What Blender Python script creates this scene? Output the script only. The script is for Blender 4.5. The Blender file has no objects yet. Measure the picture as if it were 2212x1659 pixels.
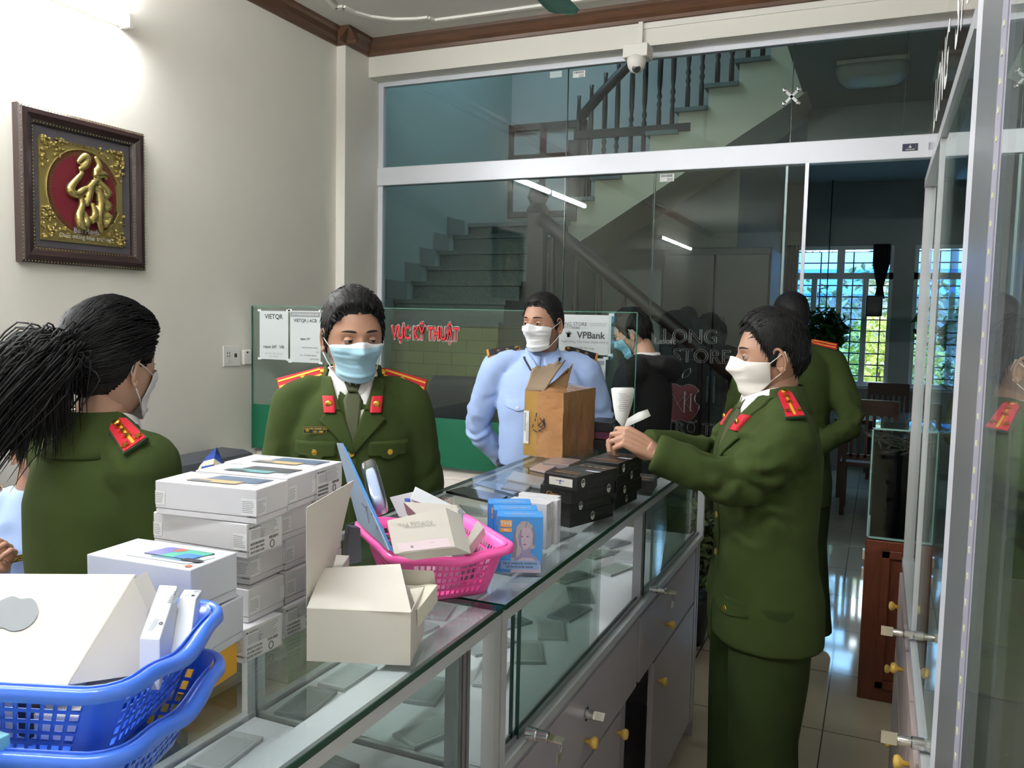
import bpy, bmesh, math, random
from mathutils import Vector, Matrix, noise
from mathutils.bvhtree import BVHTree
V = Vector
PI = math.pi
random.seed(7)
SC = bpy.context.scene
COL = SC.collection

# ------------------------------------------------------------------ camera, world, exposure
YAW, PITCH, ROLL, FPX = math.radians(-23.755), math.radians(-4.526), math.radians(1.239), 1800.67
EYE = V((0, 0, 1.6))
_f = V((math.sin(YAW)*math.cos(PITCH), math.cos(YAW)*math.cos(PITCH), math.sin(PITCH)))
_rt = V((math.cos(YAW), -math.sin(YAW), 0)); _up = _rt.cross(_f)
_r = _rt*math.cos(ROLL) + _up*math.sin(ROLL); _u = -_rt*math.sin(ROLL) + _up*math.cos(ROLL)
cam = bpy.data.cameras.new('camera'); camo = bpy.data.objects.new('camera', cam); COL.objects.link(camo)
cam.sensor_fit = 'HORIZONTAL'; cam.sensor_width = 36; cam.lens = 36*FPX/2212; cam.clip_start = .01; cam.clip_end = 200
camo.matrix_world = Matrix(((_r.x, _u.x, -_f.x, EYE.x), (_r.y, _u.y, -_f.y, EYE.y), (_r.z, _u.z, -_f.z, EYE.z), (0, 0, 0, 1)))
SC.camera = camo
def ray(x, y): return _f + _r*((x-1106)/FPX) - _u*((y-829.5)/FPX)
def onz(x, y, z): d = ray(x, y); return EYE + d*((z-1.6)/d.z)
def onx(x, y, X): d = ray(x, y); return EYE + d*(X/d.x)
def ony(x, y, Y): d = ray(x, y); return EYE + d*(Y/d.y)
def ond(x, y, D): return EYE + ray(x, y)*D

SC.view_settings.view_transform = 'Standard'; SC.view_settings.look = 'None'
SC.view_settings.gamma = 1; SC.view_settings.use_curve_mapping = False
SC.view_settings.exposure = 1.85
SC.cycles.max_bounces = 10; SC.cycles.diffuse_bounces = 4; SC.cycles.glossy_bounces = 4
SC.cycles.transparent_max_bounces = 40; SC.cycles.transmission_bounces = 6
SC.cycles.caustics_reflective = False; SC.cycles.caustics_refractive = False
SC.cycles.sample_clamp_indirect = 3.0

w = bpy.data.worlds.new('world'); SC.world = w; w.use_nodes = True
nt = w.node_tree; bg = nt.nodes['Background']
tc = nt.nodes.new('ShaderNodeTexCoord'); sx = nt.nodes.new('ShaderNodeSeparateXYZ'); rp = nt.nodes.new('ShaderNodeValToRGB')
nt.links.new(tc.outputs['Generated'], sx.inputs[0]); nt.links.new(sx.outputs[2], rp.inputs[0]); nt.links.new(rp.outputs[0], bg.inputs[0])
rp.color_ramp.elements[0].position = .45; rp.color_ramp.elements[0].color = (.42, .50, .55, 1)
rp.color_ramp.elements[1].position = .62; rp.color_ramp.elements[1].color = (.55, .78, 1.0, 1)
bg.inputs[1].default_value = 4.6

# ------------------------------------------------------------------ helpers
def lin(c): return c/12.92 if c <= .04045 else ((c+.055)/1.055)**2.4
def rgb(h):
    h = h.lstrip('#'); return tuple(lin(int(h[i:i+2], 16)/255) for i in (0, 2, 4)) + (1,)
MATS = {}
def mat(name, col='#ffffff', rough=.5, metal=0, bump=0, bscale=60, coat=0, emit=0, spec=.5, var=0, vscale=5, alpha=1, sss=0, stretch=None, sheen=0):
    if name in MATS: return MATS[name]
    m = bpy.data.materials.new(name); m.use_nodes = True; n = m.node_tree; b = n.nodes['Principled BSDF']
    c = rgb(col) if isinstance(col, str) else col
    b.inputs['Base Color'].default_value = c; b.inputs['Roughness'].default_value = rough; b.inputs['Metallic'].default_value = metal
    b.inputs['Coat Weight'].default_value = coat; b.inputs['Coat Roughness'].default_value = .08
    b.inputs['Specular IOR Level'].default_value = spec; b.inputs['Alpha'].default_value = alpha
    b.inputs['Sheen Weight'].default_value = sheen
    if sss: b.inputs['Subsurface Weight'].default_value = sss; b.inputs['Subsurface Scale'].default_value = .02; b.inputs['Subsurface Radius'].default_value = (1, .35, .2)
    if emit: b.inputs['Emission Color'].default_value = c; b.inputs['Emission Strength'].default_value = emit
    co = n.nodes.new('ShaderNodeTexCoord'); mp = n.nodes.new('ShaderNodeMapping'); n.links.new(co.outputs['Object'], mp.inputs[0])
    if stretch: mp.inputs['Scale'].default_value = stretch
    nz = n.nodes.new('ShaderNodeTexNoise'); nz.inputs['Scale'].default_value = vscale; nz.inputs['Detail'].default_value = 5
    n.links.new(mp.outputs[0], nz.inputs[0])
    mx = n.nodes.new('ShaderNodeMix'); mx.data_type = 'RGBA'; mx.inputs[0].default_value = 1; mx.blend_type = 'MULTIPLY'
    cr = n.nodes.new('ShaderNodeMapRange'); cr.inputs[3].default_value = 1-max(var, .015); cr.inputs[4].default_value = 1+max(var, .015)
    cr.inputs[1].default_value = .25; cr.inputs[2].default_value = .75
    n.links.new(nz.outputs['Fac'], cr.inputs[0]); mx.inputs[6].default_value = c
    n.links.new(cr.outputs[0], mx.inputs[7]); n.links.new(mx.outputs[2], b.inputs['Base Color'])
    if bump:
        n2 = n.nodes.new('ShaderNodeTexNoise'); n2.inputs['Scale'].default_value = bscale; n2.inputs['Detail'].default_value = 4
        bp = n.nodes.new('ShaderNodeBump'); bp.inputs['Strength'].default_value = bump; bp.inputs['Distance'].default_value = .01
        n.links.new(mp.outputs[0], n2.inputs[0]); n.links.new(n2.outputs['Fac'], bp.inputs['Height']); n.links.new(bp.outputs[0], b.inputs['Normal'])
    MATS[name] = m; return m
def glass(name, tint, base=.045, edge=.85, rough=0.0, power=5):
    if name in MATS: return MATS[name]
    m = bpy.data.materials.new(name); m.use_nodes = True; n = m.node_tree; n.nodes.clear()
    out = n.nodes.new('ShaderNodeOutputMaterial'); mix = n.nodes.new('ShaderNodeMixShader')
    tr = n.nodes.new('ShaderNodeBsdfTransparent'); gl = n.nodes.new('ShaderNodeBsdfGlossy')
    tr.inputs[0].default_value = rgb(tint) if isinstance(tint, str) else tint
    gl.inputs['Roughness'].default_value = rough; gl.inputs[0].default_value = (.92, .97, .95, 1)
    lw = n.nodes.new('ShaderNodeLayerWeight'); lw.inputs[0].default_value = .5
    p = n.nodes.new('ShaderNodeMath'); p.operation = 'POWER'; p.inputs[1].default_value = power
    ma = n.nodes.new('ShaderNodeMath'); ma.operation = 'MULTIPLY_ADD'; ma.inputs[1].default_value = edge-base; ma.inputs[2].default_value = base
    n.links.new(lw.outputs['Facing'], p.inputs[0]); n.links.new(p.outputs[0], ma.inputs[0]); n.links.new(ma.outputs[0], mix.inputs[0])
    n.links.new(tr.outputs[0], mix.inputs[1]); n.links.new(gl.outputs[0], mix.inputs[2]); n.links.new(mix.outputs[0], out.inputs[0])
    MATS[name] = m; return m

FONT_CACHE = {}
def text_geo(s, size, bold=False):
    key = (s, bold)
    if key not in FONT_CACHE:
        cu = bpy.data.curves.new('t', 'FONT'); cu.body = s; cu.size = 1; cu.resolution_u = 3; cu.align_x = 'CENTER'; cu.align_y = 'CENTER'
        cu.offset = .022 if bold else 0
        o = bpy.data.objects.new('t', cu); COL.objects.link(o)
        dg = bpy.context.evaluated_depsgraph_get(); me = o.evaluated_get(dg).to_mesh()
        FONT_CACHE[key] = ([v.co.copy() for v in me.vertices], [tuple(p.vertices) for p in me.polygons])
        o.evaluated_get(dg).to_mesh_clear(); bpy.data.objects.remove(o); bpy.data.curves.remove(cu)
    vs, fs = FONT_CACHE[key]
    return [v*size for v in vs], fs

class MB:
    def __init__(s): s.v = []; s.f = []; s.m = []; s.mats = []
    def mi(s, m):
        if m is None: return 0
        if m not in s.mats: s.mats.append(m)
        return s.mats.index(m)
    def add(s, vs, fs, m=None, M=None):
        k = len(s.v); i = s.mi(m)
        s.v += [(M @ V(v)) if M else V(v) for v in vs]
        s.f += [tuple(a+k for a in f) for f in fs]; s.m += [i]*len(fs); return s
    def box(s, x0, x1, y0, y1, z0, z1, m=None, M=None):
        vs = [(x0, y0, z0), (x1, y0, z0), (x1, y1, z0), (x0, y1, z0), (x0, y0, z1), (x1, y0, z1), (x1, y1, z1), (x0, y1, z1)]
        return s.add(vs, [(0, 3, 2, 1), (4, 5, 6, 7), (0, 1, 5, 4), (1, 2, 6, 5), (2, 3, 7, 6), (3, 0, 4, 7)], m, M)
    def bar(s, a, b, wx, wy, m=None, up=None):
        a = V(a); b = V(b); d = (b-a).normalized(); up = V(up) if up else (V((0, 0, 1)) if abs(d.z) < .95 else V((0, 1, 0)))
        x = d.cross(up).normalized(); y = x.cross(d).normalized()
        vs = [p+x*sx_*wx/2+y*sy_*wy/2 for p in (a, b) for sx_, sy_ in ((-1, -1), (1, -1), (1, 1), (-1, 1))]
        return s.add(vs, [(0, 1, 2, 3), (7, 6, 5, 4), (0, 4, 5, 1), (1, 5, 6, 2), (2, 6, 7, 3), (3, 7, 4, 0)], m)
    def prism(s, poly, a, b, axis='z', m=None, M=None):
        n = len(poly)
        def P(p, h): return {'z': (p[0], p[1], h), 'y': (p[0], h, p[1]), 'x': (h, p[0], p[1])}[axis]
        vs = [P(p, a) for p in poly] + [P(p, b) for p in poly]
        fs = [tuple(range(n))[::-1], tuple(range(n, 2*n))] + [(i, (i+1) % n, n+(i+1) % n, n+i) for i in range(n)]
        return s.add(vs, fs, m, M)
    def tube(s, pts, rad, n=10, m=None, cap=True, M=None, flat=1.0, closed=False, ref=None, round_=False):
        pts = [V(p) for p in pts]; k = len(pts)
        if not isinstance(rad, (list, tuple)): rad = [rad]*k
        rad = list(rad)
        if round_:
            P2 = []; R2 = []
            d0 = (pts[0]-pts[1]).normalized(); d1 = (pts[-1]-pts[-2]).normalized()
            for t in (.98, .8, .45): P2.append(pts[0]+d0*rad[0]*t); R2.append(rad[0]*math.sqrt(1-t*t))
            P2 += pts; R2 += rad
            for t in (.45, .8, .98): P2.append(pts[-1]+d1*rad[-1]*t); R2.append(rad[-1]*math.sqrt(1-t*t))
            pts, rad = P2, R2; k = len(pts)
        vs = []; prev = None
        for i, p in enumerate(pts):
            if closed: d = pts[(i+1) % k]-pts[i-1]
            else: d = pts[min(i+1, k-1)]-pts[max(i-1, 0)]
            d = d.normalized() if d.length > 1e-9 else V((0, 0, 1))
            if prev is None:
                r0 = V(ref) if ref else (V((0, 0, 1)) if abs(d.z) < .9 else V((1, 0, 0)))
            else: r0 = prev
            x = (r0-d*r0.dot(d)).normalized(); prev = x; y = d.cross(x)
            for j in range(n):
                a = 2*PI*j/n; vs.append(p+x*math.cos(a)*rad[i]+y*math.sin(a)*rad[i]*flat)
        fs = []
        for i in range(k if closed else k-1):
            for j in range(n):
                i2 = (i+1) % k; fs.append((i*n+j, i*n+(j+1) % n, i2*n+(j+1) % n, i2*n+j))
        if cap and not closed: fs += [tuple(range(n))[::-1], tuple(range((k-1)*n, k*n))]
        return s.add(vs, fs, m, M)
    def lathe(s, prof, n=20, m=None, M=None):
        vs = []; fs = []
        for r, z in prof:
            for j in range(n): a = 2*PI*j/n; vs.append((r*math.cos(a), r*math.sin(a), z))
        for i in range(len(prof)-1):
            for j in range(n): fs.append((i*n+j, i*n+(j+1) % n, (i+1)*n+(j+1) % n, (i+1)*n+j))
        fs += [tuple(range(n))[::-1], tuple(range((len(prof)-1)*n, len(prof)*n))]
        return s.add(vs, fs, m, M)
    def ell(s, c, r, n=16, m=None, M=None):
        vs = [(c[0], c[1], c[2]-r[2])]; fs = []; k = n//2
        for i in range(1, k):
            t = PI*i/k
            for j in range(n): a = 2*PI*j/n; vs.append((c[0]+r[0]*math.sin(t)*math.cos(a), c[1]+r[1]*math.sin(t)*math.sin(a), c[2]-r[2]*math.cos(t)))
        vs.append((c[0], c[1], c[2]+r[2])); L = len(vs)-1
        for j in range(n):
            fs.append((0, 1+(j+1) % n, 1+j)); fs.append((L, L-n+j, L-n+(j+1) % n))
        for i in range(k-2):
            for j in range(n): a = 1+i*n; fs.append((a+j, a+(j+1) % n, a+n+(j+1) % n, a+n+j))
        return s.add(vs, fs, m, M)
    def loft(s, rings, m=None, n=36, M=None, e=2.4):
        # rings: (cx, cy, cz, rx, ry[, tilt about x])
        vs = []; fs = []
        for rg in rings:
            cx, cy, cz, rx, ry = rg[:5]; tl = rg[5] if len(rg) > 5 else 0
            for j in range(n):
                a = 2*PI*j/n; c_, s_ = math.cos(a), math.sin(a)
                x = rx*math.copysign(abs(c_)**(2/e), c_); y = ry*math.copysign(abs(s_)**(2/e), s_)
                vs.append((cx+x, cy+y*math.cos(tl), cz+y*math.sin(tl)))
        k = len(rings)
        for i in range(k-1):
            for j in range(n): fs.append((i*n+j, i*n+(j+1) % n, (i+1)*n+(j+1) % n, (i+1)*n+j))
        fs += [tuple(range(n))[::-1], tuple(range((k-1)*n, k*n))]
        return s.add(vs, fs, m, M)
    def text(s, t, size, M, m, bold=False, sx=1):
        vs, fs = text_geo(t, size, bold); return s.add([V((v.x*sx, v.y, 0)) for v in vs], fs, m, M)
    def quad(s, a, b, c, d, m=None): return s.add([a, b, c, d], [(0, 1, 2, 3)], m)
    def join(s, o, M=None):
        k = len(s.v); s.v += [(M @ v) if M else v for v in o.v]; s.f += [tuple(a+k for a in f) for f in o.f]
        mp = [s.mi(x) for x in o.mats] or [0]
        s.m += [mp[i] for i in o.m]; return s
    def mesh(s, name, mats=None, smooth=False):
        me = bpy.data.meshes.new(name); me.from_pydata([tuple(v) for v in s.v], [], s.f)
        for m in (s.mats or ([mats] if mats and not isinstance(mats, (list, tuple)) else (mats or []))): me.materials.append(m)
        if s.mats: me.polygons.foreach_set('material_index', s.m)
        if smooth: me.polygons.foreach_set('use_smooth', [True]*len(me.polygons))
        me.update(); return me
    def build(s, name, m=None, parent=None, smooth=False, bevel=0, sharp=None, kind=None, label=None):
        me = s.mesh(name, m, smooth); o = bpy.data.objects.new(name, me); COL.objects.link(o)
        if smooth and sharp:
            bm = bmesh.new(); bm.from_mesh(me)
            for e in bm.edges:
                if len(e.link_faces) == 2 and e.calc_face_angle(0) > sharp: e.smooth = False
            bm.to_mesh(me); bm.free()
        if bevel:
            b = o.modifiers.new('bevel', 'BEVEL'); b.width = bevel; b.segments = 2; b.limit_method = 'ANGLE'; b.angle_limit = .6
        if parent: attach(o, parent)
        if kind: o['kind'] = kind
        if label: o['label'] = label
        return o
WM = {}
def attach(o, p):
    o.parent = p; M = WM.get(p.name)
    if M is not None: o.matrix_parent_inverse = M.inverted()
def thing(name, label, cat, loc=(0, 0, 0), rz=0, group=None, local=False):
    o = bpy.data.objects.new(name, None); COL.objects.link(o); o.empty_display_size = .05
    o.location = loc; o.rotation_euler = (0, 0, rz); o['label'] = label; o['category'] = cat
    if group: o['group'] = group
    if not local: WM[o.name] = Matrix.Translation(V(loc)) @ Matrix.Rotation(rz, 4, 'Z')
    return o
def tag(o, label, cat, group=None, kind=None):
    o['label'] = label; o['category'] = cat
    if group: o['group'] = group
    if kind: o['kind'] = kind
    return o
def copy_tree(o, parent=None):
    c = o.copy(); COL.objects.link(c)
    if parent: c.parent = parent
    for ch in list(o.children): copy_tree(ch, c)
    return c
def struct(name, mb, m=None, bevel=0, smooth=False): return mb.build(name, m, None, smooth, bevel, kind='structure')
def remesh(mb, voxel, smooth=4, fac=.5):
    me = mb.mesh('tmp'); o = bpy.data.objects.new('tmp', me); COL.objects.link(o)
    r = o.modifiers.new('r', 'REMESH'); r.mode = 'VOXEL'; r.voxel_size = voxel
    if smooth: q = o.modifiers.new('s', 'SMOOTH'); q.iterations = smooth; q.factor = fac
    dg = bpy.context.evaluated_depsgraph_get(); ev = o.evaluated_get(dg); m2 = ev.to_mesh()
    out = MB(); out.v = [v.co.copy() for v in m2.vertices]; out.f = [tuple(p.vertices) for p in m2.polygons]; out.m = [0]*len(out.f)
    ev.to_mesh_clear(); bpy.data.objects.remove(o); bpy.data.meshes.remove(me)
    return out
def frame(o, x, y, z=None):
    x = V(x).normalized(); y = V(y); y = (y-x*y.dot(x)).normalized(); z = x.cross(y)
    return Matrix(((x.x, y.x, z.x, o[0]), (x.y, y.y, z.y, o[1]), (x.z, y.z, z.z, o[2]), (0, 0, 0, 1)))
def star(r, r2=.4):
    return [((r if i % 2 == 0 else r*r2)*math.sin(PI*i/5), (r if i % 2 == 0 else r*r2)*math.cos(PI*i/5)) for i in range(10)]

# shared materials
M_white = mat('white_paint', '#e4e0d8', .45)
M_alu = mat('brushed_aluminium', '#b9bcc0', .35, .6)
M_aluw = mat('white_aluminium', '#dfe1e8', .35, .1)
M_dark = mat('dark_green_glass_edge', '#123028', .2)
M_wood = mat('reddish_wood', '#5a3d2a', .4, var=.25, vscale=8, stretch=(1, 1, 8), coat=.2)
M_dwood = mat('dark_stair_wood', '#2a1814', .45, var=.2, coat=.05)
M_black = mat('black_plastic', '#0c0c0d', .35)
M_chrome = mat('chrome', '#d8d8da', .15, 1)
M_gold = mat('gold_metal', '#e0b04a', .28, 1)
M_ink = mat('print_ink', '#3c3e42', .6)
M_lightink = mat('pale_print_ink', '#8c8f94', .6)
M_paper = mat('white_paper', '#e2e2df', .6)
M_card = mat('white_card', '#d3cec5', .5)
G_part = glass('partition_glass', (.80, .85, .84, 1), .032)
G_clear = glass('clear_glass', (.93, .965, .95, 1), .03)
G_side = glass('side_glass', (.965, .985, .975, 1), .03)
# ------------------------------------------------------------------ the room shell
W = -3.12; D = 4.72; R = .62; BR = 1.45; YB = 10.2; CE = 3.31
def tile_mat():
    m = mat('polished_floor_tile', '#c4baa4', .06, bump=0, var=.10, vscale=2.2, coat=.7)
    n = m.node_tree; b = n.nodes['Principled BSDF']; src = b.inputs['Base Color'].links[0].from_socket
    br = n.nodes.new('ShaderNodeTexBrick'); co = n.nodes.new('ShaderNodeTexCoord'); mp = n.nodes.new('ShaderNodeMapping')
    mp.inputs['Location'].default_value = (.13, .18, 0)
    br.offset = 0; br.inputs['Scale'].default_value = 1; br.inputs['Brick Width'].default_value = .6; br.inputs['Row Height'].default_value = .6
    br.inputs['Mortar Size'].default_value = .0025; br.inputs['Mortar'].default_value = rgb('#5e574b'); br.inputs['Mortar Smooth'].default_value = 0
    n.links.new(co.outputs['Object'], mp.inputs[0]); n.links.new(mp.outputs[0], br.inputs[0])
    n.links.new(src, br.inputs['Color1']); n.links.new(src, br.inputs['Color2']); n.links.new(br.outputs[0], b.inputs['Base Color'])
    return m
M_floor = tile_mat()
M_wall = mat('cream_wall_paint', '#e9e5db', .6, bump=.02, bscale=200)
M_wallb = mat('teal_lit_wall_paint', '#abbcb7', .6)  # blue-green of the stairwell light and glass tint put into the wall colour
M_hall = mat('hall_grey_paint', '#a3a5a1', .7)
M_ceil = mat('ceiling_paint', '#cfcbc4', .7)
M_moul = mat('plaster_moulding', '#eae6de', .5)
struct('floor', MB().box(-3.5, 1.7, -7.2, YB+.3, -.1, 0), M_floor)
struct('wall_left', MB().box(W-.2, W, -7.2, D, 0, 4.8).box(W, -3.055, 4.33, D+.02, 0, CE+.1), M_wall)
struct('wall_hall_left', MB().box(W-.2, W, D, 7.0, 0, 4.8), M_wallb)
struct('wall_right', MB().box(R, R+.15, -7.2, D, 0, CE+.1), M_wall)
struct('ceiling', MB().box(-3.3, R+.15, -7.2, 4.62, CE, CE+.1), M_ceil)
# far front of the shop, closed
struct('wall_front', MB().box(W-.2, R+.15, -7.3, -7.1, 0, CE), M_wall)
# lintel over the partition
struct('wall_lintel', MB().box(-3.055, R, 4.58, D+.03, 3.10, CE+.1).box(W, R+.15, 4.70, 4.76, CE, 4.8), mat('lintel_paint', '#e2ded4', .5))
# crown moulding of brown wood following wall, pillar and lintel
def crown(mb, p, q, nrm):
    p = V(p); q = V(q); nn = V(nrm)
    prof = [(0, 3.225), (.012, 3.228), (.018, 3.245), (.04, 3.262), (.058, 3.285), (.078, 3.295), (.085, CE), (0, CE)]
    vs = [p+nn*a+V((0, 0, z)) for a, z in prof] + [q+nn*a+V((0, 0, z)) for a, z in prof]; n = len(prof)
    mb.add(vs, [tuple(range(n)), tuple(range(n, 2*n))[::-1]] + [(i, n+i, n+(i+1) % n, (i+1) % n) for i in range(n)])
cm = MB()
crown(cm, (W, -7.1, 0), (W, 4.40, 0), (1, 0, 0)); crown(cm, (W, 4.33, 0), (-2.97, 4.33, 0), (0, -1, 0))
crown(cm, (-3.055, 4.25, 0), (-3.055, 4.62, 0), (1, 0, 0)); crown(cm, (-3.055, 4.58, 0), (R, 4.58, 0), (0, -1, 0)); crown(cm, (R, -7.1, 0), (R, 4.58, 0), (-1, 0, 0))
struct('trim_1', cm, M_wood)
# raised plaster line on the ceiling
mo = MB()
def plaster(pts):
    for a, b in zip(pts, pts[1:]):
        mo.bar((a[0], a[1], CE-.006), (b[0], b[1], CE-.006), .028, .014)
P_ = lambda x, y: onz(x, y, CE-.01)
pl = [P_(*p)[:] for p in [(690, -22), (706, -2), (726, 19), (742, 16), (765, 28), (800, 38), (850, 44), (900, 43), (925, 40), (938, 46), (1000, 38), (1130, 20), (1300, -4), (1420, -20)]]
plaster(pl)
struct('trim_2', mo, M_moul)
# back hall
struct('wall_hall_back', MB().box(W-.1, -1.1, 6.95, 7.1, 0, 4.8), M_hall)
struct('wall_hall_side', MB().box(-1.25, -1.1, 7.1, YB, 0, 3.25), M_hall)
struct('wall_hall_right', MB().box(BR, BR+.15, D, YB, 0, 3.3).box(R+.15, BR+.15, D-.1, D, 0, 3.3), M_hall)
WX = [(-1.0, .09), (.30, 1.30)]; WZ = (.93, 2.49)
bw = MB().box(-1.25, BR+.1, YB, YB+.2, 0, WZ[0]).box(-1.25, BR+.1, YB, YB+.2, WZ[1], 3.3)
bw.box(-1.25, WX[0][0], YB, YB+.2, WZ[0], WZ[1]).box(WX[0][1], WX[1][0], YB, YB+.2, WZ[0], WZ[1]).box(WX[1][1], BR+.1, YB, YB+.2, WZ[0], WZ[1])
struct('wall_back', bw, M_hall)
struct('ceiling_hall', MB().box(-.58, BR+.15, D+.03, YB+.2, 3.2, 3.3).box(-1.25, -.58, 7.0, YB+.2, 3.2, 3.3).box(-.58, BR, 6.7, 6.95, 2.95, 3.2), mat('hall_ceiling_paint', '#9aa09e', .7))
struct('ceiling_stairwell', MB().box(W-.2, .7, D, 5.1, 4.8, 4.9).box(-2.0, .7, 5.1, 7.1, 4.8, 4.9).box(W-.2, -2.0, 5.9, 7.1, 4.8, 4.9), M_ceil)
struct('wall_stairwell', MB().box(-.58, -.5, D, 7.1, 3.3, 4.8).box(-1.1, -.5, 6.95, 7.1, 3.2, 4.8), M_wallb)

# ------------------------------------------------------------------ back windows
M_wf = mat('window_frame_paint', '#cfd6d8', .4)
M_grille = mat('dark_window_grille', '#15181b', .5)
for i, (x0, x1) in enumerate(WX):
    w_ = thing('window_%d' % (i+1), '', 'window', ((x0+x1)/2, YB, WZ[0])); del w_['label']; del w_['category']; w_['kind'] = 'structure'
    fr = MB(); y0, y1 = YB-.0, YB+.07; t = .04; zt = 2.12
    fr.box(x0, x1, y0, y1, WZ[0], WZ[0]+t).box(x0, x1, y0, y1, WZ[1]-t, WZ[1]).box(x0, x1, y0, y1, zt, zt+.07)
    for xx in (x0, x1-t): fr.box(xx, xx+t, y0, y1, WZ[0]+t, WZ[1]-t)
    fr.box((x0+x1)/2-.04, (x0+x1)/2+.04, y0, y1, zt+.07, WZ[1]-t)
    for q in (.25, .5, .75):
        xx = x0+(x1-x0)*q; fr.box(xx-.03, xx+.03, y0, y1, WZ[0]+t, zt)
    fr.build('window_frame', M_wf, w_)
    MB().box(x0+t, x1-.27 if i == 0 else x1-t, y1-.03, y1-.024, WZ[0]+t, zt).box(x0+t, x1-t, y1-.03, y1-.024, zt+.07, WZ[1]-t).build('pane', glass('blue_window_glass', (.56, .74, .90, 1), .04), w_)
    g = MB(); z = WZ[0]+.09
    while z < WZ[1]-.05:
        g.box(x0+.02, x1-.02, YB+.10, YB+.112, z, z+.014); z += .128
    for q in (.3, .62, .90): xx = x0+(x1-x0)*q; g.box(xx-.007, xx+.007, YB+.112, YB+.122, WZ[0], WZ[1])
    g.build('window_grille', M_grille, w_)
    MB().box(x0-.05, x1+.05, YB-.06, YB+.05, WZ[0]-.04, WZ[0]).build('window_sill', M_wf, w_)
# open window sash of window 1 (swung outward, daylight straight through)
# tied dark curtains
M_curt = mat('slate_blue_curtain', '#3b4a5a', .8)
def curtain(name, lab, x, wd, z0, z1, tie=None, m=M_curt):
    mb = MB(); n = 24; rows = 14; vs = []; fs = []
    for r_ in range(rows+1):
        t = r_/rows; z = z1+(z0-z1)*t
        k = 1.0
        if tie is not None: k = .35+.65*min(1, abs(t-tie)/.45)
        for j in range(n+1):
            u = j/n-.5; vs.append((x+u*wd*k, YB-.07+.022*math.sin(j*1.9)*k, z))
    for r_ in range(rows):
        for j in range(n): a = r_*(n+1)+j; fs.append((a, a+1, a+n+2, a+n+1))
    mb.add(vs, fs); o = mb.build(name, m, None, True); s = o.modifiers.new('s', 'SOLIDIFY'); s.thickness = .006
    tag(o, lab, 'curtain'); return o
curtain('curtain', 'slate blue curtain hanging at left edge of the barred back window', -.98, .14, 1.55, 2.5)
curtain('curtain', 'dark gathered curtain tied up before the bright right half of the window', -.04, .17, 1.9, 2.5, .8, mat('dark_curtain', '#12151a', .8))
curtain('curtain', 'dark curtain by the second barred window, seen through the display cabinet', .86, .16, 1.6, 2.5, .9)
o = MB().box(-.17, .0, YB-.3, YB-.08, 1.70, 1.93).build('loudspeaker', M_black, bevel=.015); tag(o, 'black loudspeaker hung high before the bright half of the back window', 'speaker')

# garden outside
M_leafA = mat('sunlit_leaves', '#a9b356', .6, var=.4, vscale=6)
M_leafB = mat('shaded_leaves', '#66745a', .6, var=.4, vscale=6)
def foliage(n, c, r, ls, m, name, lab, cat='tree', parent=None, seed=1, flat=1, group=None):
    rd = random.Random(seed); mb = MB()
    for i in range(n):
        while True:
            p = V((rd.uniform(-1, 1), rd.uniform(-1, 1), rd.uniform(-1, 1)))
            if p.length < 1: break
        p = V((c[0]+p.x*r[0], c[1]+p.y*r[1], c[2]+p.z*r[2]))
        q = Matrix.Translation(p) @ Matrix.Rotation(rd.uniform(0, 6.3), 4, 'Z') @ Matrix.Rotation(rd.uniform(-1, 1), 4, 'X') @ Matrix.Rotation(rd.uniform(-1, 1), 4, 'Y')
        l = ls*rd.uniform(.6, 1.3)
        mb.add([(0, -l, 0), (l*.45, -.2*l, l*.12), (0, l, -l*.1), (-l*.45, -.2*l, l*.12)], [(0, 1, 2), (0, 2, 3)], m, q)
    o = mb.build(name, None, parent)
    if not parent: tag(o, lab, cat, group)
    return o
t_ = thing('shrub', 'sunlit yellow green leafy shrub outside the open back window', 'plant', (.0, 11.6, 0))
foliage(1500, (.0, 11.6, 1.05), (.55, .5, .75), .06, M_leafA, 'foliage', '', parent=t_, seed=3)
MB().tube([(0, 11.6, -.12), (.03, 11.6, .6), (0, 11.6, 1.1)], [.03, .025, .015]).build('stem', M_dwood, t_)
t_ = thing('tree', 'green garden tree outside behind the barred back windows', 'tree', (.6, 13.2, 0))
foliage(1700, (.2, 13.4, 1.5), (2.6, .9, 1.0), .09, M_leafB, 'foliage', '', parent=t_, seed=4)
MB().tube([(.6, 13.2, -.12), (.65, 13.2, 1.0), (.5, 13.2, 2.2)], [.08, .07, .04]).build('trunk', M_dwood, t_)
b_ = thing('neighbour_house', 'pale neighbouring house with blue awning beyond the garden', 'building', (-1.5, 17, 0))
MB().box(-4, 3.5, 17, 17.3, -.12, 3.0).build('wall', mat('pale_blue_wall', '#a9bccb', .7), b_)
MB().prism([(15.8, 2.1), (17, 2.6), (17, 2.65), (15.8, 2.15)], -3.2, 2.2, 'x').build('awning', mat('blue_awning', '#2f6fb5', .6), b_)
tag(MB().box(-8, 8, YB+.25, 22, -.3, -.12).build('garden_ground', mat('garden_soil', '#7d7a6c', .9)), 'pale ground of the garden outside the window', 'ground', kind='stuff')

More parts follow.
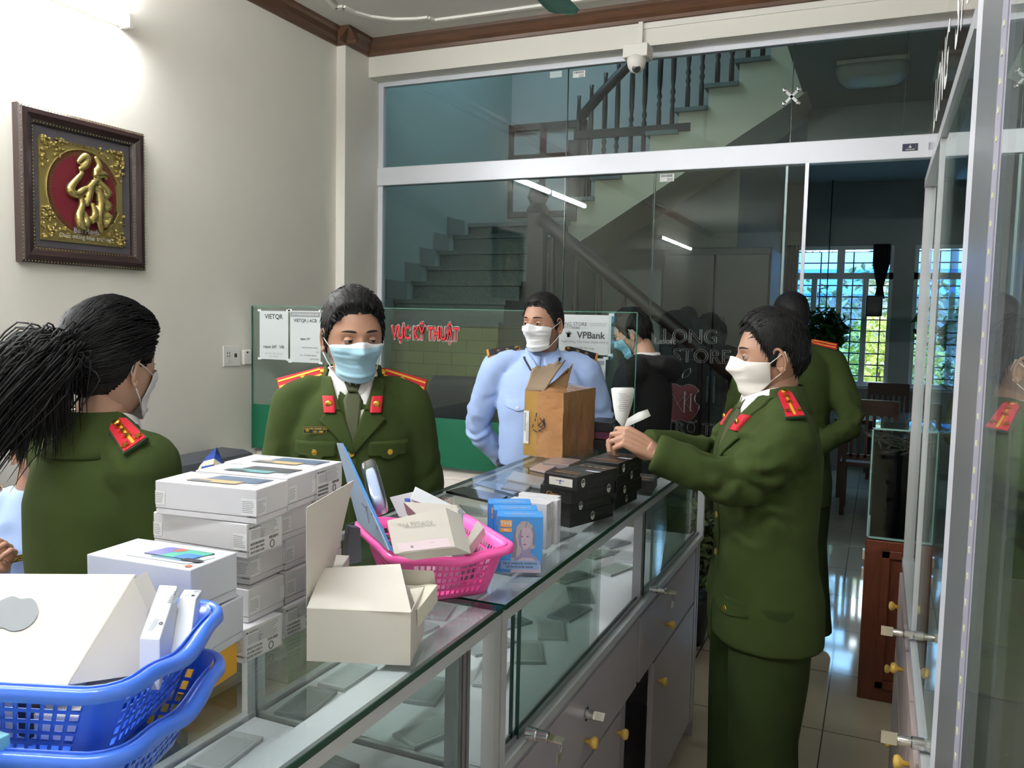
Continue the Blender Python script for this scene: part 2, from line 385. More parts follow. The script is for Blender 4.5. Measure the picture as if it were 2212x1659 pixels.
# ------------------------------------------------------------------ glass partition
def X_(px, py=300, Y=D): return ony(px, py, Y).x
zt0, zt1 = 2.44, 2.555
mb = MB().box(-3.055, R, D-.035, D+.03, zt0, zt1)
struct('trim_3', mb, M_aluw, bevel=.004)
struct('trim_4', MB().box(-3.055, R, D-.02, D+.02, 3.07, 3.10).box(-3.055, -3.02, D-.02, D+.02, 0, zt0).box(-3.055, -3.02, D-.02, D+.02, zt1, 3.07), M_aluw)
up_j = [-3.02, X_(1227, 200), X_(1712, 200), X_(1955, 200), R]
for i, (a, b) in enumerate(zip(up_j, up_j[1:])):
    o = MB().box(a+.002, b-.002, D-.005, D+.005, zt1, 3.07).build('glass_panel', G_part, kind='structure')
lo_j = [-3.02, X_(1219, 500), X_(1412, 500)]
for a, b in zip(lo_j, lo_j[1:]):
    MB().box(a+.002, b-.002, D-.005, D+.005, .0, zt0).build('glass_panel', G_part, kind='structure')
# sliding door leaf standing closed against the fixed pane
dr = thing('door_1', '', ''); del dr['label']; del dr['category']; dr['kind'] = 'structure'
xl, xr_ = X_(1412, 500), X_(1747, 358)
MB().box(xl, xr_, D-.045, D-.037, .01, zt0).build('door_glass', G_part, dr)
MB().box(xr_-.012, xr_+.006, D-.05, D-.034, .01, zt0).box(X_(1700, 400)-.008, X_(1700, 400)+.004, D-.012, D+.008, .01, zt0).build('door_edge', M_alu, dr)
# joints, spider fitting
jt = MB()
for xx in up_j[1:-1]: jt.box(xx-.002, xx+.002, D-.006, D+.006, zt1, 3.07)
for xx in lo_j[1:]: jt.box(xx-.002, xx+.002, D-.006, D+.006, 0, zt0)
struct('trim_5', jt, M_dark)
sp = MB(); c = ony(1710, 209, D-.02)
for sx_, sy_ in ((1, 1), (1, -1), (-1, 1), (-1, -1)):
    e = c+V((sx_*.035, 0, sy_*.035)); sp.bar(c, e, .014, .008, up=(0, 1, 0))
    sp.lathe([(.002, 0), (.011, .001), (.012, .006), (.008, .010), (.002, .012)], 16, M=Matrix.Translation(e) @ Matrix.Rotation(PI/2, 4, 'X'))
tag(sp.build('glass_clamp', M_chrome, smooth=False), 'small chrome four armed spider clamp on upper glass joint', 'clamp')
# stickers on the glass
def sticker(px, py, wd, ht, lab, bars=True, Y=D-.009, m=M_paper):
    c = ony(px, py, Y); mb = MB().box(c.x-wd/2, c.x+wd/2, Y-.001, Y, c.z-ht/2, c.z+ht/2, m)
    if bars:
        rd = random.Random(px); x = c.x-wd*.42
        while x < c.x+wd*.38:
            b = rd.uniform(.001, .003); mb.box(x, x+b, Y-.0016, Y-.001, c.z+.004, c.z+ht*.4, M_ink); x += b+rd.uniform(.001, .003)
        for k in range(3): mb.box(c.x+.0, c.x+wd*.4, Y-.0016, Y-.001, c.z-.005-k*.006, c.z-.003-k*.006, M_ink)
    tag(mb.build('sticker'), lab, 'sticker')
sticker(1251, 160, .075, .038, 'white barcode sticker on upper glass, right of the pane joint')
sticker(1201, 161, .075, .036, 'plain frosted sticker on upper glass, left of the pane joint', False, m=mat('frosted_sticker', '#b9c9c6', .5))
sticker(1441, 384, .08, .042, 'white barcode sticker on the sliding glass door top corner', Y=D-.052)
sk = MB(); c = ony(1966, 318, D-.037); sk.box(c.x-.035, c.x+.035, c.y, c.y+.002, c.z-.018, c.z+.018, mat('navy_sticker', '#1c1d45', .4))
Mx = frame(c-V((0, .001, -.004)), (1, 0, 0), (0, 0, 1))
sk.prism([(-.009, -.004), (0, -.008), (.009, -.004), (.003, -.001), (0, .010), (-.003, -.001)], 0, .0006, 'z', M_paper, Mx)
sk.text('HEGGLAR', .009, frame(c-V((0, .001, .011)), (1, 0, 0), (0, 0, 1)), M_paper, True); sk.box(c.x+.024, c.x+.0245, c.y-.001, c.y, c.z-.015, c.z+.015, M_paper)
tag(sk.build('sticker'), 'small navy maker sticker with white emblem on aluminium beam', 'sticker')
# cctv camera and its trunking
cc = thing('security_camera', 'white dome security camera on junction box above the glass', 'camera', ony(1380, 118, 4.52))
c = ony(1380, 117, 4.54); s_ = .068
MB().box(c.x-s_, c.x+s_, 4.46, 4.58, c.z-.035, c.z+.035).build('junction_box', M_white, cc, bevel=.004)
MB().lathe([(.03, .035), (.05, .02), (.052, 0), (.046, -.03), (.03, -.055), (.004, -.062)], 28, M=Matrix.Translation((c.x, 4.50, c.z-.05))).build('dome', M_white, cc, True)
fd = (EYE-V((c.x, 4.5, c.z-.08))).normalized(); fc = V((c.x, 4.5, c.z-.085))+fd*.028
Mf = frame(fc, (1, 0, 0), V((0, 0, 1))); Mf = Matrix.Translation(fc) @ fd.to_track_quat('Z', 'Y').to_matrix().to_4x4()
lm = MB().lathe([(.001, .012), (.018, .011), (.022, .006), (.023, 0), (.02, -.02)], 24, M_black, Mf)
for k in range(10): lm.ell((.015*math.cos(k*.628), .015*math.sin(k*.628), .011), (.0018, .0018, .0018), 8, M_paper, Mf)
lm.build('lens', None, cc, True)
MB().box(c.x-.012, c.x+.012, 4.555, 4.58, c.z+.035, 3.225).box(c.x, R, 4.57, 4.58, 3.19, 3.215).build('cable_trunking', M_white, cc)
# ------------------------------------------------------------------ tube lights on the left wall (lit)
M_tube = mat('lit_tube', (.95, .98, 1.0, 1), .5, emit=58)
def tube_light(y0, lab):
    lt = thing('tube_light', lab, 'light', (W, y0+1.1, 2.80), group='tube lights on the left wall')
    MB().box(W, W+.03, y0-.05, y0+2.16, 2.83, 2.87).build('batten', M_white, lt)
    for a, b in ((y0, y0+1.04), (y0+1.08, y0+2.12)):
        MB().tube([(W+.055, a, 2.85), (W+.055, b, 2.85)], .022, 16, M_tube).build('tube', None, lt, True)
        MB().box(W+.02, W+.08, a-.02, a, 2.82, 2.88).box(W+.02, W+.08, b, b+.02, 2.82, 2.88).build('end_cap', M_white, lt)
tube_light(.6, 'lit white fluorescent tube batten on the left wall above the picture')
tube_light(-5.1, 'lit tube batten far behind, seen only mirrored in the glass door')
ct_ = thing('fill_tube_light', 'unseen fill light tube added across the ceiling above the viewer', 'light', (-1.4, .24, CE))  # added lamp out of view, evens out the light in the room
MB().box(-2.45, -.28, .22, .26, CE-.03, CE).build('batten', M_white, ct_)
for a, b in ((-2.4, -1.38), (-1.34, -.32)): MB().tube([(a, .24, 3.262), (b, .24, 3.262)], .02, 16, M_tube).build('tube', None, ct_, True)
# ceiling fan, hub just out of frame
fn = thing('ceiling_fan', 'green ceiling fan with one blade reaching into the top edge', 'fan', (-1.05, 2.2, CE))
tip = onz(1225, 30, 2.92); hub = V((-1.0, 2.1, 2.93)); M_fan = mat('green_fan_enamel', '#2f6b5a', .35)
tip = V((tip.x, tip.y, 2.92)); root = onz(1135, -60, 2.92); dirv = (tip-root); dirv.z = 0; dirv.normalize(); hub = tip-dirv*.62
for k in range(3):
    a = k*2*PI/3; Mr = Matrix.Translation(hub) @ Matrix.Rotation(a, 4, 'Z'); d = dirv; n_ = V((-d.y, d.x, 0))
    out = []
    for t, wdt in ((.12, .03), (.2, .05), (.35, .062), (.5, .07), (.58, .068), (.61, .05), (.625, .02)): out.append((t, wdt))
    vs = [d*t+n_*w_ for t, w_ in out]+[d*t-n_*w_ for t, w_ in reversed(out)]
    vs = [v+V((0, 0, .004*(1 if i < 7 else -1.5))) for i, v in enumerate(vs)]
    n = len(vs); mbb = MB().add(vs+[v+V((0, 0, .004)) for v in vs], [tuple(range(n))[::-1], tuple(range(n, 2*n))]+[(i, (i+1) % n, n+(i+1) % n, n+i) for i in range(n)], None, Mr)
    mbb.build('blade', M_fan, fn)
MB().lathe([(.02, .06), (.09, .05), (.1, 0), (.09, -.04), (.02, -.05)], 28, M=Matrix.Translation(hub)).build('motor', M_fan, fn, True)
MB().tube([hub+V((0, 0, .05)), V((hub.x, hub.y, CE))], .014).build('down_rod', M_fan, fn, True)

# ------------------------------------------------------------------ wall items
M_plate = mat('switch_plate_plastic', '#e9e7e2', .35)
def wplate(n, lab, pts, ex, cat):
    a = onx(*pts[0], W); b = onx(*pts[1], W); return (a.y+b.y)/2, abs(b.y-a.y)/2, (a.z+b.z)/2, abs(a.z-b.z)/2
y, hy, z, hz = wplate('', '', [(481, 747), (516, 790)], None, '')
so = thing('wall_socket', 'white double wall socket plate with black port by glass screen', 'socket', (W, y, z))
MB().box(W, W+.008, y-hy, y+hy, z-hz, z+hz).build('plate', M_plate, so, bevel=.002)
mb = MB()
for dy in (-.035, -.02):
    for dz in (.012, -.004): mb.box(W+.008, W+.009, y+dy, y+dy+.004, z+dz, z+dz+.008)
mb.box(W+.008, W+.009, y+.018, y+.036, z-.008, z+.012).build('holes', M_black, so)
MB().box(W+.008, W+.012, y-.034, y-.018, z-.036, z-.018).build('switch_key', M_paper, so)
y, hy, z, hz = wplate('', '', [(520, 756), (539, 787)], None, '')
se = thing('door_sensor', 'small white plastic sensor beside the wall socket', 'sensor', (W, y, z))
MB().box(W, W+.02, y-hy*.9, y+hy*.9, z-hz, z+hz).build('body', M_plate, se, bevel=.006)
MB().box(W+.02, W+.022, y-.01, y, z+hz*.55, z+hz*.8).build('led', M_ink, se)

# framed golden character picture
a = onx(38.7, 219.9, W+.03); b = onx(311.8, 290, W+.03); c = onx(311.8, 584, W+.03); d = onx(42.7, 565.3, W+.03)
py0, py1 = (a.y+d.y)/2, (b.y+c.y)/2; pz1, pz0 = (a.z+b.z)/2, (c.z+d.z)/2
pf = thing('framed_picture', 'dark framed relief picture with golden character on red disc', 'picture', (W, (py0+py1)/2, pz0))
M_frame = mat('dark_brown_frame', '#2e1f1e', .3, coat=.4, var=.1)
M_grey = mat('grey_felt_mount', '#58545a', .9, bump=.3, bscale=400)
M_goldp = mat('embossed_gold_foil', '#b3a468', .38, .8, bump=.15, bscale=60)
M_red = mat('maroon_velvet', '#6e1425', .7)
def Pq(u, v, h=0):   # u along the wall, v up, h off the wall
    return V((W+h, py0+(py1-py0)*u, pz0+(pz1-pz0)*v))
Wd, Hd = py1-py0, pz1-pz0
pr_ = [(0, .0), (.0, .032), (.012, .042), (.03, .044), (.05, .036), (.062, .026), (.066, .018), (.066, 0)]
mb = MB()
n = len(pr_)
rect = lambda i: [(py0+i, pz0+i), (py1-i, pz0+i), (py1-i, pz1-i), (py0+i, pz1-i)]
vs = []
for ins, h in pr_: vs += [(W+h, p[0], p[1]) for p in rect(ins)]
fs = [(i*4+j, i*4+(j+1) % 4, (i+1)*4+(j+1) % 4, (i+1)*4+j) for i in range(n-1) for j in range(4)]
mb.add(vs, fs, M_frame)
for ins, h in ((.006, .040), (.058, .034)):      # beaded lines
    r_ = rect(ins)
    for j in range(4):
        p, q = r_[j], r_[(j+1) % 4]; L = math.hypot(q[0]-p[0], q[1]-p[1]); k = int(L/.014)
        for t in range(k):
            u = (t+.5)/k; cy, cz = p[0]+(q[0]-p[0])*u, p[1]+(q[1]-p[1])*u; mb.ell((W+h, cy, cz), (.0015, .003, .003), 6, M_goldp)
mb.build('frame', None, pf)
MB().box(W+.005, W+.012, py0+.05, py1-.05, pz0+.05, pz1-.05).build('mount', M_grey, pf)
i_ = .105
gp = MB().box(W+.012, W+.018, py0+i_-.01, py1-i_-.005, pz0+i_-.01, pz1-i_-.01, M_goldp)
rd = random.Random(5); cyc, czc = (py0+py1)/2, (pz0+pz1)/2; hw = Wd/2-i_; hh = Hd/2-i_
for sx_ in (-1, 1):
    for sz_ in (-1, 1):
        for k in range(70):
            u = rd.random()**1.4*.13; v = rd.random()**1.4*.13
            if u+v > .15: continue
            gp.ell((W+.019, cyc+sx_*(hw-u), czc+sz_*(hh-v)), (.012, rd.uniform(.004, .012), rd.uniform(.003, .010)), 8, M_goldp, None)
for k in range(16):
    for sz_ in (-1, 1): gp.box(W+.018, W+.022, cyc-.07+k*.008, cyc-.066+k*.008, czc+sz_*(hh-.008)-.006, czc+sz_*(hh-.008)+.006, M_goldp)
Rr = min(hw, hh)-.018
gp.tube([(W+.02, cyc+Rr*math.cos(t*PI/40), czc+Rr*math.sin(t*PI/40)) for t in range(80)], .0035, 6, M_goldp, closed=True)
gp.build('gold_sheet', None, pf)
rm = MB()
vs = [(W+.0185, cyc+(Rr-.002)*math.cos(t*PI/40), czc+(Rr-.002)*math.sin(t*PI/40)) for t in range(80)]
rm.add(vs, [tuple(range(80))], mat('bronze_band', '#77603a', .4, .6))
R2 = Rr-.024
for t in range(44):     # key pattern of the band
    a = t*2*PI/44
    for k, (r1, r2, da, db) in enumerate(((R2+.004, R2+.018, 0, .02), (R2+.015, R2+.018, 0, .09), (R2+.006, R2+.018, .075, .095), (R2+.006, R2+.009, .04, .095))):
        q = [(r1, a+da), (r2, a+da), (r2, a+db), (r1, a+db)]
        rm.add([(W+.0192, cyc+r*math.cos(x), czc+r*math.sin(x)) for r, x in q], [(0, 1, 2, 3)], M_red)
vs = [(W+.0195, cyc+R2*math.cos(t*PI/40), czc+R2*math.sin(t*PI/40)) for t in range(80)]
rm.add(vs, [tuple(range(80))], M_red); rm.build('red_disc', None, pf)
# character strokes, plump gilded
S_ = [[(-.35, .8), (-.2, .95), (-.05, .98), (-.12, .72), (-.3, .62)], [(-.25, .5), (-.6, .15), (-.7, -.02), (-.45, -.12), (-.2, .1), (.1, .18)], [(-.3, -.12), (-.25, -.4), (-.4, -.62), (-.35, -.9), (-.15, -.95), (-.1, -.7), (-.25, -.5)],
      [(.25, .98), (.4, .75), (.1, .5), (.55, .62), (.6, .5)], [(.35, .45), (.0, .2), (-.05, -.15), (-.1, -.3)], [(.3, .4), (.55, .2), (.7, .05), (.5, .0)], [(.1, .1), (.3, .2), (.4, -.2), (.3, -.7), (.42, -.98)], [(.3, -.12), (.62, -.18), (.7, -.3), (.45, -.35)], [(.1, -.3), (.2, -.6), (-.02, -.75), (.15, -.7)], [(.45, -.45), (.5, -.6), (.72, -.5), (.6, -.8), (.4, -.75)]]
ch = MB()
for st in S_:
    pts = [V((0, x*1.25, z)) for x, z in st]; sm = []
    for k in range(len(pts)-1):
        for t in (0, .33, .66): sm.append(pts[k].lerp(pts[k+1], t))
    sm.append(pts[-1]); L = len(sm)
    for _ in range(2): sm = [sm[0]]+[(sm[i-1]+sm[i]*2+sm[i+1])/4 for i in range(1, L-1)]+[sm[-1]]
    P3 = [V((W+.034, cyc+.01+p.y*.112, czc+p.z*.155)) for p in sm]
    rr = [.017*(.55+.6*math.sin(PI*(i+.8)/(L+.6))) for i in range(L)]
    ch.tube(P3, rr, 12, round_=True)
ch = remesh(ch, .003, 4); ch.build('golden_character', mat('polished_gold', '#c0ad6e', .25, .9), pf, True)
MB().box(W+.02, W+.024, cyc+.155, cyc+.178, czc-.06, czc+.06).build('gold_tablet', M_goldp, pf)
tx = MB()
for s_, sz, v_ in (('Ban Mạnh', .030, -.160), ('Chúc mừng khai trương!', .026, -.186)):
    tx.text(s_, sz, frame((W+.026, cyc+.0, czc+v_*1.0+.0), (0, 1, .0), (0, -.0, 1)) @ Matrix.Shear('XY', 4, (.3, 0)) if False else frame((W+.026, cyc+.0, czc+v_), (0, 1, 0), (0, .25, 1)), M_paper)
tx.build('dedication', None, pf)
MB().box(W+.0245, W+.0250, py0+.068, py1-.068, pz0+.068, pz1-.068).build('cover_glass', glass('picture_glass', (.97, .97, .97, 1), .04), pf) if False else None
# ------------------------------------------------------------------ staircase in the back hall
M_gran = mat('speckled_granite', '#5f6a66', .35, var=.35, vscale=90)
M_olive = mat('olive_brick_tile', '#8a854f', .5)
def brick(m, c1, c2, mort, w_, h_, vert='xz'):
    n = m.node_tree; b = n.nodes['Principled BSDF']; br = n.nodes.new('ShaderNodeTexBrick'); co = n.nodes.new('ShaderNodeTexCoord')
    sp = n.nodes.new('ShaderNodeSeparateXYZ'); cb = n.nodes.new('ShaderNodeCombineXYZ')
    n.links.new(co.outputs['Object'], sp.inputs[0]); n.links.new(sp.outputs[0], cb.inputs[0]); n.links.new(sp.outputs[2], cb.inputs[1]); n.links.new(cb.outputs[0], br.inputs[0])
    br.inputs['Scale'].default_value = 1; br.inputs['Brick Width'].default_value = w_; br.inputs['Row Height'].default_value = h_; br.inputs['Mortar Size'].default_value = .003
    br.inputs['Color1'].default_value = rgb(c1); br.inputs['Color2'].default_value = rgb(c2); br.inputs['Mortar'].default_value = rgb(mort)
    n.links.new(br.outputs[0], b.inputs['Base Color'])
brick(M_olive, '#9a9455', '#8d8649', '#6f6a3c', .22, .085)
M_str = mat('stair_side_paint', '#d6cbae', .6)
st = thing('staircase', 'granite and tiled staircase turning up behind the glass partition', 'staircase', (-1.8, 5.6, 0)); del st['label']; del st['category']; st['kind'] = 'structure'
st.name = 'stair_structure'; WM['stair_structure'] = WM['staircase']
st['label'] = 'staircase turning up behind the glass partition'; del st['label']
Y0, Y1 = 4.98, 5.9
# lower flight running down to the right, steps 8
n = 8; xs = [-2.3+i*(1.7/n) for i in range(n+1)]; zs = [1.57-i*(1.40/n)-.17*0 for i in range(n+1)]
poly = [(W, 0), (-.6, 0)]; 
pts = []
for i in range(n): pts += [(xs[i], zs[i]-.0 if i == 0 else zs[i]), (xs[i], zs[i+1]) ]
prof = [(W, 0), (xs[n], 0), (xs[n], zs[n])]
for i in range(n-1, -1, -1): prof += [(xs[i], zs[i+1]), (xs[i], zs[i])]
prof += [(W, 1.57)]
# de-duplicate
pp = []
for p in prof:
    if not pp or (abs(p[0]-pp[-1][0]) > 1e-6 or abs(p[1]-pp[-1][1]) > 1e-6): pp.append(p)
MB().prism([(x, z-.03 if z > .1 else z) for x, z in pp], Y0, Y1, 'y').build('lower_flight', M_olive, st)
tr = MB().box(W, xs[0]+.01, Y0-.02, Y1, 1.54, 1.57)
for i in range(n): tr.box(xs[i]-.02, xs[i+1]+.02, Y0-.02, Y1, zs[i+1]-.03, zs[i+1])
tr.build('granite_tread', M_gran, st)
# middle steps against the left wall
mz = [(5.02, 1.715), (5.27, 1.85), (5.47, 1.97), (5.67, 2.10), (5.89, 2.24), (6.15, 2.36)]
ms = MB(); zp = 1.55
for i, (y, z) in enumerate(mz):
    y2 = mz[i+1][0] if i+1 < len(mz) else 6.93
    ms.box(W, -2.28, y, 6.94, zp, z-.03); ms.box(W, -2.26, y-.02, y2+.01, z-.03, z); zp = z-.03
ms.build('middle_flight', M_gran, st)
sk = MB()
for i, (y, z) in enumerate(mz[:5]):
    y2 = mz[i+1][0]; sk.box(W, W+.012, y-.12, y2-.1, z, z+.13)
sk.box(W, -2.3, 6.925, 6.94, 2.36, 2.5)
sk.build('skirting', mat('pale_skirting', '#8f9590', .5), st)
# upper flight climbing to the right
us = [(-2.28+i*.2107, 2.36+i*.1535) for i in range(12)]
prof = []
for i in range(11): prof += [(us[i][0], us[i][1]+.0), (us[i][0], us[i+1][1])]
prof += [(us[11][0], us[11][1]), (us[11][0]+.4, us[11][1]), (us[11][0]+.4, us[11][1]-.35)]
prof += [(us[11][0]-.02, us[11][1]-.5), (us[0][0], us[0][1]-.22)]
MB().prism(prof, 6.2, 6.94, 'y').build('upper_flight', M_str, st)
tr = MB()
for i in range(11): tr.box(us[i][0]-.03, us[i+1][0], 6.17, 6.94, us[i+1][1], us[i+1][1]+.03)
tr.build('granite_tread', M_gran, st)
# balusters and rails
def baluster(mb, x, y, z, h):
    k = h/.8
    mb.lathe([(.018, 0), (.018, .16*k), (.012, .18*k), (.021, .21*k), (.012, .24*k), (.021, .27*k), (.012, .30*k), (.019, .36*k), (.021, .55*k), (.014, .76*k), (.018, .8*k)], 10, M=Matrix.Translation((x, y, z)))
ra = thing('stair_railing', 'dark wood balustrade of the upper stair flight behind upper glass', 'railing', (-1.3, 6.23, 2.5))
bal = []
for i in range(11):
    for dx in (.05, .15):
        mb = MB(); baluster(mb, us[i][0]+dx, 6.24, us[i+1][1]+.03, .78+(dx-.05)*.73); mb.build('baluster', M_dwood, ra, True)
hp = [(-2.22, 6.24, 3.15), (-2.05, 6.24, 3.33), (-1.6, 6.24, 3.74), (-1.0, 6.24, 4.18), (-.6, 6.24, 4.47)]
MB().tube(hp, .04, 12, flat=.8).build('handrail', M_dwood, ra, True)
MB().bar((-2.25, 6.22, 3.02), (-1.35, 6.22, 3.02), .05, .06).bar((-2.25, 6.22, 2.98), (-2.25, 6.22, 2.36), .08, .08).build('string_board', M_dwood, ra)
rb = thing('stair_railing', 'dark wood handrail sloping down to the right behind the glass door', 'railing', (-1.4, 5.0, 1.4))
h0 = ony(1165, 470, 5.0); h1 = ony(1655, 870, 5.0)
hl = [h0+V((-.03, 0, -.0)), h0+V((.0, 0, .0)), h0.lerp(h1, .04)+V((0, 0, .015)), h0.lerp(h1, .5), h1]
MB().tube([h0, h0.lerp(h1, .03), h0.lerp(h1, .3), h0.lerp(h1, .7), h1], .045, 12, flat=.7).build('handrail', M_dwood, rb, True)
for i in range(9):
    t = (i+.6)/9; p = h0.lerp(h1, t)
    zi = [zs[k+1] for k in range(n) if xs[k] <= p.x < xs[k+1]+1e-3]; zb = zi[0] if zi else zs[0]
    mb = MB(); baluster(mb, p.x, 5.0, zb, p.z-.03-zb); mb.build('baluster', M_dwood, rb, True)
nw = h0+V((-.02, 0, 0))
MB().box(nw.x-.055, nw.x+.055, 4.985, 5.06, 1.57, nw.z+.03).lathe([(.06, 0), (.075, .02), (.05, .06), (.07, .1), (.05, .16), (.01, .2)], 16, M=Matrix.Translation((nw.x, 5.02, nw.z+.03))).build('newel_post', M_dwood, rb, True, sharp=.5)
M_bpan = mat('brown_window_board', '#3b332f', .5)
bd = thing('landing_door', 'brown framed door with grey panels at the stair landing', 'door', (-2.75, 6.93, 2.4))
a = ony(1095, 272, 6.92); b = ony(1262, 466, 6.92)
fr = MB()
for x0, x1, z0, z1 in ((a.x, b.x, a.z-.06, a.z), (a.x, b.x, b.z, b.z+.05), (a.x, a.x+.07, b.z, a.z), (b.x-.07, b.x, b.z, a.z), (a.x, b.x, (a.z+b.z)/2+.08, (a.z+b.z)/2+.14), (a.x+.33, a.x+.38, b.z, a.z)):
    fr.box(x0, x1, 6.90, 6.94, z0, z1)
fr.build('door_frame', M_dwood, bd); MB().box(a.x+.03, b.x-.03, 6.93, 6.945, b.z+.02, a.z-.02).build('panel', M_hall, bd)
# dim wooden wardrobe beside the lower stairs, behind the glass door
wd = thing('cupboard', 'dark brown wooden cupboard standing behind the glass door', 'cupboard', (-1.0, 6.6, 0))
MB().box(-1.55, -.75, 6.3, 6.9, 0, 2.15).build('carcass', mat('very_dark_wood', '#1d1817', .4), wd, bevel=.006)
for k in range(2):
    d_ = MB().box(-1.53+k*.39, -1.15+k*.39, 6.28, 6.3, .08, 2.1).build('door', mat('dark_cupboard_door', '#28201e', .35), wd, bevel=.005)
    MB().box(-1.17+k*.05, -1.155+k*.05, 6.26, 6.28, 1.0, 1.2).build('handle', M_chrome, d_)
# unlit ceiling lamp of the hall
c = onz(1885, 146, 3.19); cl = thing('ceiling_lamp', 'unlit square glass ceiling lamp in the back hall', 'lamp', (c.x, c.y, 3.2))
MB().box(c.x-.2, c.x+.2, c.y-.2, c.y+.2, 3.17, 3.2).build('base', M_white, cl, bevel=.01)
MB().loft([(c.x, c.y, 3.105, .10, .10), (c.x, c.y, 3.11, .16, .16), (c.x, c.y, 3.14, .19, .19), (c.x, c.y, 3.17, .21, .21)], e=5).build('shade', mat('lamp_glass', '#b9beb8', .3), cl, True)

# dining table and chairs
M_chair = mat('brown_chair_wood', '#4a2c1c', .4, coat=.3)
dt = thing('dining_table', 'wooden dining table with glass top near the back window', 'table', (-.05, 8.6, 0))
a = ony(1850, 888, 8.6)
MB().box(-.35, .7, 8.2, 9.2, .70, .74).build('tabletop', M_chair, dt, bevel=.005)
MB().box(-.36, .71, 8.19, 9.21, .742, .75).build('glass_top', G_clear, dt)
for x in (-.28, .63):
    for y in (8.27, 9.13): MB().box(x-.03, x+.03, y-.03, y+.03, 0, .70).build('leg', M_chair, dt)
def dchair(lab, x, y, rz, k):
    c = thing('dining_chair', lab, 'chair', (x, y, 0), rz, 'dining chairs by the back window', local=True)
    for lx in (-.19, .19):
        MB().bar((lx, -.2, 0), (lx, -.2, .44), .035, .035).build('leg', M_chair, c)
        MB().bar((lx, .2, 0), (lx, .24, .98), .035, .035).build('leg', M_chair, c)
    MB().box(-.22, .22, -.23, .22, .42, .46).build('seat', M_chair, c, bevel=.006)
    bk = MB().box(-.2, .2, .21, .25, .86, .99)
    for i in range(6): bk.box(-.15+i*.055, -.125+i*.055, .215, .235, .5, .87)
    bk.box(-.18, .18, .21, .235, .48, .53); bk.build('backrest', M_chair, c, bevel=.003)
    return c
dchair('brown slatted dining chair with its back to us, right of the second officer', -.04, 7.7, PI, 0)
dchair('brown dining chair standing beyond the table under the window', .12, 9.6, PI*.02, 1)
# ------------------------------------------------------------------ glass shop counters
XN, XF, HC = -.592, -1.135, 1.10
M_lam = mat('pale_lilac_laminate', '#aaa6ae', .35, coat=.1)
M_shelf = mat('white_shelf_film', '#dcdde3', .4)
M_knob = mat('yellow_knob', '#d8b456', .4)
M_prof = mat('satin_aluminium_profile', '#c9ccd0', .3, .35)
M_rail = mat('grey_rail', '#8f9296', .35, .6)
M_gedge = mat('green_glass_edge', '#0e3a2e', .15)
def lock(parent, x, y, z, ring=True, d=V((1, 0, 0))):
    Mx = frame((x, y, z), (0, 1, 0), (0, 0, 1))   # z axis = +X
    l = MB().lathe([(.010, 0), (.012, .002), (.012, .022), (.0105, .024), (.0105, .045), (.009, .047)], 18, M_chrome, Mx)
    lo = l.build('lock', None, parent, True, sharp=.6)
    k = MB().box(-.012, .012, -.0015, .0015, .047, .062, M_brass, Mx).box(-.011, .011, -.002, .002, .058, .078, M_key, Mx)
    k.tube([Mx @ V((.009*math.cos(a), -.013+.012*math.sin(a), .07)) for a in [i*PI/8 for i in range(16)]], .0014, 6, M_chrome, closed=True)
    k.box(-.012, .010, -.044, -.024, .0685, .0705, M_key, Mx)
    k.build('key', None, lo)
M_brass = mat('brass', '#c9bd9a', .3, 1); M_key = mat('nickel_key', '#d5d0be', .3, .8)
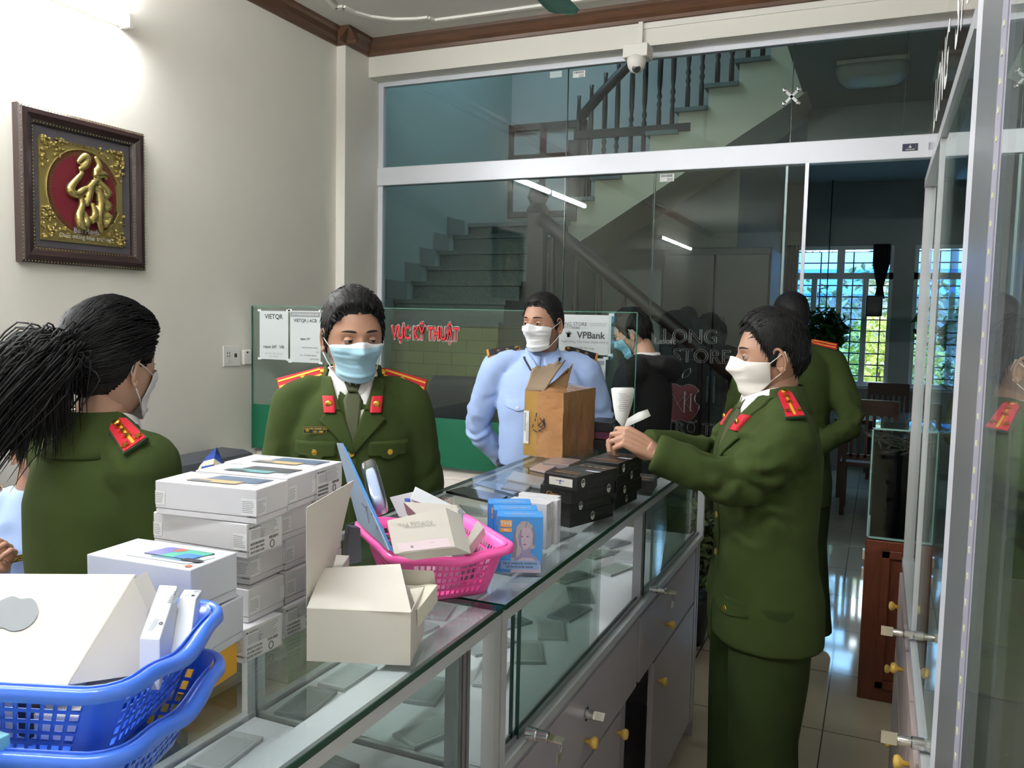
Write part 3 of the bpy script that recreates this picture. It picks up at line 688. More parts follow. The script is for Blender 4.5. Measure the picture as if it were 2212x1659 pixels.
def counter(name, lab, ya, yb, posts, joint, doors=True):
    c = thing(name, lab, 'display counter', ((XN+XF)/2, (ya+yb)/2, 0))
    zb = .775
    # carcass as panels so that the open compartment is really open
    ca = MB().box(XF, XF+.018, ya, yb, .06, zb).box(XF, XN-.02, ya, ya+.018, .06, zb).box(XF, XN, yb-.018, yb, .0, zb)
    ca.box(XF, XN-.02, ya, yb, .06, .078).box(XF, XN-.005, ya, yb, zb-.03, zb).box(XF, XN-.06, ya+.01, yb-.03, 0, .06).box(XF, XN-.02, (ya+yb)/2-.009, (ya+yb)/2+.009, .06, zb).box(XN-.02, XN-.002, yb-.06, yb, .06, zb)
    ca.build('carcass', M_lam, c); MB().box(XF+.019, XF+.022, ya+.02, yb-.02, .08, zb-.035).box(XF+.03, XN-.08, ya+.02, yb-.02, zb-.036, zb-.031).build('dark_sheet', mat('near_black_sheet', '#1b1b1e', .8), c)  # dark sheets added to turn the compartment inside black
    # sloping show shelf in the glass case
    MB().prism([(XF+.02, zb), (XN-.02, zb), (XN-.02, zb+.012), (XF+.02, zb+.012)], ya+.01, yb-.01, 'y').build('shelf', M_shelf, c)
    # case frame
    fr = MB(); t = .022
    fr.box(XN-.002, XN+.012, ya, yb, HC-.034, HC-.010); fr.box(XN-.03, XN+.012, ya, yb, zb, zb+.02)
    fr.box(XF-.004, XF+.014, ya, yb, zb, zb+.02).box(XF-.004, XF+.014, ya, yb, HC-.024, HC-.010)
    for y in (ya, yb-t): fr.box(XN-.012, XN+.012, y, y+t, zb+.02, HC-.034).box(XF-.002, XF+.012, y, y+t, zb, HC-.01)
    fr.box(XF, XN, ya, ya+.012, zb, zb+.012)
    fr.build('frame', M_prof, c); MB().box(XN-.046, XN-.003, ya+.003, yb-.003, HC-.018, HC-.0105).box(XN-.030, XN-.026, ya+.003, yb-.003, HC-.030, HC-.018).build('top_rail', M_aluw, c)
    ps = MB()
    for y in posts: 
        for k in range(3): ps.box(XN-.03+k*.0, XN-.005, y-.022+k*.016, y-.012+k*.016, zb+.02, HC-.034)
    ps.build('door_channel', M_rail, c)
    rl = MB().box(XN-.02, XN-.017, ya+t, yb-t, zb+.02, zb+.03).box(XN-.007, XN-.004, ya+t, yb-t, zb+.02, zb+.03); rl.build('slide_track', M_rail, c)
    # top glass with green edges
    MB().box(XF-.01, XN+.015, ya+.002, yb-.002, HC-.010, HC).build('top_glass', G_top, c)
    ed = MB().box(XN+.0151, XN+.017, ya+.002, yb-.002, HC-.010, HC-.0005).box(XF-.012, XF-.0101, ya+.002, yb-.002, HC-.010, HC-.0005)
    ed.box(XF-.01, XN+.015, ya+.0005, ya+.002, HC-.01, HC-.0005).box(XF-.01, XN+.015, yb-.002, yb-.0005, HC-.01, HC-.0005)
    ed.build('glass_edge', M_gedge, c)
    MB().box(XF-.002, XF+.004, ya, yb, zb+.02, HC-.024).build('front_glass', G_side, c)
    MB().box(XF+.01, XN-.012, ya+.003, ya+.008, zb+.02, HC-.010).build('side_glass', G_side, c)
    MB().box(XF+.01, XN-.012, yb-.008, yb-.003, zb+.02, HC-.010).build('side_glass', G_side, c)
    return c, zb
G_top = glass('counter_top_glass', (.94, .97, .96, 1), .05, .85, power=5)
G_door = glass('counter_door_glass', (.86, .91, .89, 1), .05, .85, power=5)
YJ = 1.296
pts_door = {}
def gdoor(c, y0, y1, x, zb, edge=True):
    d_ = MB().box(x-.003, x+.003, y0, y1, zb+.022, HC-.036).build('sliding_glass', G_door, c)
    MB().box(x-.0035, x+.0035, y0-.003, y0, zb+.022, HC-.036).build('glass_edge', M_gedge, d_)
def drawer(c, y0, y1, z0, z1, kn=True, lk=False):
    d_ = MB().box(XN-.018, XN+.0, y0+.003, y1-.003, z0, z1).build('drawer', M_lam, c, bevel=.0015)
    if kn: knob(d_, (y0+y1)/2, (z0+z1)/2-.02)
    return d_
def knob(p, y, z):
    MB().lathe([(.005, 0), (.006, .012), (.013, .018), (.015, .024), (.012, .030), (.004, .032)], 18, M=frame((XN, y, z), (0, 1, 0), (0, 0, 1))).build('knob', M_knob, p, True)
# far counter
cB, zb = counter('display_counter', 'far glass display counter carrying the carton and black boxes', YJ+.004, 3.17, [2.33], True)
def yx(px, py): return onx(px, py, XN).y
gdoor(cB, yx(1125, 1500), yx(1300, 1250), XN-.006, zb); gdoor(cB, yx(1300, 1250)-.25 if False else YJ+.12, yx(1290, 1250), XN-.018, zb)
gdoor(cB, yx(1395, 1200), yx(1484, 1130), XN-.006, zb); gdoor(cB, yx(1420, 1200), 3.05, XN-.018, zb)
lock(cB, XN+.006, yx(1130, 1575), zb+.03); lock(cB, XN+.006, yx(1400, 1265), zb+.035)
# drawers: first bay, second bay
ym = (YJ+3.17)/2; 
d1 = drawer(cB, YJ+.02, ym+.05, .55, .745, False); knob(d1, yx(1265, 1548), .605)
cl_ = MB().lathe([(.016, 0), (.017, .003), (.012, .005), (.011, .02), (.003, .021)], 18, M_chrome, frame((XN, yx(1268, 1478), .67), (0, 1, 0), (0, 0, 1))).box(-.010, .010, -.001, .001, .02, .045, M_key, frame((XN, yx(1268, 1478), .67), (0, .7, .7), (0, -.7, .7)))
cl_.build('drawer_lock', None, d1, True, sharp=.6)
d2 = drawer(cB, ym+.07, 3.09, .55, .745, False); knob(d2, yx(1438, 1325), .62)
# cupboard doors, the middle one missing (dark opening)
def cdoor(c, y0, y1, z0, z1, ky, kz):
    d_ = MB().box(XN-.018, XN, y0+.002, y1-.002, z0, z1).build('door', M_lam, c, bevel=.0015)
    knob(d_, ky, kz)
cdoor(cB, YJ+.02, yx(1340, 1600), .08, .54, yx(1333, 1556), .50)
cdoor(cB, yx(1410, 1500), 3.09, .08, .54, yx(1423, 1425), .46)
rd = random.Random(3)
MB().box(XN-.018, XN+.002, YJ+.7, YJ+.78, .0, .54).build('centre_stile', M_lam, cB) if False else None
sb = MB(); sb.ell((-.80, YJ+.86, .22), (.16, .20, .16), 28); sb = remesh(sb, .012, 2); cyl_n = [v.copy() for v in sb.v]
sb.v = [v+(v-V((-.80, YJ+.86, .22))).normalized()*.02*noise.noise(v*22) for v in sb.v]
tag(sb.build('plastic_bag', mat('black_bag', '#0b0b0c', .3), None, True), 'crumpled black plastic bag inside the open compartment of the far counter', 'bag')
# near counter
cA, zb = counter('display_counter', 'near glass display counter carrying the phone boxes and baskets', -.30, YJ-.004, [1.19], True)
gdoor(cA, .52, 1.17, XN-.006, zb); gdoor(cA, -.25, .50, XN-.018, zb)
drawer(cA, -.28, .5, .55, .745); drawer(cA, .51, 1.27, .55, .745)
cdoor(cA, -.28, .5, .08, .54, .45, .5); cdoor(cA, .51, 1.27, .08, .54, .56, .5)
# phone packets lying in the cases
cols = ['#94979b', '#a6a8ad', '#84878b', '#9aa39f', '#b4b6ba']
for q, (c0, c1) in enumerate(((-.2, 1.22), (YJ+.08, 3.05))):
    y = c0
    while y < c1:
        for x in (-1.06, -.96, -.86, -.76):
            if rd.random() < .35: continue
            cc_ = rd.choice(cols); Mx = Matrix.Translation((x+rd.uniform(-.015, .015), y+rd.uniform(-.01, .01), .7875)) @ Matrix.Rotation(rd.uniform(-.5, .5), 4, 'Z')
            mb = MB().box(-.035, .035, -.065, .065, 0, .007, mat('packet'+cc_, cc_, .3), Mx).box(-.028, .028, -.055, .045, .007, .0075, mat('packet_window'+cc_, cc_, .2), Mx)
            o = mb.build('phone_packet'); o['group'] = 'phone packets lying inside the glass counters'
            o['label'] = 'flat grey phone packet lying inside the %s glass counter case' % ('near' if q == 0 else 'far'); o['category'] = 'packet'
        y += .15
o = MB().box(XN-.10, XN-.06, .86, .93, .787, .797).build('green_packet', mat('lime_green', '#5fae3a', .4)); tag(o, 'small lime green packet inside the near counter case', 'packet')
# upright metal post inside the near case
p_ = onz(517, 1545, .95)
MB().lathe([(.012, .787), (.012, 1.07), (.02, 1.075), (.02, 1.088)], 20, M=Matrix.Translation((-1.05, .86, 0))).build('support_post', M_brass if False else mat('steel_post', '#a9a48f', .25, 1), cA, True)

# ------------------------------------------------------------------ service desk with green glass screen
YS = 3.57; XE = -.979
M_desk = mat('white_desk_front', '#e6ded6', .4)
sd = thing('service_desk', 'white service desk behind the green glass screen', 'desk', (-2.05, 3.8, 0))
MB().box(W+.002, XE-.02, YS+.03, YS+.36, .80, .845).build('desktop', M_desk, sd, bevel=.004)
MB().box(W+.002, XE-.02, YS+.015, YS+.035, 0, .80).box(XE-.04, XE-.02, YS+.03, YS+.34, 0, .8).build('modesty_panel', M_desk, sd)
gs = thing('glass_screen', 'clear glass desk screen with a green lower band and red lettering', 'screen', (-2.05, YS, .85))
MB().box(W+.002, XE, YS-.004, YS+.004, .86, 1.635).build('glass_sheet', glass('screen_glass', (.90, .96, .94, 1), .04), gs)
MB().box(XE-.001, XE+.002, YS-.005, YS+.005, .86, 1.635).box(W+.002, XE, YS-.005, YS+.005, 1.634, 1.637).box(W+.002, W+.006, YS-.005, YS+.005, .86, 1.635).build('glass_edge', mat('soft_green_edge', '#4f8a78', .2), gs)
MB().box(W+.004, -1.10, YS-.0065, YS-.0045, .865, 1.105).build('green_band', mat('green_vinyl', '#085a3e', .45), gs)
MB().box(-1.10, -1.085, YS-.03, YS+.02, .85, 1.638).build('joint_edge', G_clear, gs)
t = MB(); c = ony(918, 722, YS-.012)
for s_, bx in (('VỰC KỸ THUẬT', 0),):
    # aligned from two measured points
    a = ony(846, 721, YS-.008); b = ony(991, 722, YS-.008); ln = b.x-a.x
    Mt = frame(((a.x+b.x)/2, YS-.009, (a.z+b.z)/2), (1, 0, 0), (0, 0, 1))
    vs, fs = text_geo(s_, 1, True); wdt = max(v.x for v in vs)-min(v.x for v in vs)
    k = .088
    t.text(s_, k, Mt, mat('red_lettering', '#c0222b', .45), True, sx=ln/(wdt*k))
    vs0, fs0 = text_geo(s_, 1, True)
    for dx, dy in ((.0045, 0), (-.0045, 0), (0, .006), (0, -.006), (.003, .004), (-.003, .004), (.003, -.004), (-.003, -.004)):
        t.text(s_, k, Mt @ Matrix.Translation((dx, dy, -.0018)), M_paper, True, sx=ln/(wdt*k))
    a2 = a.x-.12
t.build('lettering', None, gs)
def poster(name, lab, px, rows, cat='notice'):
    a = ony(*px[0], YS-.012); b = ony(*px[1], YS-.012); x0, x1, z1, z0 = a.x, b.x, a.z, b.z
    mb = MB().box(x0, x1, YS-.0095, YS-.0085, z0, z1, mat('notice_paper', '#c3c9c8', .6)); w_ = x1-x0; h = z1-z0
    for r in rows:
        if r[0] == 'bar': mb.box(x0+w_*r[1], x0+w_*r[2], YS-.0103, YS-.0095, z1-h*r[4], z1-h*r[3], mat(*r[5]))
        else:
            s_, u, v, size, bold = r[0], r[1], r[2], r[3], r[4]; m_ = r[5] if len(r) > 5 else M_ink
            mb.text(s_, size, frame((x0+w_*u, YS-.0104, z1-h*v), (1, 0, 0), (0, 0, 1)), m_, bold)
    for dx in (x0, x1):
        for dz in (z0, z1): mb.box(dx-.012, dx+.012, YS-.0108, YS-.0104, dz-.004, dz+.008, mat('clear_tape', '#cfd8d4', .3))
    tag(mb.build(name), lab, cat)
poster('notice', 'white bank transfer notice reading VIETQR, leftmost on the glass screen', [(560, 671), (622, 778)], [('VIETQR', .5, .12, .035, True), ('napas 247   VIB', .5, .74, .022, True), ('NGUYEN VAN TRUNG', .5, .88, .012, False, M_lightink), ('HD1 NHBN', .5, .94, .012, False, M_lightink)])
poster('notice', 'white notice with a grey heading bar and ACB, second on the glass screen', [(626, 671), (692, 785)], [('bar', .02, .98, .02, .12, ('grey_heading', '#8a8f90', .6)), ('CTY THUONG DAI DIEN SO VNS', .5, .07, .011, False, M_paper), ('VIETQR | ACB', .5, .19, .024, True), ('napas 247', .5, .54, .016, True), ('NGUYEN VAN TRUNG', .65, .71, .010, False), ('ACB', .9, .79, .010, False), ('ACB - PHU BINH (BANG)', .6, .86, .010, False), ('ADG2UVN0S', .8, .93, .010, False)])
poster('notice', 'white bank notice reading VPBank beside the man in the light blue shirt', [(1208, 679), (1318, 768)], [('...LONG STORE', .24, .24, .022, False), ('0977776566', .22, .33, .018, False), ('VPBank', .62, .52, .042, True), ('Ngân Hàng Việt Nam Thịnh Vượng', .5, .68, .0155, False, M_lightink), ('Nguyễn Văn Long', .5, .84, .012, False), ('CHUYEN KHOAN 24H', .75, .22, .008, False, M_lightink), ('NHAN TIEN NHANH', .75, .27, .008, False, M_lightink)])
a = ony(1240, 700, YS-.014)
fl = MB()
for k, (dx, an) in enumerate(((0, 0), (.012, .5), (-.012, -.5), (.006, .9), (-.006, -.9))):
    Mx = frame(ony(1228, 724, YS-.0105), (1, 0, 0), (0, 0, 1)) @ Matrix.Rotation(-an, 4, 'Z')
    fl.prism([(-.005, 0), (0, -.012), (.005, 0), (0, .022)], 0, .0004, 'z', M_ink, Mx)
o = fl.build('bank_emblem'); tag(o, 'dark leaf emblem left of the word VPBank on the notice', 'emblem')
poster('notice', 'tall pale notice below the VPBank one, behind the carton', [(1238, 772), (1303, 950)], [('bar', .05, .95, .03, .08, ('grey_heading', '#8a8f90', .6)), ('VIETQR | ACB', .5, .13, .018, True)])
poster('notice', 'narrow white notice low on the screen near the hooded man', [(1268, 893), (1300, 960)], [])
# office chairs behind the desk
M_fab = mat('black_office_fabric', '#17181a', .8, bump=.1, bscale=200)
def ochair(lab, x, y, rz, w_=.46, top=1.28):
    c = thing('office_chair', lab, 'chair', (x, y, 0), rz, 'black office chairs behind the desk', local=True)
    MB().loft([(0, 0, .76, w_/2*.8, .03), (0, 0, .8, w_/2, .035), (0, 0, 1.0, w_/2, .035), (0, 0, top-.06, w_/2*.95, .035), (0, 0, top, w_/2*.8, .02)], e=5).build('backrest', M_fab, c, True)
    MB().box(-.24, .24, .05, .52, .46, .54).build('seat', M_fab, c, bevel=.03)
    MB().tube([(0, .28, .05), (0, .28, .46)], .03).build('column', M_black, c, True)
    b = MB()
    for k in range(5): b.bar((0, .28, .07), (.22*math.cos(k*1.257), .28+.22*math.sin(k*1.257), .03), .035, .03)
    b.build('foot_star', M_black, c)
    MB().bar((0, .02, .5), (0, .02, .85), .05, .015).build('back_bar', M_black, c)
p = ony(578, 850, 4.3); ochair('black office chair behind the glass screen, nearest the left wall', -2.80, 4.40, PI, .4, 1.16)
p = ony(897, 850, 4.1); ochair('black office chair behind the desk, between the two standing men', p.x+.12, 4.38, PI+.2, .36, 1.25)

# sofa with cushion by the left wall
M_sofa = mat('charcoal_sofa_fabric', '#3c3f43', .85, bump=.2, bscale=150)
so = thing('sofa', 'charcoal grey fabric sofa against the left wall', 'sofa', (-2.75, 2.3, 0))
MB().box(-3.10, -2.25, .9, 3.32, .12, .35).build('seat_base', M_sofa, so, bevel=.04)
MB().box(-3.10, -2.86, .9, 3.32, .35, .91).build('backrest', M_sofa, so, bevel=.05)
MB().box(-3.10, -2.28, 3.14, 3.34, .12, .66).build('armrest', M_sofa, so, bevel=.05)
MB().box(-2.86, -2.26, .95, 3.06, .34, .425).build('seat_cushion', M_sofa, so, bevel=.04)
cu = MB(); N = 14
Mc = Matrix.Translation((-2.75, 2.83, .715)) @ Matrix.Rotation(.75, 4, 'Z') @ Matrix.Rotation(.2, 4, 'Y') @ Matrix.Rotation(PI/4, 4, 'X')
for sgn in (1, -1):
    vs = []; fs = []
    for i in range(N+1):
        for j in range(N+1):
            u, v = i/N*2-1, j/N*2-1; h = .07*((1-u**4)*(1-v**4))**.5; pin = 1-.08*(1-abs(u))*abs(v)**3
            vs.append((sgn*h, u*.2*(1-.1*(1-v*v)), v*.2*(1-.1*(1-u*u))))
    for i in range(N):
        for j in range(N):
            a = i*(N+1)+j; blue = not ((abs((i+.5)/N*5 % 1-.5) > .36) or (abs((j+.5+((i*5//N) % 2)*1.5)/N*4 % 1-.5) > .36))
            cu.add([vs[a], vs[a+1], vs[a+N+2], vs[a+N+1]], [(0, 1, 2, 3)], mat('cushion_blue', '#23418f', .8) if blue else mat('cushion_cream', '#cfc7b4', .8), Mc)
tag(cu.build('cushion', None, None, True), 'blue and cream patterned cushion standing on the sofa', 'cushion')

# ------------------------------------------------------------------ aquarium on wooden cabinet
M_rwood = mat('red_brown_cabinet_wood', '#5e2b17', .4, var=.3, vscale=10, stretch=(8, 8, 1), coat=.15)
ak = thing('aquarium_cabinet', 'red brown wooden cabinet carrying the aquarium', 'cabinet', (.22, 4.0, 0))
MB().box(-.015, .44, 3.80, 4.25, .0, .695).build('carcass', M_rwood, ak, bevel=.003)
dd = MB()
for x0, x1, z0, z1 in ((.02, .055, .06, .66), (.19, .225, .06, .66), (.02, .225, .06, .095), (.02, .225, .625, .66)): dd.box(x0+.03, x1+.03, 3.785, 3.80, z0, z1)
dd.build('door', M_rwood, ak, bevel=.004); MB().box(-.024, -.015, 3.83, 3.86, .52, .56).box(-.024, -.015, 3.83, 3.86, .60, .64).build('hinge', M_chrome, ak)
aq = thing('aquarium', 'dark glass aquarium tank with water plants on the wooden cabinet', 'aquarium', (.22, 4.0, .70))
MB().box(-.01, .43, 3.81, 4.24, .70, 1.17).build('tank_glass', glass('tank_glass', (.7, .76, .74, 1), .03), aq)
MB().box(.0, .42, 3.82, 4.23, .706, 1.06).build('dark_water', mat('dark_water', '#040605', .7, spec=0), aq)
MB().box(-.012, .432, 3.808, 4.242, .70, .708).box(-.012, -.006, 3.808, 3.814, .70, 1.17).box(-.012, .432, 3.808, 3.814, 1.165, 1.172).build('tank_edge', mat('pale_edge', '#7fa8a0', .2), aq)
pm = MB(); r2 = random.Random(9)
for k in range(60):
    x, y = r2.uniform(.02, .40), r2.uniform(3.84, 4.2); pts = [V((x, y, 1.06))]
    for j in range(4): pts.append(pts[-1]+V((r2.uniform(-.05, .05), r2.uniform(-.03, .03), r2.uniform(-.0, .03))))
    pm.tube(pts, [.003, .005, .004, .003, .001], 5)
pm.build('water_plants', mat('dark_water_plant', '#2c3322', .7), aq)

# ------------------------------------------------------------------ display cabinet along the right wall
XC = .118
rc = thing('display_cabinet', 'tall glass fronted display cabinet lining the right wall', 'display cabinet', (.36, 2.0, 0))
M_rl = mat('pale_pink_laminate', '#b9a9a6', .4)
MB().box(XC+.015, R-.002, 1.50, 3.10, 0, .79).build('base_unit', M_rl, rc, bevel=.003)
MB().box(R-.02, R-.002, .95, 3.10, .81, 2.06).box(XC+.02, R-.02, .95, 3.10, 1.42, 1.43).build('back_panel', mat('cabinet_back', '#7d8380', .5), rc) if False else None
fr = MB()
fr.box(XC-.012, XC+.025, 1.48, 3.10, .79, .815).box(XC-.012, XC+.025, 1.48, 3.10, 2.055, 2.085)
for y in (2.30, 3.08): fr.box(XC-.010, XC+.012, y-.012, y+.012, .815, 2.055)
fr.box(R-.03, R-.004, 3.08, 3.10, .8, 2.06)
fr.build('frame', M_prof, rc)
MB().box(XC-.004, XC+.0, 1.50, 2.30, .815, 2.055).build('sliding_glass', G_side, rc)
MB().box(XC+.006, XC+.010, 2.0, 3.07, .815, 2.055).build('sliding_glass', G_side, rc)
MB().box(XC+.02, R-.02, 3.085, 3.091, .82, 2.05).build('side_glass', G_side, rc)
MB().box(XC-.0045, XC+.0005, 1.49, 1.50, .815, 2.055).box(XC+.0055, XC+.0105, 1.996, 2.0, .815, 2.055).build('glass_edge', M_gedge, rc)
hb = MB().box(XC-.004, XC+.01, 1.5, 3.18, 2.09, 2.42, mat('glossy_maroon_panel', '#4f1f22', .08, coat=1))
hb.box(XC, R-.003, 1.5, 3.17, 2.09, 2.42, MATS['glossy_maroon_panel'])
for s_, y in (('LONG', 2.6), ('STORE', 1.75)):
    hb.text(s_, .22, frame((XC-.0045, y, 2.26), (0, -1, 0), (0, 0, 1)), M_paper, True)
hb.build('header_board', None, rc)
for k, (y0, y1) in enumerate(((1.50, 2.0), (2.01, 2.53), (2.54, 3.07))):
    d_ = MB().box(XC-.018, XC, y0, y1, .52, .77).build('drawer', M_rl, rc, bevel=.002)
    MB().lathe([(.005, 0), (.006, .012), (.013, .018), (.015, .024), (.012, .030), (.004, .032)], 18, M=frame((XC-.018, (y0+y1)/2+.1, .70), (0, -1, 0), (0, 0, 1))).build('knob', M_knob, d_, True)
    d_ = MB().box(XC-.018, XC, y0, y1, .06, .51).build('door', M_rl, rc, bevel=.002)
    MB().lathe([(.005, 0), (.006, .012), (.013, .018), (.015, .024), (.012, .030), (.004, .032)], 18, M=frame((XC-.018, y1-.06, .45), (0, -1, 0), (0, 0, 1))).build('knob', M_knob, d_, True)
for y, z in ((onx(1965, 1262, XC-.02).y, .83), (onx(1985, 1490, XC-.02).y, .83)):
    Mx = frame((XC-.004, y, z), (0, -1, 0), (0, 0, 1))
    lo = MB().lathe([(.010, 0), (.012, .002), (.012, .022), (.009, .024), (.009, .045), (.008, .047)], 18, M_chrome, Mx).build('lock', None, rc, True, sharp=.6)
    MB().box(-.001, .001, -.012, .012, .047, .075, M_key, Mx).build('key', None, lo)
# near upright with LED strip
up = rc
MB().box(.108, .13, 1.33, 1.46, 0, 2.9).build('white_post', M_aluw, up)
MB().box(.104, .125, 1.075, 1.325, 0, 2.9).build('grey_profile', M_rail, up, bevel=.003)
MB().box(.103, .125, 1.02, 1.07, 0, 2.9).build('led_tape', mat('led_tape', '#9c9caa', .4), up)
ld = MB()
for k in range(96): ld.box(.102, .103, 1.04, 1.048, .03+k*.03, .036+k*.03)
ld.build('led_chips', mat('led_phosphor', '#d8d6a8', .5), up)
MB().box(.104, .125, .955, 1.015, 0, 2.9).build('grey_profile', mat('lilac_profile', '#a5a2ae', .4), up)
MB().box(.118, R-.002, .62, .9, 0, 2.9).build('side_panel', M_rl, up) if False else None
# ------------------------------------------------------------------ people
M_skin = mat('skin', '#a97f68', .5, sss=.03, var=.06, vscale=12, bump=.04, bscale=300)
M_skinw = mat('skin_light', '#c09880', .5, sss=.03, var=.05, vscale=12)
M_hair = mat('black_hair', '#0b0a0b', .6, spec=.3, bump=.25, bscale=40, stretch=(6, 6, 1.2), var=.3, vscale=60)
M_eye = mat('eye_white', '#a9a098', .3); M_iris = mat('dark_iris', '#1a0f0a', .15)
M_brow = mat('eyebrow_hair', '#1d1512', .8); M_lip = mat('lips', '#8f5648', .5)
M_green = mat('police_green_wool', '#34411d', .9, bump=.12, bscale=500, var=.07, vscale=14, spec=.2)
M_green2 = mat('police_green_trousers', '#2a3718', .9, bump=.12, bscale=500, var=.07, vscale=14, spec=.2)
M_shirtw = mat('white_shirt_cotton', '#e6e4e2', .7, bump=.1, bscale=60)
M_shirtb = mat('light_blue_shirt_cotton', '#a3bbe8', .7, bump=.25, bscale=26, var=.05, vscale=9)
M_navy = mat('navy_trousers', '#171b2a', .8)
M_tabred = mat('red_felt', '#c0142a', .7); M_yel = mat('golden_yellow_braid', '#e6b93c', .45, .3)
M_tie = mat('olive_tie', '#3a4022', .7)
M_shoe = mat('black_leather', '#0c0b0b', .25, coat=.4)
def head_point(d):
    """surface point of the head for unit direction d (x right, y forward, z up), metres; origin mid-head"""
    x, y, z = d
    px, py, pz = x*.0745, y*.095, z*.117
    # cranium fuller at the back and top, face flatter
    if y < 0: py *= 1.02
    if z < 0:
        t = -z
        k = 1-.30*max(0, t-.15)**1.2*(1 if y > -.2 else 1.0)
        px *= k
        if y < 0: py *= 1-.50*min(1, t*1.1)*min(1, -y*1.4)     # nape tucks in
        else: py *= 1-.02*t
    g = lambda cx, cz, sx_, sz_: math.exp(-((px-cx)/sx_)**2-((pz-cz)/sz_)**2)
    if y > 0:
        f = min(1, y*1.8)
        py = py*(1-.06*f)+.002
        dy = 0
        for s in (-1, 1):
            dy -= .0125*g(s*.031, .0, .017, .012)      # eye sockets
            dy += .004*g(s*.030, .022, .022, .008)     # brow ridge
            dy += .005*g(s*.042, -.026, .018, .016)    # cheek bones
        dy += .024*math.exp(-(px/.0085)**2)*math.exp(-((pz+.034)/.016)**2)   # nose tip
        dy += .013*math.exp(-(px/.0075)**2)*math.exp(-((pz+.012)/.016)**2)   # bridge
        for s in (-1, 1): dy += .009*g(s*.0125, -.039, .007, .007)           # nostril wings
        dy += .008*g(0, -.062, .022, .006)+.008*g(0, -.073, .018, .006)-.004*g(0, -.0675, .026, .0025)   # lips
        dy += .010*g(0, -.100, .020, .014)-.003*g(0, -.085, .02, .006)       # chin
        dy -= .006*max(0, (pz-.06)/.05)*f*.6
        py += dy*f
    return V((px, py, pz))
def grid_dirs(nt, nph):
    out = []
    for i in range(nt+1):
        th = PI*i/nt
        out.append([V((math.sin(th)*math.sin(p), math.sin(th)*math.cos(p), math.cos(th))) for p in [2*PI*(j/nph) for j in range(nph)]])
    return out
def warp_ph(j, n):    # more columns in the face
    u = j/n*2-1; a = PI*(.45*u+.55*u**3); return a
def build_head(skin, detail=72):
    mb = MB(); nt, nph = detail, int(detail*1.5); vs = []; fs = []
    for i in range(nt+1):
        th = PI*i/nt
        for j in range(nph):
            p = warp_ph(j, nph); vs.append(head_point(V((math.sin(th)*math.sin(p), math.sin(th)*math.cos(p), math.cos(th)))))
    for i in range(nt):
        for j in range(nph): a = i*nph; b = a+nph; fs.append((a+j, b+j, b+(j+1) % nph, a+(j+1) % nph))
    mb.add(vs, fs, skin)
    # ears
    for s in (-1, 1):
        Me = Matrix.Translation((s*.0755, -.008, -.008)) @ Matrix.Rotation(s*.30, 4, 'Z') @ Matrix.Rotation(-.12, 4, 'X')
        pts = []
        for k in range(13):
            a = -2.3+k*(4.9/12); pts.append(Me @ V((s*.003+s*.004*math.sin(a), -.015*math.cos(a+.2)*(1 if math.cos(a) > -1 else 1), .030*math.sin(a)*(1 if a > 0 else .95))))
        mb.tube(pts, [.0028]+[.0042]*6+[.0040]*4+[.0048, .004], 8, skin, round_=True)
        mb.ell((0, 0, 0), (.004, .014, .026), 14, skin, Me)
        mb.ell((s*.001, -.003, -.028), (.0045, .008, .009), 12, skin, Me)
    return mb
def hairline(phi, style='m'):
    a = abs(phi)*180/PI
    K = {'m': [(0, .074), (28, .072), (45, .062), (60, .040), (72, .012), (82, -.022), (90, -.022), (96, .016), (104, .018), (116, -.02), (135, -.050), (180, -.062)],
         'f': [(0, .062), (30, .060), (50, .050), (68, .022), (80, .0), (90, .002), (100, .010), (112, -.03), (135, -.052), (180, -.066)]}[style]
    for (a0, z0), (a1, z1) in zip(K, K[1:]):
        if a <= a1: return z0+(z1-z0)*(a-a0)/(a1-a0)
    return K[-1][1]
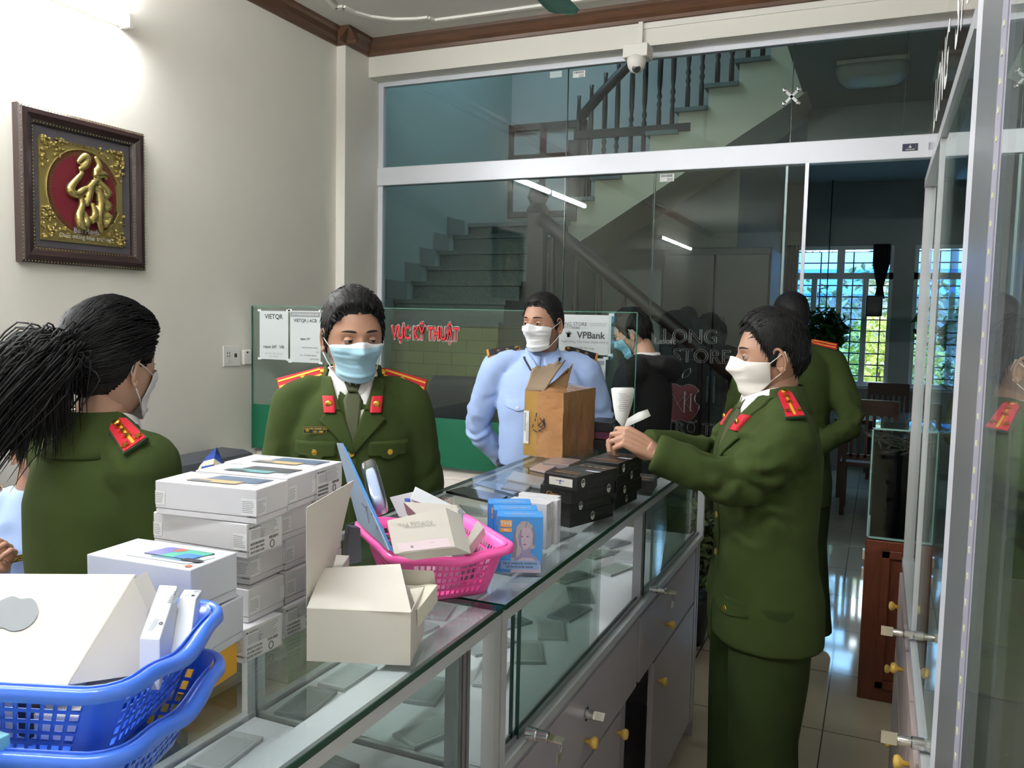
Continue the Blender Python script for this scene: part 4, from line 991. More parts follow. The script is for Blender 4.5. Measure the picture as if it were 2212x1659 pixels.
def hair_shell(th=.014, style='m', seed=1, top=.010, locks=420, fringe=0, locklen=.028, side=.55):
    mb = MB(); nt, nph = 60, 96; vs = []; inn = []; msk = []
    rd = random.Random(seed); off = V((seed*3.1, 1.7, 2.2))
    def sm(t): t = max(0, min(1, t)); return t*t*(3-2*t)
    def shell(dv):
        hp = head_point(dv); ph = math.atan2(dv.x, dv.y); m = hp.z-hairline(ph, style)
        n_ = V((hp.x/.0745**2, hp.y/.095**2, hp.z/.117**2)).normalized()
        k = sm(m/.014); t = th*(side+(1-side)*sm((hp.z+.01)/.06))+top*sm((hp.z-.03)/.06)*(1 if hp.y > -.05 else .6)
        nn = noise.noise(V((hp.x*45, hp.y*45, hp.z*18))+off)*.003+noise.noise(V((hp.x*140, hp.y*60, hp.z*30))+off)*.0018
        return hp, n_, m, hp+n_*(k*(t+nn)+.0005)
    for i in range(nt+1):
        t_ = PI*i/nt*.86
        for j in range(nph):
            p = 2*PI*j/nph-PI; dv = V((math.sin(t_)*math.sin(p), math.sin(t_)*math.cos(p), math.cos(t_)))
            hp, n_, m, o = shell(dv)
            vs.append(o); msk.append(m)
    fs = []
    for i in range(nt):
        for j in range(nph):
            q = (i*nph+j, (i+1)*nph+j, (i+1)*nph+(j+1) % nph, i*nph+(j+1) % nph)
            if max(msk[a] for a in q) > -.001 and min(msk[a] for a in q) > -.006: fs.append(q)
    mb.add(vs, fs)
    for k in range(locks):
        while True:
            dv = V((rd.gauss(0, 1), rd.gauss(0, 1), rd.gauss(.35, 1))).normalized(); hp, n_, m, o = shell(dv)
            if m > .003: break
        fwd = V((rd.uniform(-.4, .4), 1, -.15)) if (hp.z > .05 and hp.y > -.03) else V((0, .12, -1))
        if style == 'f': fwd = V((-hp.x*6, -1, -.25))
        tdir = (fwd-n_*fwd.dot(n_)).normalized(); L = locklen*rd.uniform(.6, 1.25); pts = []; p = o-n_*.004
        lift = rd.uniform(.0, .5) if style == 'm' else .05
        for s in range(5):
            pts.append(p.copy()); d = (tdir+n_*lift*(.6-s*.28)).normalized(); p = p+d*L/4
            q = p.normalized(); hh = head_point(q)
            if style == 'f': p = q*((shell(q)[3]).length+.001)
            elif p.length < hh.length+.003: p = q*(hh.length+.003)
        mb.tube(pts, [.0024, .0028, .0022, .0013, .0003], 4, flat=.45, ref=n_)
    if fringe:
        for k in range(fringe):
            x = rd.uniform(-.052, .052); hp, n_, m, o = shell(V((x/.0745, .75, .62)).normalized())
            pts = []; p = o+V((0, -.01, .004)); L = rd.uniform(.022, .040)
            for s in range(5): pts.append(p.copy()); p = p+V((rd.uniform(.1, .45)*.004, .0035-(s*.0022), -.15*.004-s*.0028))*(L/.03)*1.4
            mb.tube(pts, [.003, .0032, .0025, .0015, .0003], 4, flat=.5)
    return mb
def eye_parts(body, Mh, parent, skin, look=(0, 0), squint=.5, mk=True):
    ey = MB(); lids = MB()
    for s in (-1, 1):
        c = V((s*.031, .0715, -.001)); R_ = .0118
        Me = Matrix.Translation(c) @ Matrix.Rotation(-look[0], 4, 'Z') @ Matrix.Rotation(look[1], 4, 'X') @ Matrix.Rotation(-PI/2, 4, 'X')
        ey.ell((0, 0, 0), (R_, R_, R_), 18, M_eye, Me)
        ey.lathe([(.0052, R_*.905), (.0045, R_*.94), (.002, R_*1.005), (.0002, R_*1.01)], 16, M_iris, Me)
        # lids: bands over the ball
        for up_ in (1, -1):
            rows = 7; cols = 16; vs = []; fs = []
            a0 = (.42-.34*squint) if up_ > 0 else -(.42-.30*squint)
            for r_ in range(rows):
                el = a0+(up_*1.25-a0)*r_/(rows-1)
                for q in range(cols):
                    az = (q/(cols-1)-.5)*2.5; rr = R_*1.09+(.0007 if r_ == 0 else 0)
                    e2 = el*math.cos(az*.62) if r_ < 3 else el
                    vs.append(c+V((rr*math.sin(az)*math.cos(e2), rr*math.cos(az)*math.cos(e2), rr*math.sin(e2))))
            for r_ in range(rows-1):
                for q in range(cols-1): a = r_*cols+q; fs.append((a, a+1, a+cols+1, a+cols))
            lids.add(vs, fs, skin)
            if up_ > 0: lids.tube([V(v)+V((0, .0006, -.0002)) for v in vs[1:cols-1]], .0007, 5, M_brow)
        # brows
        pts = []
        for k in range(9):
            u = k/8; x = s*(.013+.036*u); z = .0232+.0030*math.sin(u*2.8)-.0015*u; y = head_point(V((x/.0745, math.sqrt(max(.05, 1-(x/.0745)**2-(z/.117)**2)), z/.117)).normalized()).y+.0006
            pts.append((x, y, z))
        lids.tube(pts, [.0012, .0028, .0032, .0032, .003, .0028, .0022, .0016, .0006], 6, M_brow, flat=.5)
    ey.v = [Mh @ v for v in ey.v]; lids.v = [Mh @ V(v) for v in lids.v]
    ey.build('eyes', None, parent, True); body.join(lids)
def face_mask(kind, m, Mh, parent, m2=None, loops=True):
    mb = MB(); cols, rows = 41, 26; vs = []
    top, bot = {'surgical': (-.012, -.118), 'cotton': (-.010, -.120)}[kind]
    amax = {'surgical': 1.08, 'cotton': 1.35}[kind]
    def rad(a, z):
        # outer radius of head at azimuth a, height z
        zz = max(-.072 if kind == 'surgical' else -.074, z)
        lo = V((math.sin(a), math.cos(a), 0))
        el = math.asin(max(-.96, min(.96, zz/.117))); h = head_point(V((math.sin(a)*math.cos(el), math.cos(a)*math.cos(el), math.sin(el))))
        return math.hypot(h.x, h.y)
    G = [[rad((j/(cols-1)*2-1)*amax, bot+(top-bot)*i/(rows-1)) for j in range(cols)] for i in range(rows)]
    for _ in range(6):   # tent over nose and chin
        H = [r[:] for r in G]
        for i in range(rows):
            for j in range(cols):
                nb = [H[max(0, i-1)][j], H[min(rows-1, i+1)][j], H[i][max(0, j-1)], H[i][min(cols-1, j+1)]]
                G[i][j] = max(H[i][j], (nb[0]+nb[1])/2*.997, (nb[2]+nb[3])/2*.999)
    for i in range(rows):
        t = i/(rows-1)
        for j in range(cols):
            u = j/(cols-1)*2-1; a = u*amax; z = bot+(top-bot)*t
            if kind == 'surgical':
                sq = 1-.22*abs(u)**3; zc = -.060; z = zc+(z-zc)*sq+.006*abs(u)
                pleat = .0042*((t*4.2) % 1.0)*(1-abs(u)**4) if .12 < t < .88 else 0
            else:
                zc = -.055; sq = 1-.50*abs(u)**1.7; z = zc+(z-zc)*sq+.018*abs(u)**2; pleat = .007*math.exp(-(u/.16)**2)*math.sin(PI*t)+.006*math.sin(PI*t)*(1-u*u)+.0015
            z += -.010*math.exp(-(u/.25)**2)*0+(.012*math.exp(-(u/.22)**2) if i > rows-4 else 0)*((i-(rows-4))/3)
            r = max(G[i][j], rad(a, z))+.0035+pleat
            if z < -.098: r *= 1-(-.098-z)*(6 if kind == 'surgical' else 7)
            vs.append(V((math.sin(a)*r, math.cos(a)*r, z)))
    fs = [(i*cols+j, i*cols+j+1, (i+1)*cols+j+1, (i+1)*cols+j) for i in range(rows-1) for j in range(cols-1)]
    k = len(vs); inner = [v-V((v.x, v.y, 0)).normalized()*.0012 for v in vs]
    fs2 = [tuple(reversed([a+k for a in f])) for f in fs]
    bd = [j for j in range(cols)]+[i*cols+cols-1 for i in range(1, rows)]+[(rows-1)*cols+j for j in range(cols-2, -1, -1)]+[i*cols for i in range(rows-2, 0, -1)]
    fs3 = [(bd[q], bd[q]+k, bd[(q+1) % len(bd)]+k, bd[(q+1) % len(bd)]) for q in range(len(bd))]
    if m2:
        mb.add(vs+inner, [f for f in fs+fs2+fs3], m)
        for q in range(len(fs)):
            if q//(cols-1) >= rows-3: mb.m[q] = mb.mi(m2)
    else: mb.add(vs+inner, fs+fs2+fs3, m)
    mb.v = [Mh @ v for v in mb.v]; o = mb.build('face_mask', None, parent, True)
    if loops:
        lp = MB()
        for s, jj in ((-1, 0), (1, cols-1)):
            for i0, zz in ((rows-2, .014), (1, -.036)):
                a = vs[i0*cols+jj]; e = V((s*.082, -.020, zz)); mid = (a+e)/2+V((s*.003, 0, 0)); rr = math.hypot(mid.x, mid.y)
                lp.tube([a, mid, e], .0013, 6, m2 or m)
            lp.tube([V((s*.082, -.020, .014)), V((s*.080, -.028, -.01)), V((s*.082, -.020, -.036))], .0013, 6, m2 or m)
            lp.v = [Mh @ V(v) for v in lp.v]; lp.build('ear_loop', None, o, True); lp = MB()
    return o
FL = {'i': (.042, .025, .020), 'm': (.046, .029, .021), 'r': (.043, .027, .020), 'p': (.034, .020, .018)}
def hand(side, curls, thumb=(.5, .5, .3), spread=1, pinch=False):
    """palm down along +Y, thumb at side*+X*-1 ... side=+1: thumb on +X"""
    mb = MB(); s = side
    base = {'i': (.026, .088), 'm': (.008, .092), 'r': (-.010, .088), 'p': (-.027, .079)}
    for k, (x, y) in base.items():
        mb.tube([(x*.55*s, .0, 0), (x*.85*s, y*.5, .001), (x*s, y, 0)], [.0135, .0135, .0105], 12, round_=True)
    mb.ell((0, .045, -.003), (.036, .045, .013), 18)
    mb.ell((s*.022, .03, -.010), (.015, .028, .013), 14); mb.ell((-s*.022, .03, -.008), (.012, .028, .011), 14)
    for k, (x, y) in base.items():
        p = V((x*s, y, 0)); an = 0; sp = {'i': .10, 'm': .02, 'r': -.06, 'p': -.14}[k]*s*spread; pts = [p.copy()]; L = FL[k]
        for q in range(3):
            an += curls[k][q]; d = V((math.sin(sp), math.cos(sp)*math.cos(an), -math.sin(an))).normalized(); p = p+d*L[q]; pts.append(p.copy())
        mb.tube(pts, [.0095, .0085, .0078, .0066], 12, round_=True)
    # thumb from the side of the palm near its base
    p = V((s*.024, .022, -.006)); pts = [p.copy()]; yaw = thumb[0]; dn = thumb[1]
    for q, L in enumerate((.040, .032, .026)):
        y2 = yaw-thumb[2]*q; d = V((s*math.sin(y2), math.cos(y2), -math.sin(dn+.12*q))).normalized(); p = p+d*L; pts.append(p.copy())
    mb.tube(pts, [.0145, .0115, .0095, .0075], 12, round_=True)
    mb.tube([(0, -.045, 0), (0, -.0, 0), (0, .02, 0)], [.026, .025, .026], 16, flat=.72)
    return remesh(mb, .0028, 3)
RELAX = {k: (.35, .45, .3) for k in 'imrp'}
GRIP = {k: (.9, 1.1, .7) for k in 'imrp'}
def cyl_noise(mb, amp, sc, off=0, stretch=(1, 1, 1), n2=True):
    me = mb.mesh('t'); nr = [v.normal.copy() for v in me.vertices]; bpy.data.meshes.remove(me)
    for i, v in enumerate(mb.v):
        q = V((v.x*sc*stretch[0]+off, v.y*sc*stretch[1], v.z*sc*stretch[2]))
        k = noise.noise(q)+(.5*noise.noise(q*2.3) if n2 else 0)
        mb.v[i] = v+nr[i]*amp*k
    return mb
def bvh_of(mb): return BVHTree.FromPolygons([tuple(v) for v in mb.v], mb.f)
def drape(mb, bvh, o, u, v, d, rows, nu=8, off=.003, thick=.003, m=None, sub=4):
    """rows: [(v, u0, u1)...] laid on the surface along direction d"""
    o, u, v, d = V(o), V(u).normalized(), V(v).normalized(), V(d).normalized()
    R2 = []
    for a, b in zip(rows, rows[1:]):
        for k in range(sub): t = k/sub; R2.append(tuple(a[q]+(b[q]-a[q])*t for q in range(3)))
    R2.append(rows[-1]); top = []; last = .35
    for vv, u0, u1 in R2:
        for j in range(nu+1):
            P = o+v*vv+u*(u0+(u1-u0)*j/nu); hit, nrm, _, dist = bvh.ray_cast(P-d*.4, d)
            if hit is not None and dist < .8: last = dist
            top.append(P-d*.4+d*(last-off))
    nr = len(R2); k = nr*(nu+1); vs = [p-d*thick for p in top]+[p+d*off*1.5 for p in top]
    fs = [(i*(nu+1)+j, i*(nu+1)+j+1, (i+1)*(nu+1)+j+1, (i+1)*(nu+1)+j) for i in range(nr-1) for j in range(nu)]
    fs += [tuple(reversed([a+k for a in f])) for f in fs]
    bd = list(range(nu+1))+[i*(nu+1)+nu for i in range(1, nr)]+[(nr-1)*(nu+1)+j for j in range(nu-1, -1, -1)]+[i*(nu+1) for i in range(nr-2, 0, -1)]
    fs += [(bd[q], bd[q]+k, bd[(q+1) % len(bd)]+k, bd[(q+1) % len(bd)]) for q in range(len(bd))]
    mb.add(vs, fs, m); return mb
def surf(bvh, P, d):
    hit, n_, _, _ = bvh.ray_cast(V(P)-V(d).normalized()*.4, V(d).normalized())
    return (hit, n_) if hit is not None else (V(P), -V(d))
def button(bvh, P, d, r=.009, m=None, name='button', parent=None):
    h, n_ = surf(bvh, P, d); Mx = Matrix.Translation(h+n_*.003) @ n_.to_track_quat('Z', 'Y').to_matrix().to_4x4()
    b = MB().lathe([(r, 0), (r, .002), (r*.85, .0035), (r*.8, .003), (r*.45, .0045), (.0005, .005)], 18, m or M_gold, Mx)
    b.build(name, None, parent, True)
def epaulette(jb, P0, P1, parent, style, wd=(.052, .042), tilt=.6):
    """board from outer end P0 to collar end P1"""
    P0, P1 = V(P0), V(P1); bj = bvh_of(jb); uu = V((0, math.sin(tilt), math.cos(tilt)))
    for P in (P0, P1):
        Q = P+uu*.3; h = bj.ray_cast(Q, -uu)[0]
        if h is not None: P[:] = (h+uu*.009)[:]
    x = (P1-P0); L = x.length; x.normalize(); up = V((0, math.sin(tilt), math.cos(tilt))); y = up.cross(x).normalized(); up = x.cross(y)
    Mx = Matrix(((x.x, y.x, up.x, P0.x), (x.y, y.y, up.y, P0.y), (x.z, y.z, up.z, P0.z), (0, 0, 0, 1)))
    w0, w1 = wd[0]/2, wd[1]/2; mb = MB()
    def board(i, z0, z1, m):
        mb.prism([(i, -w0+i), (L*.86, -w1+i), (L-i, -w1*.45), (L-i, w1*.45), (L*.86, w1-i), (i, w0-i)], z0, z1, 'z', m, Mx)
    if style[0] == 'police':
        board(0, 0, .006, mat('dark_green_edging', '#1e3a22', .8)); board(.003, .006, .008, M_tabred)
        if style[1] == 'stripes':
            for yy in (-.010, .010): mb.box(.006, L*.86, yy-.003, yy+.003, .008, .0095, M_yel, Mx)
        else: mb.box(.008, L*.8, -.003, .003, .008, .0095, M_yel, Mx)
        for sx_, sy_ in style[2]: mb.prism([(sx_*L+p[0], sy_+p[1]) for p in star(.0095)], .0095, .012, 'z', M_gold, Mx)
        mb.lathe([(.008, .008), (.008, .011), (.005, .013), (.001, .0135)], 14, M_gold, Mx @ Matrix.Translation((L*.9, 0, 0)))
    else:
        board(0, 0, .006, mat('gold_piping', '#c98f3e', .5)); board(.003, .006, .008, mat('navy_board', '#141622', .7))
        mb.box(.003, .010, -w0+.003, w0-.003, .008, .009, MATS['gold_piping'], Mx)
        for sx_, sy_ in style[2]: mb.prism([(sx_*L+p[0], sy_+p[1]) for p in star(.0105)], .008, .0105, 'z', mat('pale_gold', '#ddc795', .3, 1), Mx)
        mb.lathe([(.008, .008), (.008, .011), (.001, .0125)], 14, M_gold, Mx @ Matrix.Translation((L*.9, 0, 0)))
    mb.build('epaulette', None, parent)
def limb(mb, pts, rad, n=18): mb.tube(pts, rad, n, round_=True)
def person(lab, loc, rz, H=1.68, headrot=(0, 0, 0), headoff=(0, 0, 0), skin=None, detail=72, hs=1):
    root = thing('person', lab, 'person', loc, rz, local=True); s = H/1.68
    WM.pop('person', None)
    Mh = Matrix.Translation(V((0, .025, 1.562*s))+V(headoff)) @ Matrix.Rotation(headrot[2], 4, 'Z') @ Matrix.Rotation(headrot[0], 4, 'X') @ Matrix.Rotation(headrot[1], 4, 'Y') @ Matrix.Scale(hs, 4)
    return root, s, Mh
def torso_body(mb, s, w=1, lean=0):
    mb.loft([(0, 0, .80*s, .13, .10), (0, 0, .9*s, .155, .11), (0, 0, 1.02*s, .14*w, .10), (0, 0, 1.2*s, .155*w, .11), (0, 0, 1.33*s, .165*w, .10), (0, 0, 1.40*s, .10, .075), (0, 0, 1.44*s, .05, .05)])
def hand_at(mb, W_, E_, side, curls, thumb, roll=0, bend=0, up=None, direction=None, scale=1, **k):
    """put a hand at wrist W_ continuing the forearm from elbow E_"""
    W_, E_ = V(W_), V(E_); y = (V(direction) if direction else (W_-E_)).normalized(); u = V(up) if up else V((0, 0, 1)); x = y.cross(u).normalized(); z = x.cross(y)
    Mx = Matrix(((x.x, y.x, z.x, W_.x), (x.y, y.y, z.y, W_.y), (x.z, y.z, z.z, W_.z), (0, 0, 0, 1))) @ Matrix.Rotation(roll, 4, 'Y') @ Matrix.Rotation(bend, 4, 'X') @ Matrix.Scale(scale, 4)
    h = hand(side, curls, thumb, **k); mb.join(h, Mx); return Mx

def jacket_solid(s, w=1.0, hem=.70, arms=(), depth=1.0, flare=1.0, neck=True, sh=.178, n=40, shz=1.362):
    mb = MB()
    mb.loft([(0, -.004, hem*s, .205*w*flare, .15*depth), (0, -.004, (hem+.12)*s, .205*w, .152*depth), (0, 0, .96*s, .185*w, .135*depth), (0, .002, 1.04*s, .178*w, .13*depth), (0, .006, 1.18*s, .188*w, .138*depth),
             (0, .004, 1.28*s, .19*w, .135*depth), (0, -.002, 1.36*s, .165*w, .112*depth), (0, -.006, 1.405*s, .12*w, .088*depth), (0, -.004, 1.43*s, .085, .072), (0, 0, 1.452*s, .068, .064)], n=n)
    for S_ in (-1, 1):
        mb.tube([(S_*.05, -.005, 1.408*s), (S_*.11, -.005, 1.395*s), (S_*sh*w, -.005, shz*s)], [.045, .055, .066], 18, round_=True)
    for A in arms:
        P = [V(p) for p in A['p']]; mb.tube(P, A.get('r', [.074, .070, .064, .060, .055, .051]), 20, flat=A.get('flat', 1), round_=False)
        mb.ell(P[0], (.072, .07, .072), 16)
    return mb
def arm_pts(sh, el, wr, ext=.0):
    sh, el, wr = V(sh), V(el), V(wr)
    a = sh.lerp(el, .5); b = el.lerp(sh, .12); c = el.lerp(wr, .12); d = el.lerp(wr, .5)
    return [sh, a, b, c, d, wr.lerp(el, ext)]
def sleeve_wrinkles(mb, el, amp=.006, rng=.10, seed=0, freq=95):
    me = mb.mesh('t'); nr = [v.normal.copy() for v in me.vertices]; bpy.data.meshes.remove(me); el = V(el)
    for i, v in enumerate(mb.v):
        d = (v-el).length
        if d < rng*1.6:
            k = math.exp(-(d/rng)**2); q = noise.noise(v*14+V((seed, 0, 0)))
            mb.v[i] = v+nr[i]*amp*k*math.sin(freq*(v.z+.35*v.x)+6*q)
    return mb
def trousers(mb, s, feet, hipz=.88, r=(.105, .085, .072), knee=None):
    mb.loft([(0, 0, .74*s, .175, .125), (0, 0, .84*s, .185, .13), (0, 0, .95*s, .17, .12), (0, 0, 1.0*s, .155, .11)])
    for S_, F in feet:
        F = V(F); hp = V((S_*.088, 0, hipz*s)); kn = V(knee[S_]) if knee else hp.lerp(V((F.x, F.y, .07)), .5)+V((0, .012, 0))
        an = V((F.x, F.y-.01, .05)); mb.tube([hp, hp.lerp(kn, .55), kn, kn.lerp(an, .5), an], [r[0], r[0]*.95, r[1], r[2]*1.05, r[2]*1.08], 22, round_=False)
def shoe(parent, F, rz=0, m=None):
    Mx = Matrix.Translation(V((F[0], F[1], 0))) @ Matrix.Rotation(rz, 4, 'Z')
    mb = MB(); mb.loft([(0, .03, .0, .046, .135), (0, .03, .018, .047, .137), (0, .032, .03, .045, .132), (0, .02, .055, .041, .105), (0, -.03, .085, .038, .055), (0, -.04, .10, .035, .045)], e=2.3, M=Mx)
    mb.box(-.042, .042, -.10, -.04, 0, .012, None, Mx)
    mb.build('shoe', m or M_shoe, parent, True)
def neckcol(mb, Mh, s, off=(0, 0)):
    hb = Mh @ V((0, -.018, -.075)); mb.tube([(0, -.004, 1.36*s), (0, .0, 1.44*s), hb, Mh @ V((0, -.012, -.03))], [.066, .056, .054, .056], 20)
def shirt_collar(parent, Mh, s, m, spread=1, z=1.435, r=.064, open_=.5):
    """standing shirt collar with two points, around the neck"""
    mb = MB(); n = 30; vs = []; fs = []
    for j in range(n+1):
        a = -PI+open_*.18+(2*PI-open_*.36)*j/n; a2 = a+PI    # gap at the front
        x, y = math.sin(a2), math.cos(a2); 
        fr = max(0, y); rr = r
        dz = -.034*fr**2; y = y*(1+.22*fr)
        vs += [V((x*rr*1.0, y*rr*1.0-.002, z*s+dz+.032)), V((x*(rr+.007), y*(rr+.007)-.002, z*s+dz+.034)), V((x*(rr+.016), y*(rr+.016), z*s+dz-.004-.028*max(0, fr-.35)))]
    for j in range(n):
        a = j*3; fs += [(a, a+3, a+4, a+1), (a+1, a+4, a+5, a+2)]
    mb.add(vs, fs, m); o = mb.build('shirt_collar', None, parent, True); q = o.modifiers.new('s', 'SOLIDIFY'); q.thickness = .0025
    return o
def police_front(root, jb, s, lapel=True, tie=True, pockets=True, tabs=True, plate=None, lower=True, buttons=(1.235, 1.12, 1.0, .90), w_=.98):
    """lapels, shirt front, tie, pockets and buttons laid on the chest"""
    F = V((0, -1, 0)); X = V((1, 0, 0)); Z = V((0, 0, 1)); bv = bvh_of(remesh(jacket_solid(s, w_, .70), .010, 5))
    o = V((0, 0, 0)); s = PS(s)
    mb = MB(); drape(mb, bv, o, X, Z, F, [(1.16*s, -.004, .004), (1.30*s, -.034, .034), (1.40*s, -.056, .056), (1.435*s, -.060, .060)], 10, .001, .001, M_shirtw); mb.build('shirt_front', None, root, True)
    if tie:
        mb = MB(); drape(mb, bv, o, X, Z, F, [(1.15*s, -.006, .006), (1.34*s, -.026, .026), (1.375*s, -.013, .013)], 6, .004, .004, M_tie)
        drape(mb, bv, o, X, Z, F, [(1.372*s, -.013, .013), (1.41*s, -.024, .024), (1.418*s, -.02, .02)], 6, .006, .009, M_tie); mb.build('necktie', None, root, True)
    if lapel:
        for S_ in (-1, 1):
            mb = MB()
            ed = lambda a, b: (a, b) if S_ > 0 else (-b, -a)
            drape(mb, bv, o, X, Z, F, [(1.13*s, *ed(-.006, .004)), (1.20*s, *ed(.004, .048)), (1.265*s, *ed(.020, .092)), (1.268*s, *ed(.021, .088)), (1.305*s, *ed(.032, .066))], 8, .005, .005, M_green)
            drape(mb, bv, o, X, Z, F, [(1.300*s, *ed(.031, .070)), (1.34*s, *ed(.042, .082)), (1.40*s, *ed(.056, .090)), (1.43*s, *ed(.062, .085))], 8, .006, .006, M_green)
            mb.build('lapel', None, root, True)
            if tabs:
                mb = MB(); drape(mb, bv, o, X, Z, F, [(1.292*s, *ed(.048, .079)), (1.300*s, *ed(.047, .079)), (1.352*s, *ed(.052, .084)), (1.356*s, *ed(.054, .084))], 4, .014, .003, M_tabred)
                mb.build('collar_tab', None, root, True, label='red collar tab')
                h, nn = surf(bv, V((S_*.0655, 0, 1.326*s)), F); h = h+V((0, .018, 0))
                Mx = Matrix.Translation(h) @ V((0, 1, 0)).to_track_quat('Z', 'Y').to_matrix().to_4x4()
                MB().lathe([(.010, 0), (.010, .002), (.007, .004), (.0005, .0045)], 18, M_gold, Mx).build('collar_badge', None, root, True)
    cb = MB(); n = 30; vs = []; fs = []; s0 = float(s)
    for j in range(n+1):
        a = -PI*.66+2*PI*.66*j/n; x, y = math.sin(a+PI), math.cos(a+PI); fr = max(0, y)
        vs += [V((x*.072, y*.068-.008, 1.445*s0+.026-.02*fr)), V((x*.080, y*.076-.008, 1.445*s0+.030-.02*fr)), V((x*.104, y*.098-.008, 1.412*s0-.02*fr)), V((x*.112, y*.106-.008, 1.398*s0-.02*fr))]
    for j in range(n):
        for q in range(3): fs.append((j*4+q, j*4+q+4, j*4+q+5, j*4+q+1))
    cb.add(vs, fs, M_green); oc_ = cb.build('jacket_collar', None, root, True); oc_.modifiers.new('s', 'SOLIDIFY').thickness = .004
    if pockets:
        for S_ in (-1, 1):
            ed = lambda a, b: (a, b) if S_ > 0 else (-b, -a); cx = .102
            mb = MB(); drape(mb, bv, o, X, Z, F, [(1.216*float(s), *ed(cx-.001, cx+.001)), (1.221*float(s), *ed(cx-.020, cx+.020)), (1.228*float(s), *ed(cx-.026, cx+.026)), (1.229*float(s), *ed(cx-.060, cx+.056)), (1.268*float(s), *ed(cx-.058, cx+.054))], 10, .003, .003, M_green)
            p = mb.build('pocket_flap', None, root, True); button(bv, V((S_*cx, 0, 1.237*float(s))), F, .0085, parent=root, name='button')
            if lower:
                mb = MB(); drape(mb, bv, o, X, Z, F, [(.835*s, *ed(cx-.022, cx+.022)), (.845*s, *ed(cx-.06, cx+.07)), (.885*s, *ed(cx-.06, cx+.065))], 8, .003, .003, M_green); mb.build('pocket_flap', None, root, True)
                button(bv, V((S_*cx, 0, .848*s)), F, .0085, parent=root)
    for z in buttons: button(bv, V((.004, 0, z*float(s))), F, .010, parent=root)
    # front edge line
    mb = MB(); drape(mb, bv, o, X, Z, F, [(.72*s, -.012, .014), (.9*s, -.012, .014), (1.22*float(s), -.012, .010)], 3, .002, .0015, M_green, sub=10); mb.build('placket', None, root, True)
    return bv
class PS(float):
    """heights on the chest: the jacket front closes high, so z above the waist is remapped"""
    def __rmul__(self, z): return (z if z < 1.0 else (1.235+(z-1.13)*.70 if z >= 1.125 else z))*float(self)
def nameplate(root, bv, P, l1, l2, navy=False, w_=.062, h_=.018):
    h, n_ = surf(bv, P, (0, -1, 0)); n_ = (n_+V((0, 1.5, 0))).normalized(); Mx = frame(h+n_*.004, V((-1, 0, 0)), V((0, 0, 1)))
    Mx = Matrix.Translation(h+V((0, .010, 0))) @ frame((0, 0, 0), (-1, 0, 0), (0, 0, 1))
    mb = MB().box(-w_/2, w_/2, -h_/2, h_/2, -.002, .002, M_gold, Mx).box(-w_/2+.001, w_/2-.001, -h_/2+.001, h_/2-.001, .002, .0025, mat('badge_dark_green', '#10302b' if not navy else '#15161c', .4), Mx)
    mb.prism([(-w_/2+.011+p[0], p[1]) for p in star(.006, .6)], .0025, .004, 'z', M_gold, Mx)
    mb.text(l1, .0065, Mx @ Matrix.Translation((.008, .0035, .0030)), M_yel, True); mb.text(l2, .0072, Mx @ Matrix.Translation((.008, -.0045, .0030)), M_yel, True)
    mb.build('name_badge', None, root)

def to_local(root_loc, rz, P):
    return Matrix.Rotation(-rz, 3, 'Z') @ (V(P)-V(root_loc))

